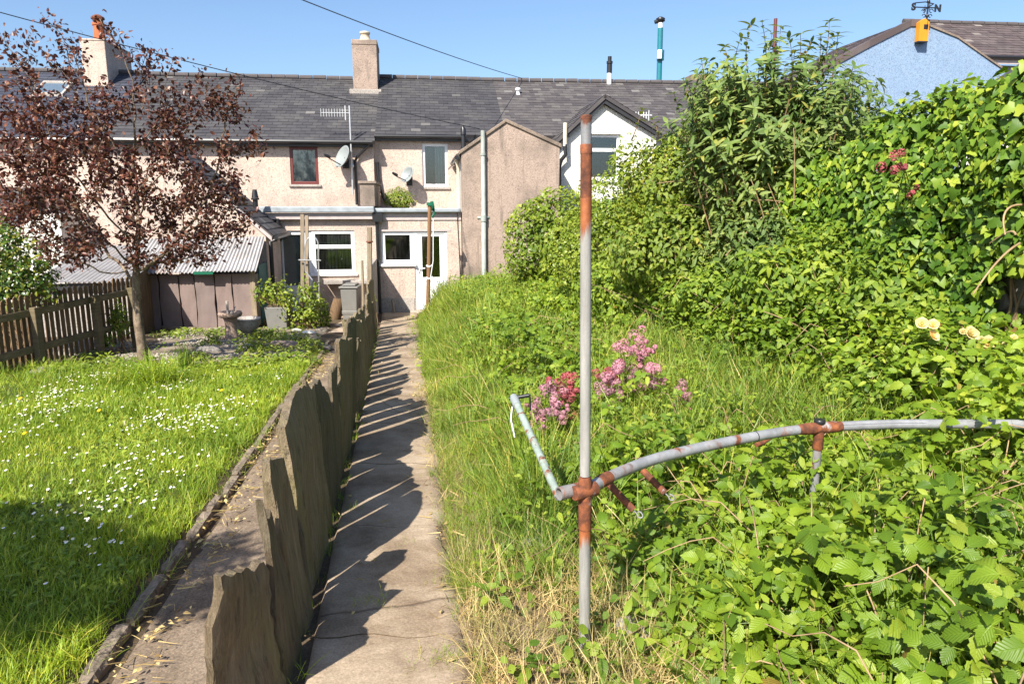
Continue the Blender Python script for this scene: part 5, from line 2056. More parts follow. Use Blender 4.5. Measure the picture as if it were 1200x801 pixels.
# pass just in front of the pole
rp = [p + Vector((0, -0.0, 0)) for p in rp]
t = thing('pipe_rail', 'long curved galvanised pipe rail with rust patches running from the upright pole to the right', 'rail', (rp[8].x, rp[8].y, float(gz(rp[8].x, rp[8].y))))


def smooth_path(pts, k=6):
    out = []
    for i in range(len(pts) - 1):
        p0, p1, p2, p3 = pts[max(0, i - 1)], pts[i], pts[i + 1], pts[min(len(pts) - 1, i + 2)]
        for j in range(k):
            u = j / k
            out.append(0.5 * ((2 * p1) + (p2 - p0) * u + (2 * p0 - 5 * p1 + 4 * p2 - p3) * u * u + (3 * p1 - p0 - 3 * p2 + p3) * u ** 3))
    out.append(pts[-1])
    return out


sp = smooth_path(rp)
MB().tube(sp[7:], 0.0255, 16).build('long_pipe', M['galv_patchy'], t, True)
m = MB()
side_ = [p + Vector((-0.06, -0.86, 0.50)).normalized() * 0.0252 for p in sp[8:64]]
m.tube(side_, 0.0011, 4, False)
m.build('seam', M['black'], t, True, 0, False)
# open end stub: a hollow pipe
m = MB()
e = sp[0]
dirn = (sp[8] - sp[0]).normalized()
q = Vector((0, 0, 1)).rotation_difference(dirn)
Vv, Ff = [], []
n = 20
prof = [(0.0225, 0.14), (0.0225, 0.0), (0.0275, -0.001), (0.0275, 0.17)]
for r, z in prof:
    for k in range(n):
        a = 2 * math.pi * k / n
        Vv.append(e + q @ Vector((r * math.cos(a), r * math.sin(a), z)))
for i in range(3):
    for k in range(n):
        Ff.append((i * n + k, i * n + (k + 1) % n, (i + 1) * n + (k + 1) % n, (i + 1) * n + k))
Ff.append(tuple(range(n)))
m.add(Vv, Ff)
m.build('open_end', rusty('open_pipe_end', (0.24, 0.235, 0.23), 0.5, 12), t, False, fix=False)
m = MB()
m.tube([jc - dirn * 0.055, jc - dirn * 0.05, jc + dirn * 0.05, jc + dirn * 0.055], [0.0285, 0.0315, 0.0315, 0.0285], 18)
m.tube([sp[9], sp[10], sp[11]], [0.0282, 0.0295, 0.0282], 16)
m.build('socket_joint', M['rust'], t, True)
# tee over the second post
tee = sp[8 * 6]
m = MB()
m.tube([sp[7 * 6 + 1], sp[7 * 6 + 3], sp[8 * 6 + 3], sp[8 * 6 + 4]], [0.0262, 0.0305, 0.0305, 0.0262], 18)
m.tube([tee + Vector((0, 0, 0.0)), tee + Vector((0, 0, -0.115)), tee + Vector((0, 0, -0.12))], [0.0275, 0.0275, 0.023], 16)
m.build('tee_joint', M['rust'], t, True)
m = MB()
m.lathe(tee + Vector((0.0, 0, 0.022)), [(0.026, 0), (0.029, 0.006), (0.029, 0.022), (0.025, 0.025)], 16)
m.build('plug', M['black'], t, True)
g2 = Vector((tee.x, tee.y, float(gz(tee.x, tee.y)) - 0.2))
MB().tube([tee + Vector((0, 0, -0.11)), g2], 0.022, 14).build('support_post', M['galv'], t, True)
# dark straps
m = MB()
for i in (34, 80):
    if i < len(sp) - 1:
        m.tube([sp[i], sp[i].lerp(sp[i + 1], 0.10)], 0.0268, 16)
m.build('strap', M['black'], t)
for a_px, b_px, b_py in ((28, 744, 598), (18, 0, 0)):
    pass


def spring_hook(p_top, px, py, label):
    q = P(px, py, p_top.y - 0.06)
    t2 = thing('hanging_tube', label, 'tube', p_top)
    d = (q - p_top)
    L_ = d.length
    dn_ = d.normalized()
    # ribbed tube: a tight spring
    pts, rr = [], []
    N = 46
    for i in range(N + 1):
        pts.append(p_top + d * (i / N))
        rr.append(0.0180 if i % 2 else 0.0166)
    MB().tube(pts, rr, 12).build('sleeve', M['full_rust'] if False else M['rust'], t2, True)
    m = MB()
    s1 = dn_.cross(Vector((0, 1, 0))).normalized()
    hk = [q - dn_ * 0.01, q + dn_ * 0.025]
    for a in np.linspace(0, 4.2, 9):
        hk.append(q + dn_ * 0.035 + s1 * (0.012 * (1 - math.cos(a)) - 0.006) + dn_ * (0.016 * math.sin(a)))
    m.tube(hk, 0.0035, 6)
    m.build('hook', M['galv'], t2, True)


spring_hook(P(710, 561, 3.20) + Vector((0, -0.015, -0.004)), 742, 597, 'rusty ribbed tube with a hook hanging from the rail close to the upright pole')
spring_hook(P(752, 549, 3.36) + Vector((0, -0.015, 0.0)), 779, 577, 'second rusty ribbed tube hanging from the rail, right of the first one')
# small rusty bits under the rail
m = MB()
m.tube([P(903, 512, 3.80), P(893, 519, 3.76), P(886, 521, 3.74)], 0.013, 10)
m.build('rust_stub', M['rust'], t, True)
m = MB()
m.tube([P(1090, 499, 3.93), P(1092, 506, 3.91), P(1096, 514, 3.90)], [0.01, 0.016, 0.012], 10)
m.build('rust_stub', M['rust'], t, True)

# leaning painted pipe
q0 = P(655, 582, 3.25)
q1 = P(604, 470, 4.05)
t = thing('painted_pipe', 'pale mint pipe with peeling paint leaning away from the upright pole', 'pipe', (q1.x, q1.y, float(gz(q1.x, q1.y))))
MB().tube([q0, q1], 0.0205, 14).build('pipe', M['mint'], t, True)
m = MB()
dd = (q1 - q0).normalized()
m.tube([q1 - dd * 0.05, q1 + dd * 0.02, q1 + dd * 0.05], [0.024, 0.027, 0.022], 12)
m.build('end_fitting', M['dish'], t, True)
m = MB()
m.tube([q1 + dd * 0.03 + Vector((-.03, 0, .0)), q1 + dd * 0.03 + Vector((.09, 0, .02))], 0.012, 8)
m.tube([q1 + dd * 0.01 + Vector((.085, 0, .035)), q1 + dd * 0.01 + Vector((.09, 0, -.06))], 0.006, 6)
m.build('cross_bolt', M['black'], t, True)
m = MB()
m.tube([q1 - dd * 0.05 + Vector((-.03, -.02, 0)), q1 - dd * 0.12 + Vector((-.055, -.02, -0.03)), q1 - dd * 0.15 + Vector((-.04, -.02, -0.12))], 0.004, 5)
m.build('wire', M['white'], t, True)

# ---------------------------------------------------------------- garden ornaments
def grnd(px, py):
    p = G(px, py)
    p.z = float(gz(p.x, p.y))
    return p


b = P(272, 402, 13.6)
b.z = -0.64
t = thing('birdbath', 'stubby reddish stone birdbath with a scalloped bowl on the gravel', 'birdbath', b)
MB().lathe(b, [(0.17, -0.05), (0.16, 0.03), (0.115, 0.08), (0.10, 0.25), (0.115, 0.36), (0.13, 0.40)], 18).build('pedestal', M['birdbath'], t, True)
MB().lathe(b + Vector((0, 0, 0.40)), [(0.12, 0), (0.20, 0.03), (0.225, 0.08), (0.21, 0.125), (0.18, 0.12), (0.12, 0.08), (0.02, 0.07)], 18).build('bowl', M['birdbath'], t, True)
m = MB()
m.prism([b + Vector((-0.02, 0, 0.47)), b + Vector((0.03, 0, 0.47)), b + Vector((0.11, 0, 0.62)), b + Vector((0.03, 0, 0.53))], (0.01, 0.012, 0))
m.tube([b + Vector((-0.06, 0.05, 0.42)), b + Vector((-0.06, 0.05, 0.72))], 0.025, 8)
m.build('gnomon', M['cement'], t)
b = P(291, 397, 14.0)
b.z = -0.70
t = thing('plant_urn', 'low dark grey bowl planter on a foot beside the birdbath', 'planter', b)
MB().lathe(b, [(0.14, -0.05), (0.14, 0.04), (0.09, 0.10), (0.11, 0.14), (0.20, 0.20), (0.24, 0.32), (0.25, 0.36), (0.26, 0.37), (0.26, 0.40), (0.22, 0.40), (0.20, 0.33)], 20).build('bowl', M['cement'], t, True)
b = P(325, 384, 15.4)
b.z = float(gz(b.x, b.y)) - 0.03
m = MB()
zt = P(325, 360, 15.4).z
m.hexa([b + Vector((-.20, 0, 0)), b + Vector((.20, 0, 0)), b + Vector((.20, .4, 0)), b + Vector((-.20, .4, 0)), Vector((b.x - .25, b.y - .03, zt)), Vector((b.x + .24, b.y - .03, zt)), Vector((b.x + .24, b.y + .43, zt)), Vector((b.x - .25, b.y + .43, zt))])
t = thing('square_planter', 'grey square planter under the leafy rose bush by the shed', 'planter', b)
m.build('box', M['bin'], t, bevel=0.012)
MB().box(b.x - .2, b.x + .2, b.y + .02, b.y + .38, zt + 0.002, zt + 0.03).build('soil', M['soil'], t)
# wheelie bin
Yb = 17.5
b = P(410, 372, Yb)
b.z = float(gz(b.x, b.y)) + 0.03
zt = P(410, 338, Yb).z
t = thing('wheelie_bin', 'grey wheelie bin against the house wall beneath the window ledge', 'bin', b)
m = MB()
m.hexa([b + Vector((-.17, 0, 0.04)), b + Vector((.17, 0, 0.04)), b + Vector((.17, .42, 0.04)), b + Vector((-.17, .42, 0.04)), Vector((b.x - .20, b.y - .04, zt)), Vector((b.x + .20, b.y - .04, zt)), Vector((b.x + .20, b.y + .5, zt)), Vector((b.x - .20, b.y + .5, zt))])
m.hexa([b + Vector((-.185, -.02, 0.17)), b + Vector((.185, -.02, 0.17)), b + Vector((.185, .1, 0.17)), b + Vector((-.185, .1, 0.17)), b + Vector((-.19, -.022, 0.27)), b + Vector((.19, -.022, 0.27)), b + Vector((.19, .1, 0.27)), b + Vector((-.19, .1, 0.27))])
m.build('body', M['bin'], t, bevel=0.02)
m = MB()
m.box(b.x - .235, b.x + .235, b.y - .07, b.y + .52, zt + .004, zt + .05)
m.box(b.x - .16, b.x + .16, b.y + .03, b.y + .45, zt + .053, zt + .10)
m.build('lid', M['bin'], t, bevel=0.018)
for sx in (-1, 1):
    MB().tube([b + Vector((sx * .15, .4, .07)), b + Vector((sx * .20, .4, .07))], 0.1, 14).build('wheel', M['black'], t)
# split log by the bin
b = P(396, 356, 17.9)
b.z = float(gz(b.x, b.y))
t = thing('log_stack', 'short stump of rough timber leaning beside the wheelie bin', 'log', b)
m = MB()
m.tube([b + Vector((-.12, 0, 0.0)), b + Vector((-.04, 0, .25)), b + Vector((.04, 0.02, .5))], [0.17, 0.16, 0.15], 9)
m.build('log', M['wood_fence'], t, True)
# stick leaning at the door
m = MB()
b = P(461, 368, 19.2)
b.z = float(gz(b.x, b.y)) + .03
m.tube([b + Vector((.03, -.05, 0)), b + Vector((-.02, .1, .22)), b + Vector((-.07, .3, .33))], 0.03, 7)
tag(m.build('wooden_stake', M['wood_grey']), 'short bent stick propped against the wall under the small white window', 'stake')
# timber board on the gravel, in front of the shed
p0, p1 = P(187, 384, 15.6), P(229, 386, 15.4)
m = MB()
m.beam(p0, p1, 0.11, 0.09)
tag(m.build('timber_board', M['wood_grey'], None, bevel=0.01), 'pale painted board lying on the gravel before the shed', 'board')
# rocks
rs = random.Random(21)


def rock(p, r, label, sq=(1, 1, 0.6), mat='stone', group=None, name='garden_rock', cat='rock'):
    bm = bmesh.new()
    bmesh.ops.create_icosphere(bm, subdivisions=3, radius=1)
    V = []
    sd = rs.uniform(0, 50)
    for v in bm.verts:
        k = 0.72 + 0.55 * float(fbm(v.co.x * 1.3 + sd, v.co.y * 1.3, v.co.z * 1.3))
        V.append((p.x + v.co.x * k * r * sq[0], p.y + v.co.y * k * r * sq[1], p.z + v.co.z * k * r * sq[2]))
    F = [[v.index for v in f.verts] for f in bm.faces]
    bm.free()
    m = MB()
    m.add(V, F)
    return tag(m.build(name, M[mat], None, False), label, cat, group)


for (px, py, r, lb, mt) in ((348, 388, 0.11, 'small white rock with a pointed top below the right garden bush', 'white_render'),
                            (361, 391, 0.13, 'flat speckled white rock right of the pointed white rock', 'white_render'),
                            (290, 408, 0.16, 'flat pale stone in front of the bowl planter', 'stone'),
                            (330, 408, 0.30, 'broad pinkish flat stone in the rockery', 'birdbath'),
                            (96, 412, 0.42, 'dark rock under the picket fence beside the fence post', 'stone'),
                            (128, 406, 0.30, 'smaller dark rock right of the big dark rock by the picket fence', 'stone'),
                            (372, 408, 0.20, 'grey stone at the far corner of the rockery beside the side path', 'stone'),
                            (244, 412, 0.20, 'low stone left of the birdbath foot', 'stone'),
                            (50, 436, 0.15, 'brown stone at the lawn corner under the picket fence', 'stone')):
    p = grnd(px, py)
    rock(p, r, lb, (1.2, 1, 0.5), mt)
for (px, py, r, lb) in ((738, 745, 0.06, 'small grey stone in the dry grass right of the pole foot'), (748, 752, 0.045, 'tiny pale stone beside the small grey stone at the pole foot'),
                        (622, 650, 0.07, 'pale stone half buried in dry grass left of the pole')):
    p = grnd(px, py)
    p.z += 0.05
    rock(p, r, lb, (1.2, 1, 0.7))

# ---------------------------------------------------------------- far pole, weathervane, bird box, cables
Yl = 40.0
b = P(774, 100, Yl)
tp = P(774, 33, Yl)
t = thing('camera_mast', 'slim teal mast with a white box and dark camera head rising behind the roof ridge', 'mast', (b.x, b.y, -1.0))
MB().tube([(b.x, b.y, -1.0), tuple(tp)], 0.14, 12).build('pole', M['teal'], t, True)
MB().tube([tp, P(774, 27, Yl)], 0.12, 12).build('collar', M['white'], t, True)
m = MB()
q = P(774, 25, Yl)
m.lathe(q, [(0.10, -0.1), (0.2, 0.0), (0.24, 0.12), (0.1, 0.2)], 12)
m.tube([q + Vector((-0.30, 0, -0.05)), q + Vector((0.2, 0, 0.08))], 0.10, 8)
m.build('camera_head', M['black'], t, True)
q = P(771.5, 65, Yl)
MB().box(q.x - .10, q.x + .12, q.y - .32, q.y - .14, q.z - .22, q.z + .22).build('box', M['white'], t, bevel=0.02)
m = MB()
q = P(774, 65, Yl)
m.tube([q + Vector((0, 0, -.25)), q + Vector((0, 0, .25))], 0.19, 12)
m.build('sleeve', M['teal'], t, True)
# plain pole in the big shrub
m = MB()
b = P(909, 150, 13.0)
m.tube([(b.x, b.y, float(gz(b.x, b.y))), P(909, 22, 13.0)], 0.03, 8)
tag(m.build('thin_mast', M['brown_frame']), 'thin reddish mast standing behind the tall buddleia, tip just above it', 'mast')

# yellow bird box on the blue gable
bu_, bz_ = HU(1080.5, VD - 0.12, 35), HZ(49, VD - 0.12, 1080)
zt = HZ(22.5, VD - 0.12, 1080)
t = thing('bird_box', 'orange yellow bird box fixed at the top of the blue gable', 'bird box', W(bu_, VD - 0.1, bz_), TH)
m = MB()
hw = HU(1086, VD - .12, 35) - bu_
m.wall([(bu_ - hw, bz_), (bu_ + hw, bz_), (bu_ + hw, zt - 0.10), (bu_, zt), (bu_ - hw, zt - 0.10)], [], VD - 0.22, VD - 0.045)
m.build('box', M['yellow'], t)
m = MB()
zh = HZ(31.5, VD - .22, 1081)
m.hbox(bu_ - 0.02, bu_ + 0.12, VD - 0.225, VD - 0.2201, zh - 0.07, zh + 0.07)
m.build('entrance_hole', M['black'], t)
MB().hbox(bu_ - hw, bu_ + hw, VD - 0.23, VD - 0.045, bz_ - 0.035, bz_ - 0.002).build('base', M['dark_wood'], t)

# weathervane
uv0 = HU(1084.5, VD - 0.03, 20)
vv = VD - 0.10
Z = lambda y: HZ(y, vv, 1084)
U = lambda x, y=10: HU(x, vv, y)
t = thing('weathervane', 'black iron weathervane with letter arms on top of the blue gable', 'weathervane', W(uv0, vv, Z(27)), TH)
m = MB()
m.tube([W(uv0, vv, Z(50)), W(uv0, vv, Z(-16))], 0.026, 8)
for y in (19, 2):
    m.lathe(W(uv0, vv, Z(y)), [(0.02, -0.06), (0.055, 0), (0.02, 0.06)], 10)
m.build('rod', M['black'], t, True)
m = MB()
zar = Z(9)
m.tube([W(U(1071), vv, zar), W(U(1099), vv, zar)], 0.018, 6)
m.tube([W(uv0 - 0.15, vv - 0.42, zar - 0.02), W(uv0 + 0.15, vv + 0.42, zar + 0.02)], 0.018, 6)
for sx in (-1, 1):
    for (x0, z0_, r0) in ((0.12, -0.10, 0.07), (0.10, -0.24, 0.06)):
        pts = []
        for a in np.linspace(0, 5.2, 14):
            rr = r0 * (1 - 0.09 * a)
            pts.append(W(uv0 + sx * (x0 + rr * math.cos(a)), vv, zar + z0_ + rr * math.sin(a)))
        m.tube(pts, 0.012, 5)
m.build('arms', M['black'], t)


def letter(ch, c, size, ux=1.0, vx=0.0):
    cu = bpy.data.curves.new('letter', 'FONT')
    cu.body = ch
    cu.size = size
    cu.extrude = 0.012
    cu.offset = 0.012
    cu.align_x = 'CENTER'
    cu.align_y = 'CENTER'
    tmp = bpy.data.objects.new('letter_tmp', cu)
    COL.objects.link(tmp)
    dg = bpy.context.evaluated_depsgraph_get()
    me = bpy.data.meshes.new_from_object(tmp.evaluated_get(dg))
    V = [c + (W(v.co.x * ux, v.co.x * vx + v.co.z, 0) - W(0, 0, 0)) + Vector((0, 0, v.co.y)) for v in me.vertices]
    F = [list(p.vertices) for p in me.polygons]
    bpy.data.objects.remove(tmp)
    m = MB()
    m.add(V, F)
    return m.build('letter', M['black'], t)


letter('N', W(U(1099), vv, zar - 0.02), 0.28)
letter('S', W(U(1070.5), vv, zar), 0.28)
letter('W', W(uv0 - 0.30, vv - 0.5, zar - 0.10), 0.26, 0.6, 0.8)
letter('E', W(uv0 + 0.22, vv + 0.45, zar + 0.06), 0.26, 0.6, 0.8)
m = MB()
zt2 = Z(1)
m.tube([W(U(1072), vv, Z(4)), W(U(1084), vv, Z(2.5)), W(U(1094), vv, Z(4.5))], 0.016, 6)
m.build('arrow', M['black'], t)


def cable(p, q, sag, label, r=0.011):
    pts = []
    for i in range(25):
        f = i / 24
        c = Vector(p).lerp(Vector(q), f)
        c.z -= sag * 4 * f * (1 - f)
        pts.append(c)
    m = MB()
    m.tube(pts, r, 6)
    return tag(m.build('overhead_cable', M['black']), label, 'cable', 'overhead telephone cables')


cable(P(250, -42, 12.0), W(HU(612, V_RIDGE, 93), V_RIDGE, HZ(92, V_RIDGE, 612)), 0.10, 'black cable crossing the open sky down to the ridge right of the brown chimney')
cable(P(-90, -10, 15.0), W(HU(562, V_UP - .25, 150), V_UP - 0.25, HZ(151, V_UP - .25, 562)), 0.12, 'black cable passing the purple tree top and slanting across the slate roof')

# ================================================================== PLANTS
def pxof(x, y, z):
    """picture column and row of many points (only used to leave out what lies far outside the frame)"""
    dz = z - CAMZ
    dep = y * CP - dz * SP
    up = y * SP + dz * CP
    dep = np.maximum(dep, 1e-3)
    return 600 + FPX * x / dep, 400.5 - FPX * up / dep


def inview(x, y, z, mx=240, my=170):
    u, v = pxof(x, y, z)
    return (u > -mx) & (u < 1200 + mx) & (v < 801 + my)


def sample(a0, a1, y0, y1, dens):
    n = rng.poisson(abs((a1 - a0) * (y1 - y0)) * dens)
    y = rng.uniform(y0, y1, n)
    a = rng.uniform(a0, a1, n)
    return a - 0.16 * y, y, a


def pedge(y):
    return 0.29 + 0.018 * (y - 2.6)


def canopy(x, y):
    """height of the growth above the soil in the right garden"""
    a = x + 0.16 * y
    e = a - pedge(y)
    h = 0.29 + 0.40 * (fbm(x * 0.9, y * 0.9, 2.0) - 0.35) + 0.62 * (fbm(x * 2.6, y * 2.6, 5.0) - 0.5)
    near = 0.20 * sstep(4.8, 3.0, y)
    h = h + near * sstep(0.7, 1.8, e)
    h = h + 0.65 * sstep(2.7, 4.0, a) * sstep(2.0, 5.5, y)
    h = h + 0.15 * sstep(8, 13, y) * sstep(0.2, 1.2, e)
    h = h * (0.12 + 0.88 * sstep(0.0, 0.75 + 0.25 * vnoise(y * 1.7, 4.0), e))
    # trodden dry patch round the foot of the pole
    d = np.hypot((x - 0.18) / 0.55, (y - 2.75) / 0.75)
    h = h * (0.22 + 0.78 * sstep(0.55, 1.25, d))
    d2 = np.hypot((x - 0.75) / 0.75, (y - 2.25) / 0.55)
    h = h * (0.35 + 0.65 * sstep(0.5, 1.1, d2))
    return np.maximum(h, 0.02)


def bramble_mask(x, y):
    a = x + 0.16 * y
    e = a - pedge(y)
    m = fbm(x * 0.75 + 3, y * 0.55 + 1, 7.0)
    near = sstep(5.2, 4.2, y) * sstep(0.75, 1.15, e + 0.5 * (vnoise(x * 3, y * 3) - 0.5))
    hump = np.exp(-(((a - 1.75) / 0.75) ** 2 + ((y - 8.6) / 2.9) ** 2)) * 1.3
    wall = sstep(3.0, 3.6, a)
    grassband = np.exp(-(((a - 2.55) / 0.55) ** 2 + ((y - 6.6) / 1.5) ** 2)) * 1.1
    v = np.maximum(np.maximum(near, hump), np.maximum(wall * 0.9, sstep(0.45, 0.62, m) * sstep(0.6, 1.0, e)))
    return np.clip(v - grassband * (1 - near), 0, 1)


br_near = [trifol_t(0.088, w, 9, 0.13, f, c) for f, c, w in ((0.28, 0.2, 0.06), (0.15, 0.4, 0.066), (0.38, 0.12, 0.056), (0.25, 0.6, 0.062), (0.3, 0.3, 0.05))]
br_far = [trifol_t(0.07, 0.05, 4, 0, f, c) for f, c in ((0.22, 0.18), (0.35, 0.4))]


def put_leaves(tmps, x, y, z, tilt, smin=0.6, smax=1.2, lean=(-0.15, -0.28)):
    n = len(x)
    which = rng.integers(0, len(tmps), n)
    items = []
    zv = np.stack([rng.normal(lean[0], tilt, n), rng.normal(lean[1], tilt, n), np.ones(n)], 1)
    yaw = rng.uniform(0, 2 * math.pi, n)
    yv = np.stack([np.cos(yaw), np.sin(yaw), rng.normal(-0.15, 0.25, n)], 1)
    fr = frames(zv, yv)
    sc = rng.uniform(smin, smax, n)
    p = np.stack([x, y, z], 1)
    for k, t in enumerate(tmps):
        s = which == k
        items.append((t, p[s], fr[s], sc[s]))
    return items


items = []
for (y0, y1, dens, tm, s0, s1) in ((1.5, 3.2, 720, br_near, 0.38, 1.18), (3.2, 5.2, 680, br_near, 0.38, 1.12), (5.2, 9.0, 880, br_far, 0.5, 1.15), (9.0, 17.8, 480, br_far, 0.7, 1.35)):
    x, y, a = sample(0.3, 4.5, y0, y1, dens)
    keep = rng.random(len(x)) < bramble_mask(x, y) * (0.35 + 0.65 * sstep(0.36, 0.55, fbm(x * 2.3, y * 2.3, 9.0)))
    x, y, a = x[keep], y[keep], a[keep]
    h = canopy(x, y)
    u = rng.random(len(x))
    z = gz(x, y) + h * (1.05 - 0.9 * u ** 1.3) + rng.normal(0, 0.025, len(x))
    k = inview(x, y, z)
    items += put_leaves(tm, x[k], y[k], z[k], 0.62, s0, s1)
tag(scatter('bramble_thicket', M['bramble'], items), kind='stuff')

# smaller weeds between
wd = [leaf_t(0.055, 0.03, 3, 0.2, 0.25), leaf_t(0.075, 0.034, 3, 0.25, 0.4), leaf_t(0.045, 0.036, 3, 0.15, 0.2)]
items = []
for (y0, y1, dens, s0, s1) in ((1.6, 5.2, 900, 0.5, 1.1), (5.2, 9, 1150, 0.6, 1.2), (9, 18.4, 750, 0.8, 1.5)):
    x, y, a = sample(0.3, 4.5, y0, y1, dens)
    e = a - pedge(y)
    keep = rng.random(len(x)) < 0.25 + 0.75 * sstep(0.35, 1.0, e) * (0.4 + 0.6 * sstep(0.4, 0.6, fbm(x * 1.4, y * 1.1, 3.3)))
    x, y = x[keep], y[keep]
    h = canopy(x, y)
    z = gz(x, y) + h * (1.02 - 0.95 * rng.random(len(x)) ** 1.4)
    k = inview(x, y, z)
    items += put_leaves(wd, x[k], y[k], z[k], 0.5, s0, s1)
x, y, a = sample(0.36, 1.6, 1.8, 3.9, 900)
k = rng.random(len(x)) < sstep(0.42, 0.6, fbm(x * 3.1, y * 3.1, 14.0))
x, y = x[k], y[k]
items += put_leaves(wd, x, y, gz(x, y) + 0.02 + 0.16 * rng.random(len(x)) ** 1.5, 0.5, 0.6, 1.4)
tag(scatter('weed_cover', M['nettle'], items), kind='stuff')

# stems of the brambles
m = MB()
for i in range(330):
    yy = 1.6 + 9 * rng.random() ** 1.6
    aa = rng.uniform(0.95, 4.3)
    xx = aa - 0.16 * yy
    if not inview(np.array([xx]), np.array([yy]), np.array([0.3]))[0]:
        continue
    an = rng.uniform(0, 6.28)
    ln = rng.uniform(0.3, 0.9)
    h = float(canopy(np.array([xx]), np.array([yy]))[0])
    pts = []
    for k in range(7):
        f = k / 6
        px_, py_ = xx + math.cos(an) * ln * f, yy + math.sin(an) * ln * f
        pts.append((px_, py_, float(gz(px_, py_)) + h * (0.05 + 0.95 * math.sin(min(1, f * 1.15) * 2.2) * rng.uniform(0.85, 1.0))))
    m.tube(pts, [0.0045 - 0.0025 * k / 6 for k in range(7)], 4, False)
tag(m.build('bramble_canes', M['dead_cane'], None, True, 0, False), kind='stuff')

# long grass of the right garden
items = []
cl_a = [clump_t(7, 0.34, 0.0055, 0.03, 3) for _ in range(5)]
cl_b = [clump_t(7, 0.36, 0.010, 0.05, 3) for _ in range(5)]
for (y0, y1, dens, tms) in ((1.7, 5.0, 420, cl_a), (5.0, 9.0, 480, cl_a), (9.0, 18.6, 300, cl_b)):
    x, y, a = sample(0.20, 4.2, y0, y1, dens)
    e = a - pedge(y)
    bmk = bramble_mask(x, y)
    edgeband = np.exp(-((e - 0.30) / 0.5) ** 2) * sstep(2.6, 3.5, y)
    pr = np.clip(np.maximum(edgeband * 1.35, (1 - bmk) * 0.75 * sstep(0.1, 0.4, e)) * sstep(2.2, 3.0, y + 0.4 * e), 0.24, 1)
    pr = np.where(e < -0.04, pr * 0.2, pr)
    keep = rng.random(len(x)) < pr
    x, y, a, e = x[keep], y[keep], a[keep], e[keep]
    z = gz(x, y)
    sc = np.clip(canopy(x, y) / 0.25, 0.4, 1.55) * rng.uniform(0.7, 1.3, len(x))
    k = inview(x, y, z)
    x, y, z, sc = x[k], y[k], z[k], sc[k]
    w = rng.integers(0, len(tms), len(x))
    fr = yaw_frames(len(x), 0.22)
    p = np.stack([x, y, z], 1)
    for i, t in enumerate(tms):
        s_ = w == i
        items.append((t, p[s_], fr[s_], sc[s_]))
for (y0, y1, dens, s0, s1) in ((3.3, 6.5, 420, 0.4, 0.95), (6.5, 12, 330, 0.5, 1.1), (12, 18.5, 200, 0.6, 1.3)):
    x, y, a = sample(0.2, 1.1, y0, y1, dens)
    e = a - pedge(y)
    k = inview(x, y, gz(x, y)) & (e > -0.05) & (e < 0.55) & (rng.random(len(x)) < 0.25 + 0.75 * sstep(0.36, 0.5, fbm(x * 1.6, y * 1.1, 31.0)))
    x, y, e = x[k], y[k], e[k]
    w = rng.integers(0, 5, len(x))
    zt = np.stack([rng.normal(-0.22, 0.25, len(x)), rng.normal(0, 0.25, len(x)), np.ones(len(x))], 1)
    yaw = rng.uniform(0, 6.28, len(x))
    fr = frames(zt, np.stack([np.cos(yaw), np.sin(yaw), 0 * yaw], 1))
    p = np.stack([x, y, gz(x, y) + 0.02], 1)
    sc = rng.uniform(s0, s1, len(x)) * (0.55 + 0.45 * sstep(0.0, 0.3, e))
    for i, t in enumerate(cl_b if y0 > 6 else cl_a):
        items.append((t, p[w == i], fr[w == i], sc[w == i]))
tag(scatter('long_grass', M['long_grass'], items), kind='stuff')

# dry straw: pole foot, path edge, some through the grass
items = []
st_a = [clump_t(6, 0.26, 0.005, 0.05, 3, (0.3, 1.4)) for _ in range(5)]
for (a0, a1, y0, y1, dens, s0, s1) in ((0.30, 1.5, 1.9, 3.7, 640, 0.4, 1.05), (0.28, 0.55, 3.5, 9, 110, 0.25, 0.6), (0.8, 3.4, 3.5, 9, 22, 0.9, 1.8), (1.4, 2.6, 1.6, 2.6, 140, 0.5, 0.9), (0.9, 3.6, 9, 16, 12, 1.2, 2.0), (2.2, 3.0, 5.4, 8.5, 45, 1.2, 1.9)):
    x, y, a = sample(a0, a1, y0, y1, dens)
    z = gz(x, y)
    k = inview(x, y, z) & ((np.hypot((x - 0.15) / 0.95, (y - 2.75) / 0.95) < rng.uniform(0.5, 1.2, len(x))) | (y > 3.6) | (a > 1.45))
    x, y, z = x[k], y[k], z[k]
    w = rng.integers(0, len(st_a), len(x))
    fr = yaw_frames(len(x), 0.6)
    p = np.stack([x, y, z], 1)
    sc = rng.uniform(s0, s1, len(x))
    for i, t in enumerate(st_a):
        s_ = w == i
        items.append((t, p[s_], fr[s_], sc[s_]))
for (a0, a1, y0, y1, dens, s0, s1) in ((0.20, 0.50, 2.2, 9, 120, 0.25, 0.7),):
    x, y, a = sample(a0, a1, y0, y1, dens)
    k = inview(x, y, gz(x, y)) & (rng.random(len(x)) < sstep(0.40, 0.6, fbm(x * 2.0, y * 2.0, 21.0)))
    x, y = x[k], y[k]
    w = rng.integers(0, len(st_a), len(x))
    fr = yaw_frames(len(x), 0.7)
    p = np.stack([x, y, gz(x, y) + 0.04], 1)
    sc = rng.uniform(s0, s1, len(x))
    for i, t in enumerate(st_a):
        items.append((t, p[w == i], fr[w == i], sc[w == i]))
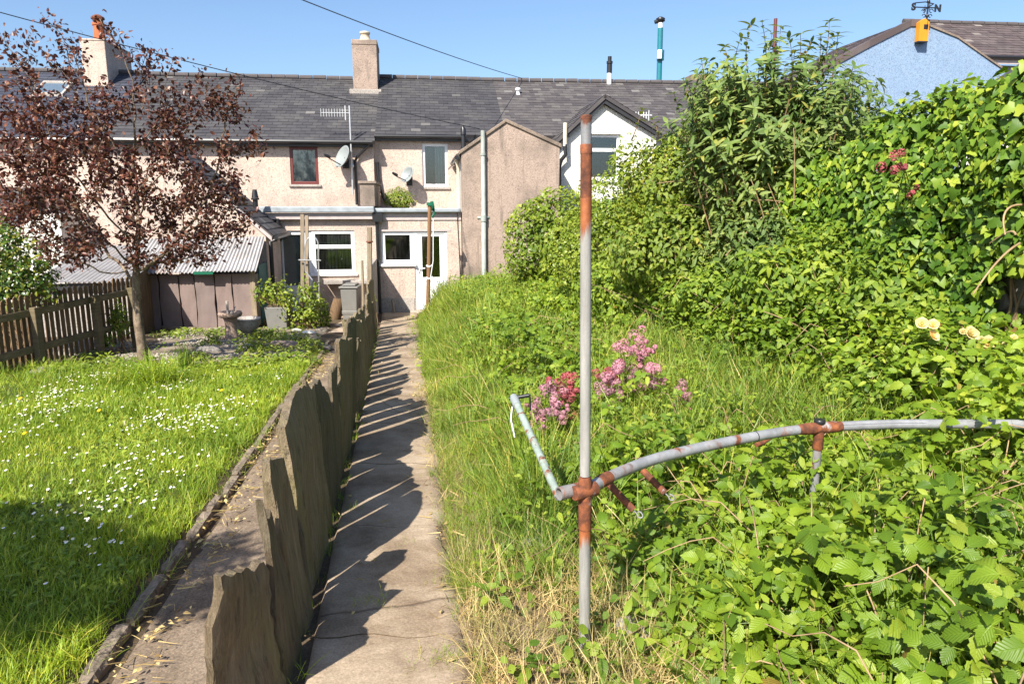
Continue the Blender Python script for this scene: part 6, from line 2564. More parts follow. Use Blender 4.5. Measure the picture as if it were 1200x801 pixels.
# loose litter lying flat on the path edges and the side path
lit = [blade_t(0.10, 0.006, 0.1, 2, 0, 0.05), leaf_t(0.05, 0.03, 2, 0.3, 0.3)]
for (a0, a1, y0, y1, dens) in ((0.16, 0.42, 2.2, 12, 150), (-1.30, -1.02, 2.2, 12, 420), (-0.95, -0.5, 2.4, 9, 30), (-0.45, 0.2, 2.4, 12, 10), (0.3, 1.3, 1.9, 3.8, 260)):
    x, y, a = sample(a0, a1, y0, y1, dens)
    z = np.maximum(gz(x, y), -1.0 * np.clip((y - 2.4) / 15.6, 0, 1)) + 0.042
    n = len(x)
    w = rng.integers(0, 2, n)
    yaw = rng.uniform(0, 6.28, n)
    flat = np.stack([np.cos(yaw), np.sin(yaw), rng.normal(0.05, 0.12, n)], 1)
    up = np.stack([rng.normal(0, .3, n), rng.normal(0, .3, n), np.ones(n)], 1)
    f_leaf = frames(up, flat)
    f_bl = np.stack([np.cross(up, flat), up, flat], 2)
    p = np.stack([x, y, z], 1)
    items.append((lit[0], p[w == 0], f_bl[w == 0], rng.uniform(0.4, 1.3, (w == 0).sum())))
    items.append((lit[1], p[w == 1], f_leaf[w == 1], rng.uniform(0.3, 0.8, (w == 1).sum())))
tag(scatter('dry_litter', M['straw'], items), kind='stuff')

# ---------------------------------------------------------------- lawn
items = []
lw = [clump_t(6, 0.075, 0.0042, 0.016, 3, (0.1, 0.9)) for _ in range(6)]
lw_far = [clump_t(6, 0.08, 0.0075, 0.03, 2, (0.1, 0.9)) for _ in range(6)]
lw_long = [clump_t(6, 0.20, 0.005, 0.03, 3, (0.2, 1.0)) for _ in range(5)]
for (y0, y1, dens, tms, s0, s1) in ((1.9, 4.2, 1500, lw, 0.7, 1.35), (4.2, 7.0, 900, lw, 0.8, 1.4), (7.0, 10.7, 620, lw_far, 0.8, 1.3)):
    x, y, a = sample(-6.0, -1.36, y0, y1, dens)
    z = gz(x, y)
    far = sstep(10.9, 10.2, y + 0.7 * (fbm(x * 1.2, y * 1.2) - 0.5)) * (x > -5.2 - 0.22 * (y - 6))
    k = inview(x, y, z) & (rng.random(len(x)) < 0.15 + 0.85 * far)
    x, y, z = x[k], y[k], z[k]
    w = rng.integers(0, len(tms), len(x))
    fr = yaw_frames(len(x), 0.2)
    p = np.stack([x, y, z], 1)
    sc = rng.uniform(s0, s1, len(x)) * (0.75 + 0.6 * fbm(x * 1.1, y * 1.1, 4.0))
    for i, t in enumerate(tms):
        s_ = w == i
        items.append((t, p[s_], fr[s_], sc[s_]))
# longer along the edging, at the near corner and round the tree
for (a0, a1, y0, y1, dens, s0, s1) in ((-1.44, -1.24, 2.2, 12.5, 190, 0.3, 0.85), (-2.6, -1.4, 1.9, 3.3, 150, 0.5, 1.1), (-4.2, -2.6, 2.4, 3.6, 80, 0.6, 1.2), (-6.2, -1.5, 9.2, 10.8, 30, 0.5, 1.1), (-0.54, -0.40, 2.4, 16, 150, 0.25, 0.8), (-6.0, -4.4, 6.5, 10.2, 60, 0.6, 1.5)):
    x, y, a = sample(a0, a1, y0, y1, dens)
    z = gz(x, y)
    k = inview(x, y, z)
    x, y, z = x[k], y[k], z[k]
    w = rng.integers(0, len(lw_long), len(x))
    fr = yaw_frames(len(x), 0.25)
    p = np.stack([x, y, z], 1)
    sc = rng.uniform(s0, s1, len(x))
    for i, t in enumerate(lw_long):
        s_ = w == i
        items.append((t, p[s_], fr[s_], sc[s_]))
# tufts in the cracks of the path and along its edge
for (px, py, n, s) in ((430, 713, 26, 0.32), (505, 560, 14, 0.3), (535, 575, 20, 0.35), (540, 690, 40, 0.42), (560, 690, 40, 0.45), (525, 780, 30, 0.38), (548, 640, 16, 0.3), (415, 600, 16, 0.3), (480, 640, 10, 0.25)):
    g = G(px, py)
    x, y = g.x + rng.normal(0, 0.05, n), g.y + rng.normal(0, 0.035, n)
    p = np.stack([x, y, np.maximum(gz(x, y), g.z) + 0.02], 1)
    items.append((lw_long[n % 5], p, yaw_frames(n, 0.3), rng.uniform(0.5, 1.2, n) * s))
tag(scatter('lawn_grass', M['lawn'], items), kind='stuff')

# clover and broad weeds in the lawn
x, y, a = sample(-6.0, -1.4, 2.1, 10.5, 420)
k = (rng.random(len(x)) < sstep(0.50, 0.62, fbm(x * 1.8, y * 1.8, 12.0))) & inview(x, y, gz(x, y)) & (x > -5.2 - 0.2 * (y - 6))
x, y = x[k], y[k]
z = gz(x, y) + rng.uniform(0.03, 0.07, len(x))
tag(scatter('lawn_weeds', M['nettle'], put_leaves([leaf_t(0.035, 0.026, 3, 0.2, 0.2), leaf_t(0.07, 0.022, 3, 0.2, 0.4)], x, y, z, 0.35, 0.6, 1.2)), kind='stuff')

# daisies
dz = Tm()
n = 10
V = [(0, 0, 0.003)] + [((0.012 if k % 2 else 0.0095) * math.cos(2 * math.pi * k / n), (0.012 if k % 2 else 0.0095) * math.sin(2 * math.pi * k / n), 0.0) for k in range(n)]
dz.join(Tm(V, [(0, 1 + k, 1 + (k + 1) % n) for k in range(n)]))
V = [(0, 0, 0.007)] + [(0.0042 * math.cos(2 * math.pi * k / 6), 0.0042 * math.sin(2 * math.pi * k / 6), 0.0035) for k in range(6)]
dz.join(Tm(V, [(0, 1 + k, 1 + (k + 1) % 6) for k in range(6)]), mi=1)
x, y, a = sample(-6.0, -1.5, 2.2, 10.4, 120)
pr = sstep(0.40, 0.60, fbm(x * 1.5, y * 1.5, 8.0)) * (0.35 + 0.65 * sstep(-1.5, -2.1, a))
k = (rng.random(len(x)) < pr * 1.1 + 0.08) & inview(x, y, gz(x, y)) & (x > -5.2 - 0.2 * (y - 6))
x, y = x[k], y[k]
z = gz(x, y) + rng.uniform(0.055, 0.095, len(x)) * (0.8 + 0.5 * fbm(x * 1.1, y * 1.1, 4.0))
zv = np.stack([rng.normal(-0.2, 0.22, len(x)), rng.normal(-0.32, 0.22, len(x)), np.ones(len(x))], 1)
yv = rand_dir(len(x))
tag(scatter('daisies', [M['petal_white'], M['petal_yellow']], [(dz, np.stack([x, y, z], 1), frames(zv, yv), rng.uniform(0.55, 1.15, len(x)))]), kind='stuff')


# a few dandelions
def dandelion(px, py, label):
    g = G(px, py)
    z = float(gz(g.x, g.y))
    t = thing('dandelion', label, 'flower', (g.x, g.y, z))
    MB().tube([(g.x, g.y, z), (g.x + 0.005, g.y, z + 0.09)], 0.002, 5).build('stem', M['iris'], t)
    m = MB()
    m.lathe(Vector((g.x + .005, g.y, z + 0.09)), [(0.004, -0.006), (0.02, 0.0), (0.022, 0.006), (0.014, 0.011), (0.004, 0.013)], 12, Vector((-.2, -.4, 1)))
    m.build('flower_head', M['petal_yellow'], t, True)


dandelion(25, 476, 'yellow dandelion at the left edge of the lawn')
dandelion(117, 491, 'yellow dandelion in the middle of the lawn')
dandelion(260, 466, 'yellow dandelion in the lawn near the side path')
dandelion(30, 519, 'yellow dandelion low in the lawn at the left, nearest the camera')
dandelion(836, 740, 'yellow buttercup in the dry grass right of the pole foot')


# ---------------------------------------------------------------- purple leaved tree
tb = P(168, 432, 10.4)
tb.z = float(gz(tb.x, tb.y))
tree = thing('purple_leaf_tree', 'purple leaved tree with a pale straight trunk standing at the end of the lawn', 'tree', tb)
TY = 10.4


def ellp(px, py, rx, ry, rd, n, dy=0.0):
    c = P(px, py, TY + dy)
    k = (TY + dy) / FPX
    return ell(c.x, c.y, c.z, rx * k, rd, ry * k, n)


att = np.vstack([ellp(150, 225, 140, 105, 1.5, 620), ellp(190, 110, 75, 55, 0.9, 110), ellp(70, 115, 62, 62, 1.0, 110), ellp(75, 48, 60, 36, 0.6, 40),
                 ellp(255, 118, 45, 45, 0.7, 42), ellp(285, 175, 26, 40, 0.5, 22), ellp(60, 180, 75, 70, 1.1, 190), ellp(15, 130, 30, 50, 0.6, 26), ellp(250, 250, 55, 55, 1.0, 80),
                 ellp(130, 30, 30, 28, 0.4, 16), ellp(20, 70, 40, 25, .5, 14), ellp(95, 275, 60, 40, 0.9, 60), ellp(215, 300, 35, 25, 0.6, 30)])
tr0 = [tb + Vector((0, 0, -0.1)), tb + Vector((0.01, 0, 0.3)), tb + Vector((-0.01, 0, 0.7)), tb + Vector((0.0, 0.02, 1.05)), tb + Vector((0.02, 0.0, 1.3))]
nodes, par = grow([[tuple(p) for p in tr0]], att, 0.115, 1.6, 0.24, 130, 0.10, 0.16)
m = MB()
r, kids = limbs(m, nodes, par, 0.0042, 2.2, 0.088, base=5, rbase=0.072)
# rougher trunk
m.build('trunk', M['bark'], tree, True, 0, False)
tips = np.array([i for i in range(len(nodes)) if r[i] < 0.0085])
pt = nodes[tips]
lf = [leaf_t(0.078, 0.046, 3, 0.35, 0.3), leaf_t(0.06, 0.034, 3, 0.2, 0.45), leaf_t(0.078, 0.04, 3, 0.5, 0.2)]
items = []
nl = 35
tot = len(pt) * nl
pos = np.repeat(pt, nl, 0) + rng.normal(0, 0.062, (tot, 3))
ok = rng.random(tot) < np.repeat(np.clip(0.15 + 0.95 * fbm(pt[:, 0] * 1.6, pt[:, 1] * 1.6, pt[:, 2] * 1.6), 0.25, 1.0) * np.where(pt[:, 2] > CAMZ + 1.5, 0.5, 1.0), nl)
pos = pos[ok]
zv = rand_dir(len(pos), 0.5)
yv = rand_dir(len(pos), -0.35)
fr = frames(zv, yv)
w = rng.integers(0, 3, len(pos))
sc = rng.uniform(0.6, 1.2, len(pos))
for k in range(3):
    items.append((lf[k], pos[w == k], fr[w == k], sc[w == k]))
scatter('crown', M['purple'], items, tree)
print('TREE nodes', len(nodes), 'leaves', len(pos))


# ---------------------------------------------------------------- leafy mounds and shrubs
def mound(name, label, cat, base, centers, n, tmps, mat, smin=0.7, smax=1.3, nz=0.35, zmin=None, group=None, twigs=0, tw_mat='twig', inner=0.62, part='foliage', tilt=0.6, droop=-0.3, tip_n=0):
    """a bush: leaves through the outer shell of a few noisy ellipsoids, with stems inside"""
    t = thing(name, label, cat, base, 0, group)
    items = []
    P_, N_ = [], []
    vol = np.array([c[3] * c[4] + c[3] * c[5] + c[4] * c[5] for c in centers])
    for c, f in zip(centers, vol / vol.sum()):
        k = int(n * f)
        d = rng.normal(size=(k, 3))
        d /= np.linalg.norm(d, axis=1, keepdims=True)
        rr = inner + (1 - inner) * rng.random(k) ** 0.6
        bump = 1 + nz * (fbm(d[:, 0] * 2.2 + c[0] * 3, d[:, 1] * 2.2 + c[1], d[:, 2] * 2.2 + c[2], 3) - 0.5) * 2
        p = np.array(c[:3]) + d * (rr * bump)[:, None] * np.array(c[3:6])
        P_.append(p)
        N_.append(d / np.array(c[3:6]))
    p, nn = np.vstack(P_), np.vstack(N_)
    nn /= np.linalg.norm(nn, axis=1, keepdims=True)
    if zmin is None:
        g = gz(p[:, 0], p[:, 1])
    else:
        g = np.full(len(p), zmin)
    k = p[:, 2] > g + 0.01
    p, nn = p[k], nn[k]
    zv = nn * 0.6 + np.array([-0.1, -0.2, 0.55]) + rng.normal(0, tilt * 0.6, nn.shape)
    yv = nn * 0.5 + rand_dir(len(p)) + np.array([0, 0, droop])
    fr = frames(zv, yv)
    w = rng.integers(0, len(tmps), len(p))
    sc = rng.uniform(smin, smax, len(p))
    for i, tm in enumerate(tmps):
        items.append((tm, p[w == i], fr[w == i], sc[w == i]))
    scatter(part, M[mat], items, t)
    if twigs:
        m = MB()
        b = Vector(base)
        for i in range(twigs):
            c = centers[rng.integers(0, len(centers))]
            q = ell(c[0], c[1], c[2], c[3] * 0.95, c[4] * 0.95, c[5] * 0.95, 1, 0.4)[0]
            if q[2] < b.z + 0.1:
                continue
            mid = b.lerp(Vector(q), 0.5) + Vector(rng.normal(0, 0.12, 3)) * (Vector(q) - b).length * 0.4
            s0 = b + Vector((rng.normal(0, 0.1), rng.normal(0, 0.1), 0))
            pts = [s0.lerp(mid, f).lerp(mid.lerp(Vector(q), f), f) for f in np.linspace(0, 1, 7)]
            r0 = rng.uniform(0.006, 0.014)
            m.tube(pts, [r0 * (1 - 0.75 * k / 6) for k in range(7)], 5, False)
        m.build('stems', M[tw_mat], t, True, 0, False)
    return t


def px_ell(px, py, rx, ry, rd, Y):
    c = P(px, py, Y)
    c.z = max(c.z, float(gz(c.x, c.y)) + 0.04)
    k = Y / FPX
    return (c.x, c.y, c.z, rx * k, rd, ry * k)


def base_at(px, Y, dz=0.0):
    x = (px - 600) / FPX * Y
    return Vector((x, Y, float(gz(x, Y)) + dz))


small = [leaf_t(0.06, 0.036, 3, 0.25, 0.3), leaf_t(0.048, 0.03, 3, 0.3, 0.2), leaf_t(0.07, 0.038, 3, 0.2, 0.4)]
mid = [leaf_t(0.072, 0.04, 3, 0.25, 0.35), leaf_t(0.06, 0.035, 3, 0.3, 0.25), leaf_t(0.09, 0.04, 3, 0.2, 0.45)]
ivyt = [ivy_t(0.066, 0.15, 0.2), ivy_t(0.055, 0.3, 0.3), ivy_t(0.08, 0.2, 0.35), leaf_t(0.06, 0.045, 3, 0.2, 0.3, 0.36)]

# boundary wall on the right, covered with ivy
AW = 4.55


def wall_top(y):
    return 2.45 - 0.075 * (y - 5.0)


m = MB()
segs = 26
for i in range(segs):
    y0, y1 = 1.0 + 18.0 * i / segs, 1.0 + 18.0 * (i + 1) / segs
    x0, x1 = AW - 0.16 * y0, AW - 0.16 * y1
    zt0 = wall_top(y0) - 0.25
    m.hexa([Vector((x0, y0, -1.3)), Vector((x0 + .45, y0, -1.3)), Vector((x1 + .45, y1 - .004, -1.3)), Vector((x1, y1 - .004, -1.3)),
            Vector((x0, y0, zt0)), Vector((x0 + .45, y0, zt0)), Vector((x1 + .45, y1 - .004, zt0)), Vector((x1, y1 - .004, zt0))])


def stone_wall_mat():
    k = NT('rubble_stone')
    v = k.vor(4.5)
    ed_ = k.vor(4.5, 'DISTANCE_TO_EDGE')
    c = k.ramp(v.outputs['Color'], [(0, (0.12, 0.11, 0.10)), (0.6, (0.22, 0.20, 0.18)), (1, (0.36, 0.33, 0.29))])
    j = k.ramp(ed_.outputs['Distance'], [(0.02, (1, 1, 1)), (0.09, (0, 0, 0))])
    k.col(k.mix(j, c, (0.10, 0.085, 0.065)))
    k.bump(k.math('ADD', k.math('MINIMUM', ed_.outputs['Distance'], 0.15), k.math('MULTIPLY', k.noise(20, 4), 0.08)), 1.0, 0.2)
    return k.set(0.9, 0, 0.2).m


tag(m.build('garden_wall', stone_wall_mat()), 'rubble stone boundary wall mostly hidden under ivy along the right side of the garden', 'wall')

# ivy over the wall, near part and far part
def ivy(name, label, ya, yb, dens, smin, smax, tmps, bulge=0.32, gap=None, mat='ivy', top_extra=0.0):
    n = int((yb - ya) * 3.0 * dens)
    y = rng.uniform(ya, yb, n)
    s = rng.random(n) * 1.22
    hw = wall_top(y) + top_extra + 0.45 * (fbm(y * 1.1, 3.0, 1.0) - 0.45) * 1.2
    g = gz(AW - 0.2 - 0.16 * y, y)
    face = s < 1.0
    z = np.where(face, g + (hw - g) * s, hw)
    out = bulge * (0.25 + 1.1 * fbm(y * 1.3, z * 1.3, 6.0)) * (0.55 + 0.45 * np.sin(np.clip(s, 0, 1) * math.pi * 0.9))
    back = np.where(face, 0, (s - 1.0) / 0.22 * 0.7)
    x = AW - 0.16 * y - out * np.where(face, 1, 1 - (s - 1) / 0.22) + back + rng.random(n) ** 1.5 * 0.22
    z = z + np.where(face, 0, 0.18 * fbm(x * 3, y * 3, 2.0)) + rng.normal(0, 0.04, n)
    keep = inview(x, y, z, 90, 200)
    if gap is not None:
        keep &= ~(np.hypot((y - gap[0]) / gap[2], (z - gap[1]) / gap[3]) < 0.75 + 0.5 * rng.random(n))
    x, y, z, face = x[keep], y[keep], z[keep], face[keep]
    nv = np.where(face[:, None], np.array([-0.75, -0.35, 0.45]), np.array([-0.25, -0.3, 0.9])) + rng.normal(0, 0.36, (len(x), 3))
    yv = np.array([0, -0.1, -0.8]) + rng.normal(0, 0.6, (len(x), 3))
    fr = frames(nv, yv)
    p = np.stack([x, y, z], 1)
    w = rng.integers(0, len(tmps), len(p))
    sc = rng.uniform(smin, smax, len(p))
    yc = (ya + yb) / 2
    t = thing(name, label, 'ivy', (AW - 0.3 - 0.16 * yc, yc, float(gz(AW - 0.3 - 0.16 * yc, yc))))
    scatter('foliage', M[mat], [(tmps[i], p[w == i], fr[w == i], sc[w == i]) for i in range(len(tmps))], t)
    m = MB()
    for i in range(34):
        y0 = rng.uniform(ya, yb)
        z1 = float(wall_top(y0)) - 0.2
        x0 = AW - 0.16 * y0 - 0.03
        z0 = float(gz(x0 - 0.1, y0))
        pts = [(x0 - 0.02 - 0.05 * rng.random(), y0 + 0.25 * math.sin(k * 0.8 + i) * k / 8, z0 + (z1 - z0) * k / 8) for k in range(9)]
        m.tube(pts, [0.014 - 0.001 * k for k in range(9)], 5, False)
    m.build('stems', M['twig'], t, True, 0, False)
    return t


ivy('ivy', 'dense glossy ivy over the near stretch of the boundary wall at the right edge', 3.6, 8.6, 2300, 0.6, 1.3, ivyt, 0.42, (5.0, 1.22, 0.34, 0.24), top_extra=0.16)
ivy('ivy', 'ivy over the middle stretch of the boundary wall behind the tall buddleia', 8.6, 13.2, 1100, 0.9, 1.5, ivyt, 0.5)
ivy('ivy', 'ivy on the far stretch of the boundary wall beside the weathered gabled wing', 13.2, 18.2, 800, 1.0, 1.6, ivyt, 0.5)

# ivy bush by the wing
mound('ivy_bush', 'dense ivy covered bush against the weathered gabled wing, right of the grey soil pipe', 'bush', base_at(640, 15.4),
      [px_ell(626, 285, 38, 55, 0.8, 15.4), px_ell(660, 275, 45, 55, 1.0, 15.2), px_ell(680, 300, 45, 60, 0.9, 14.6)], 9500, ivyt, 'yellow_green', 0.8, 1.35, 0.35, twigs=30)
mound('hedge_shrub', 'rounded yellow green shrub below the white gable window, just behind the upright pole', 'shrub', base_at(715, 12.6),
      [px_ell(722, 250, 48, 50, 0.9, 12.6), px_ell(765, 235, 40, 42, 0.9, 12.4), px_ell(700, 300, 60, 50, 0.9, 12.0)], 9000, small, 'yellow_green', 0.8, 1.3, 0.4, twigs=40)
mound('leafy_shrub', 'mid green leafy shrub with dead twigs between the white gable and the tall buddleia', 'shrub', base_at(800, 10.0),
      [px_ell(790, 215, 65, 60, 1.0, 10.2), px_ell(835, 195, 50, 60, 0.9, 10.0), px_ell(800, 290, 95, 65, 1.0, 9.6), px_ell(850, 150, 32, 40, 0.6, 10.1)], 20000, mid, 'shrub', 0.75, 1.25, 0.5, twigs=110, tw_mat='dead_cane')


def shoots(t, base, specs, tm, mat, step=0.06, sc=(0.7, 1.15)):
    """upright leafy shoots with leaves in pairs"""
    m = MB()
    items_p, items_z, items_y = [], [], []
    for (p0, p1, bow) in specs:
        p0, p1 = Vector(p0), Vector(p1)
        mid_ = p0.lerp(p1, 0.5) + Vector(bow)
        L_ = (p1 - p0).length
        n_ = max(4, int(L_ / step))
        pts = []
        for k in range(n_ + 1):
            f = k / n_
            pts.append(p0.lerp(mid_, f).lerp(mid_.lerp(p1, f), f))
        m.tube(pts, [0.009 * (1 - 0.7 * k / n_) for k in range(n_ + 1)], 5, False)
        for k in range(int(n_ * 0.30), n_ + 1):
            ax = (pts[min(n_, k + 1)] - pts[max(0, k - 1)]).normalized()
            a0 = (k % 2) * math.pi / 2 + rng.normal(0, 0.3)
            s1 = ax.cross(Vector((0.3, 1, 0.1))).normalized()
            s2 = ax.cross(s1)
            for j in range(2 if k < n_ else 4):
                an = a0 + math.pi * j if k < n_ else a0 + math.pi / 2 * j
                o = s1 * math.cos(an) + s2 * math.sin(an)
                up_ = 0.45 if k < n_ - 2 else 0.9
                items_p.append(pts[k])
                items_y.append(o + ax * (up_ + rng.normal(0, 0.15)) + Vector((0, 0, -0.12)))
                items_z.append(ax * 1.0 - o * 0.4 + Vector(rng.normal(0, 0.15, 3)))
    m.build('shoots', M['twig'], t, True, 0, False)
    p, y_, z_ = np.array(items_p), np.array(items_y), np.array(items_z)
    fr = frames(z_, y_)
    w = rng.integers(0, len(tm), len(p))
    s_ = rng.uniform(sc[0], sc[1], len(p))
    return scatter('leaves', M[mat], [(tm[i], p[w == i], fr[w == i], s_[w == i]) for i in range(len(tm))], t)


# the tall buddleia
bud = [leaf_t(0.125, 0.044, 5, 0.22, 0.35, 0.4), leaf_t(0.105, 0.038, 5, 0.3, 0.5, 0.4), leaf_t(0.145, 0.044, 5, 0.2, 0.3, 0.38)]
bb = base_at(905, 8.7)
bt = mound('buddleia', 'tall buddleia bush rising above the roofs in the right garden with long grey green leaves', 'shrub', bb,
           [px_ell(895, 215, 85, 75, 0.9, 8.8), px_ell(935, 170, 70, 65, 0.8, 8.6), px_ell(870, 150, 60, 60, 0.7, 9.0), px_ell(900, 290, 90, 60, 0.8, 8.4), px_ell(975, 150, 50, 60, 0.7, 8.0), px_ell(840, 130, 40, 55, 0.6, 8.9)], 15500, bud, 'buddleia', 0.5, 1.0, 0.5, twigs=120, tw_mat='dead_cane', inner=0.25, tilt=0.7)
specs = []
tips_px = [(822, 70), (835, 85), (805, 95), (850, 55), (868, 45), (880, 30), (893, 26), (905, 40), (915, 32), (925, 45), (938, 40), (950, 50), (962, 42), (972, 26), (982, 40), (990, 60), (985, 85), (1000, 95), (860, 80), (890, 75), (920, 78), (950, 85), (970, 70),
           (840, 115), (815, 125), (870, 110), (905, 110), (940, 118), (975, 115), (1010, 125), (1018, 140), (800, 140), (1030, 118), (830, 150), (790, 110), (1045, 135), (1000, 150), (960, 150), (925, 140), (885, 140), (1062, 112), (1070, 128), (1000, 78), (850, 95)]
for (px, py) in tips_px:
    Yt_ = 8.7 + rng.uniform(-0.7, 0.7)
    if px > 995:
        Yt_ = 7.6 + rng.uniform(-0.4, 0.3)
    tip = P(px, py, Yt_)
    ln = rng.uniform(0.7, 1.3)
    inward = Vector((bb.x - tip.x, bb.y - tip.y, 0)) * 0.30
    p0 = tip + Vector((0, 0, -ln)) + inward * rng.uniform(0.6, 1.2)
    specs.append((p0, tip, (rng.normal(0, 0.08), rng.normal(0, 0.08), 0.05)))
for i in range(190):
    q = ell(P(905, 150, 8.7).x, 8.6, P(905, 160, 8.7).z, 1.2, 0.9, 1.0, 1, 0.1)[0]
    q = Vector(q)
    dirn_ = Vector((q.x - bb.x, q.y - bb.y - 0.2, 0.9)).normalized()
    specs.append((q - dirn_ * rng.uniform(0.5, 0.9), q + dirn_ * 0.1, (rng.normal(0, 0.08), rng.normal(0, 0.08), 0)))
shoots(bt, bb, specs, bud, 'buddleia')

# spindly shoots standing above the leafy shrub
sh = thing('sapling', 'thin leafy sapling standing above the shrubs against the grey roof, left of the tall buddleia', 'sapling', base_at(800, 9.6))
specs = []
for (x0, y0, x1, y1) in ((812, 150, 801, 93), (812, 150, 815, 105), (806, 165, 826, 115), (740, 165, 752, 128), (772, 160, 765, 140), (700, 215, 690, 200), (812, 190, 812, 150)):
    specs.append((P(x0, y0, 9.6), P(x1, y1, 9.6), (0.02, 0, 0)))
specs.append((base_at(800, 9.6), P(812, 190, 9.6), (0.05, 0, 0)))
shoots(sh, None, specs, [leaf_t(0.10, 0.05, 3, 0.2, 0.4), leaf_t(0.08, 0.045, 3, 0.3, 0.3)], 'yellow_green', 0.06)

# nettle and bramble heap before the ivy wall
mound('bramble_heap', 'heap of mixed bramble and nettle growth against the ivy, right of the tall buddleia', 'bramble', base_at(1010, 6.9),
      [px_ell(960, 330, 110, 65, 0.6, 7.2), px_ell(1060, 345, 90, 55, 0.5, 6.2), px_ell(870, 350, 90, 45, 0.6, 8.3), px_ell(760, 335, 80, 45, 0.6, 10.5)], 16000, mid, 'nettle', 0.7, 1.3, 0.5, twigs=50, tw_mat='dead_cane')

# dead arching canes in the shrubs
m = MB()
for (x0, y0, x1, y1, Y) in ((905, 290, 880, 210, 8.1), (940, 300, 900, 215, 8.0), (880, 235, 960, 250, 8.0), (820, 255, 905, 262, 8.6), (850, 300, 930, 225, 8.2), (955, 235, 945, 160, 8.0), (930, 245, 930, 150, 7.9),
                            (985, 420, 895, 365, 6.6), (1195, 285, 1140, 345, 4.9), (1200, 255, 1165, 278, 5.1), (1197, 240, 1178, 275, 5.0), (1190, 275, 1160, 285, 5.0), (860, 262, 800, 240, 8.9), (900, 245, 850, 190, 8.4),
                            (1112, 260, 1075, 310, 5.9), (840, 220, 770, 215, 9.3)):
    p0, p1 = P(x0, y0, Y), P(x1, y1, Y + rng.uniform(-.3, .3))
    mid_ = p0.lerp(p1, 0.5) + Vector((rng.normal(0, .06), rng.normal(0, .06), 0.10))
    m.tube([p0.lerp(mid_, f).lerp(mid_.lerp(p1, f), f) for f in np.linspace(0, 1, 9)], [0.009 - 0.0005 * k for k in range(9)], 5)
tag(m.build('dead_canes', M['dead_cane'], None, True, 0, False), kind='stuff')


# ---------------------------------------------------------------- flowers
flo = Tm()
for k in range(5):
    a = 2 * math.pi * k / 5
    flo.join(Tm([(0, 0, 0), (0.0045 * math.cos(a - .5), 0.0045 * math.sin(a - .5), 0.003), (0.0085 * math.cos(a), 0.0085 * math.sin(a), 0.002), (0.0045 * math.cos(a + .5), 0.0045 * math.sin(a + .5), 0.003)], [(0, 1, 2, 3)]))


def valerian(label, heads, Y, mat, basepx, scale=1.0, high=False):
    b = base_at(basepx, Y)
    if high:
        b = P(basepx, heads[0][1] + 60, Y + 0.1)
    t = thing('valerian', label, 'flower', b, 0, 'valerian plants')
    m = MB()
    lp, lz, ly = [], [], []
    for (px, py, rr) in heads:
        hd = P(px, py, Y + rng.uniform(-0.15, 0.15))
        s0 = b + Vector((rng.normal(0, 0.06), rng.normal(0, 0.06), 0))
        mid_ = s0.lerp(hd, 0.5) + Vector((rng.normal(0, .03), rng.normal(0, .03), .03))
        pts = [s0.lerp(mid_, f).lerp(mid_.lerp(hd, f), f) for f in np.linspace(0, 1, 8)]
        m.tube(pts, [0.005 - 0.0003 * k for k in range(8)], 5, False)
        for k in range(1, 7):
            for s_ in (0, 1):
                an = k * 1.57 + s_ * math.pi
                lp.append(pts[k])
                ly.append((math.cos(an), math.sin(an), 0.5))
                lz.append((-math.cos(an) * .5, -math.sin(an) * .5, 1))
        # a head of several rounded clusters
        R_ = rr / FPX * Y * 1.4
        P_, N_ = [], []
        ncl = max(3, int(7 * scale))
        for c in range(ncl):
            cc = np.array(hd) + np.array([rng.normal(0, 0.48), rng.normal(0, 0.48), rng.normal(0.0, 0.55)]) * R_
            k = 80
            d = rand_dir(k, 0.3)
            P_.append(cc + d * R_ * rng.uniform(0.28, 0.45))
            N_.append(d)
        p, nn = np.vstack(P_), np.vstack(N_)
        scatter('flower_head', M[mat], [(flo, p, frames(nn, rand_dir(len(p))), rng.uniform(0.8, 1.3, len(p)))], t)
    m.build('stems', M['iris'], t, True, 0, False)
    lp, ly, lz = np.array(lp), np.array(ly, float), np.array(lz, float)
    scatter('leaves', M['buddleia'], [(leaf_t(0.07, 0.028, 3, 0.2, 0.3), lp, frames(lz, ly + rng.normal(0, .2, ly.shape)), rng.uniform(0.6, 1.2, len(lp)))], t)
    return t


valerian('pink valerian with pale dense heads, left of the upright pole', [(643, 455, 11), (622, 480, 8), (634, 487, 9), (650, 474, 8), (655, 490, 6), (635, 503, 5), (662, 487, 5)], 5.4, 'petal_pink', 640)
valerian('deep red valerian flowers among the pink ones, left of the upright pole', [(648, 447, 9), (664, 442, 9), (663, 467, 8), (671, 456, 6), (670, 489, 5)], 5.6, 'petal_red', 662)
valerian('tallest pink valerian right of the upright pole', [(747, 398, 11), (724, 417, 10), (733, 421, 11), (757, 408, 6), (752, 422, 6), (740, 445, 7)], 6.2, 'petal_pink', 735)
valerian('pink valerian with drooping heads just right of the upright pole', [(713, 452, 11), (712, 468, 10), (719, 440, 7), (725, 462, 6), (718, 485, 7), (727, 475, 6)], 5.8, 'petal_pink', 716)
valerian('red valerian behind the drooping pink heads right of the pole', [(711, 437, 9), (720, 446, 7), (703, 475, 5), (700, 506, 5)], 6.0, 'petal_red', 712)
valerian('pink valerian with a few heads between the tallest one and the lone one', [(764, 440, 11), (750, 468, 9), (770, 463, 6), (778, 448, 5), (748, 484, 5), (765, 455, 6)], 5.9, 'petal_pink', 760)
valerian('lone pink valerian spike at the right of the group', [(798, 455, 9), (797, 468, 8), (800, 478, 6), (806, 466, 5)], 5.7, 'petal_pink', 798)
valerian('single red valerian growing out of the ivy on the wall', [(1055, 187, 9), (1062, 195, 4), (1068, 225, 6), (1058, 197, 4)], 5.75, 'petal_red', 1060, 0.6, True)


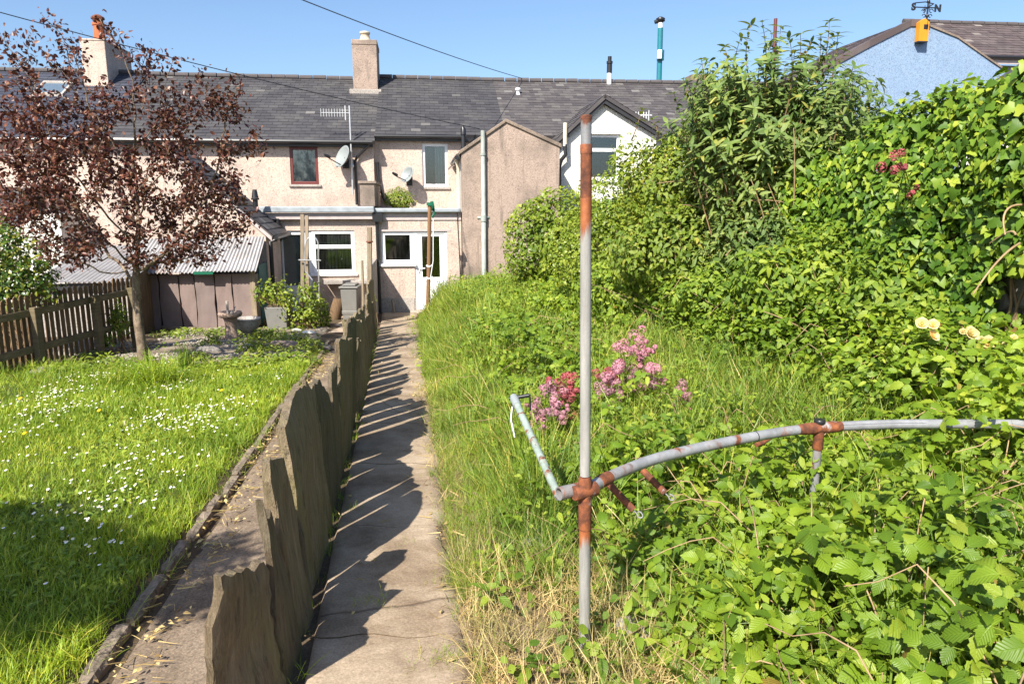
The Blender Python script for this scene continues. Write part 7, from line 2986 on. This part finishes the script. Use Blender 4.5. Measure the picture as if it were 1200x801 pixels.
def rose(c, r, t, i):
    tmr = Tm()
    for ring, (k, tilt, s_) in enumerate(((5, 0.25, 1.0), (5, 0.6, 0.8), (4, 1.0, 0.55))):
        for j in range(k):
            a = 2 * math.pi * j / k + ring * 0.5
            pet = leaf_t(r * s_, r * s_ * 1.1, 4, 0.25, -0.25, 0.62)
            mt = rot('Z', a) @ rot('X', tilt)
            tmr.join(pet, mat=mt)
    return tmr


rb = mound('rose_bush', 'rose bush with cream and apricot blooms in front of the ivy at the right', 'rose bush', base_at(1125, 5.0),
           [px_ell(1100, 415, 60, 40, 0.35, 5.0), px_ell(1155, 420, 50, 38, 0.35, 4.9)], 1500, [leaf_t(0.06, 0.04, 4, 0.2, 0.2), leaf_t(0.05, 0.034, 4, 0.2, 0.3)], 'bramble', 0.7, 1.2, 0.4, twigs=22)
for i, (px, py, rp_) in enumerate(((1080, 380, 9), (1093, 381, 8), (1092, 394, 9), (1136, 392, 11), (1158, 404, 12), (1174, 411, 11), (1128, 389, 5), (1188, 396, 5), (1150, 398, 5))):
    c = P(px, py, 4.75)
    rm = frames(np.array([[rng.normal(-.2, .3), -0.8, 0.6]]), np.array([[0.2, 0.3, 1.0]]))
    scatter('bloom', M['petal_cream'], [(rose(c, rp_ / FPX * 4.75, None, i), np.array([list(c)]), rm, [1.0])], rb)

# ---------------------------------------------------------------- left garden
mound('spotted_laurel', 'yellow speckled evergreen bush behind the picket fence at the left edge', 'bush', base_at(14, 10.9),
      [px_ell(15, 310, 42, 45, 0.55, 10.8), px_ell(-25, 300, 45, 60, 0.6, 11.0), px_ell(30, 335, 34, 34, 0.5, 10.8)], 5200, mid, 'laurel', 0.7, 1.2, 0.3, twigs=20)
mound('red_shrub', 'red leaved shrub above the speckled evergreen at the left edge', 'bush', base_at(-10, 12.0),
      [px_ell(8, 252, 22, 16, 0.3, 12.0)], 500, small, 'purple', 0.7, 1.2, 0.3, twigs=18)
mound('rose_bush', 'leafy rose bush in the grey square planter beside the shed', 'rose bush', Vector((P(325, 362, 15.5).x, 15.6, P(325, 360, 15.4).z)),
      [px_ell(320, 340, 21, 19, 0.35, 15.5), px_ell(337, 350, 13, 13, 0.25, 15.5), px_ell(306, 346, 10, 10, .2, 15.5)], 620, small, 'yellow_green', 0.9, 1.5, 0.9, inner=0.15, zmin=-0.6, twigs=20)
mound('garden_bush', 'yellow green garden bush left of the wheelie bin', 'bush', base_at(360, 15.6),
      [px_ell(362, 346, 17, 23, 0.35, 15.6), px_ell(356, 368, 21, 16, 0.35, 15.5)], 800, small, 'yellow_green', 0.9, 1.5, 0.9, inner=0.15, twigs=20)
mound('garden_bush', 'low dark green bush hugging the wall right of the yellow green bush', 'bush', base_at(378, 16.2),
      [px_ell(374, 368, 13, 20, 0.3, 16.2)], 700, small, 'shrub', 0.9, 1.4, 0.4, twigs=10)
mound('roof_bush', 'self sown bush growing on the flat roof below the smaller satellite dish', 'bush', W(HU(467, 1.2, 235), 1.2, zX),
      [(*W(HU(465, 1.2, 232), 1.2, HZ(232, 1.2, 465)), 0.36, 0.4, 0.32), (*W(HU(471, 1.0, 233), 1.0, HZ(233, 1.0, 471)), 0.36, 0.4, 0.26)], 1500, [leaf_t(0.08, 0.022, 3, 0.2, 0.4), leaf_t(0.06, 0.02, 3, 0.2, 0.3)], 'shrub', 0.9, 1.5, 0.4, zmin=zX, twigs=24)


def tuft(name, label, cat, px, py, n, h, w, spread, mat, bend=(0.1, 0.8)):
    g = G(px, py)
    g.z = float(gz(g.x, g.y))
    t = Tm()
    for _ in range(n):
        b = blade_t(h * random.uniform(0.6, 1.1), w, random.uniform(*bend), 4, random.uniform(0, 6.28), random.uniform(0.02, 0.25))
        t.join(b, off=(random.gauss(0, spread), random.gauss(0, spread), 0))
    o = scatter(name, M[mat], [(t, np.array([list(g)]), np.eye(3)[None], [1.0])])
    return tag(o, label, cat)


tuft('iris_clump', 'upright clump of sword shaped leaves between the tree trunk and the birdbath', 'plant', 217, 433, 60, 0.42, 0.016, 0.07, 'iris', (0.0, 0.2))
tuft('grass_tuft', 'big arching tuft of grass at the foot of the purple tree trunk', 'grass tuft', 178, 452, 260, 0.52, 0.010, 0.16, 'lawn', (0.4, 1.5))
tuft('grass_tuft', 'smaller arching grass tuft left of the purple tree trunk', 'grass tuft', 140, 450, 130, 0.42, 0.009, 0.16, 'lawn', (0.4, 1.4))
tuft('grass_tuft', 'loose tuft of long grass at the lawn corner beneath the picket fence', 'grass tuft', 75, 448, 90, 0.35, 0.008, 0.2, 'lawn', (0.3, 1.2))
tuft('grass_tuft', 'dry pale grass tuft beside the grey square planter', 'grass tuft', 306, 381, 90, 0.35, 0.012, 0.06, 'straw', (0.3, 1.3))
for (px, py, Y, rx, ry, n, mt, lb) in (
        (138, 375, 11.9, 12, 26, 420, 'shrub', 'tall weed with red tips climbing against the picket fence by the trunk'),
        (122, 398, 11.6, 12, 10, 200, 'shrub', 'small weed at the picket fence foot behind the dark rocks'),
        (298, 418, 12.0, 24, 16, 560, 'shrub', 'green weed clump in front of the bowl planter'),
        (345, 400, 13.0, 28, 10, 620, 'yellow_green', 'low yellow green ground cover plant below the garden bush'),
        (305, 393, 13.9, 14, 10, 300, 'yellow_green', 'small plant with orange buds right of the bowl planter'),
        (248, 400, 13.0, 12, 14, 260, 'shrub', 'leafy weed standing left of the birdbath'),
        (368, 410, 12.3, 16, 12, 330, 'yellow_green', 'weed clump at the far end of the lawn edging beside the side path'),
        (235, 425, 11.0, 18, 8, 300, 'shrub', 'low weed patch between the sword leaved clump and the birdbath'),
        (62, 440, 9.6, 18, 12, 300, 'shrub', 'weed clump at the foot of the picket fence at the left'),
        (340, 425, 10.8, 40, 12, 800, 'nettle', 'broad weed patch along the far end of the lawn'),
        (280, 438, 10.4, 40, 10, 600, 'nettle', 'low weed patch at the far lawn edge right of the trunk'),
        (436, 350, 17.0, 5, 9, 120, 'yellow_green', 'small bright plant beside the wheelie bin')):
    c = px_ell(px, py, rx, ry, rx * Y / FPX * 0.8, Y)
    mound('weed_clump', lb, 'weed', base_at(px, Y), [c], n, [leaf_t(0.05, 0.024, 3, 0.2, 0.3), leaf_t(0.065, 0.026, 3, 0.3, 0.4)], mt, 0.8, 1.3, 0.5, twigs=8, inner=0.2)

# pebbles on the gravel bed
pb = Tm()
bm = bmesh.new()
bmesh.ops.create_icosphere(bm, subdivisions=1, radius=1)
pb = Tm([tuple(v.co) for v in bm.verts], [tuple(v.index for v in f.verts) for f in bm.faces])
bm.free()
x, y, a = sample(-4.6, -1.5, 11.0, 15.6, 260)
p = np.stack([x, y, gz(x, y) + 0.02], 1)
k = inview(x, y, p[:, 2]) & (fbm(x * 0.9, y * 0.9, 4.0) > 0.42 + 0.12 * rng.random(len(x)))
p = p[k]
fr = yaw_frames(len(p), 0.2) * np.stack([np.ones(len(p)), rng.uniform(.6, 1, len(p)), rng.uniform(.35, .7, len(p))], 1)[:, None, :]
tag(scatter('pebbles', pebbledash('pale_pebble', (0.36, 0.32, 0.265)), [(pb, p, fr, rng.uniform(0.012, 0.038, len(p)))]), kind='stuff')
# low weeds through the gravel
x, y, a = sample(-5.2, -1.45, 9.8, 15.0, 420)
keep = rng.random(len(x)) < sstep(0.42, 0.62, fbm(x * 1.5, y * 1.5, 1.0))
x, y = x[keep], y[keep]
z = gz(x, y) + rng.uniform(0.01, 0.12, len(x))
tag(scatter('ground_weeds', M['yellow_green'], put_leaves([leaf_t(0.06, 0.03, 3), leaf_t(0.08, 0.025, 3)], x, y, z, 0.6, 0.7, 1.5)), kind='stuff')

# ---------------------------------------------------------------- the tree behind the camera whose shade lies on the lawn
sb = Vector((-4.3, 0.3, float(gz(-4.3, 0.3))))
st_ = thing('garden_tree', 'small leafy tree just outside the frame on the left, whose shade lies on the lawn', 'tree', sb)
att = np.vstack([ell(-4.25, 0.28, 3.2, 1.0, 0.85, 0.5, 360), ell(-5.0, 0.25, 3.4, 0.9, 0.8, 0.6, 190), ell(-3.35, 0.42, 3.2, 0.6, 0.45, 0.3, 90)])
nodes, par = grow([[tuple(sb + Vector((0, 0, 0.25 * k))) for k in range(9)]], att, 0.12, 1.8, 0.22, 90, 0.05, 0.15)
m = MB()
r, kids = limbs(m, nodes, par, 0.004, 2.3, 0.06)
m.build('trunk', M['bark'], st_, True, 0, False)
pt = nodes[[i for i in range(len(nodes)) if r[i] < 0.008]]
nl = 64
pos = np.repeat(pt, nl, 0) + rng.normal(0, 0.08, (len(pt) * nl, 3))
fr = frames(rand_dir(len(pos), 0.8), rand_dir(len(pos), -0.3))
scatter('crown', M['shrub'], [(mid[0], pos, fr, rng.uniform(0.8, 1.3, len(pos)))], st_)
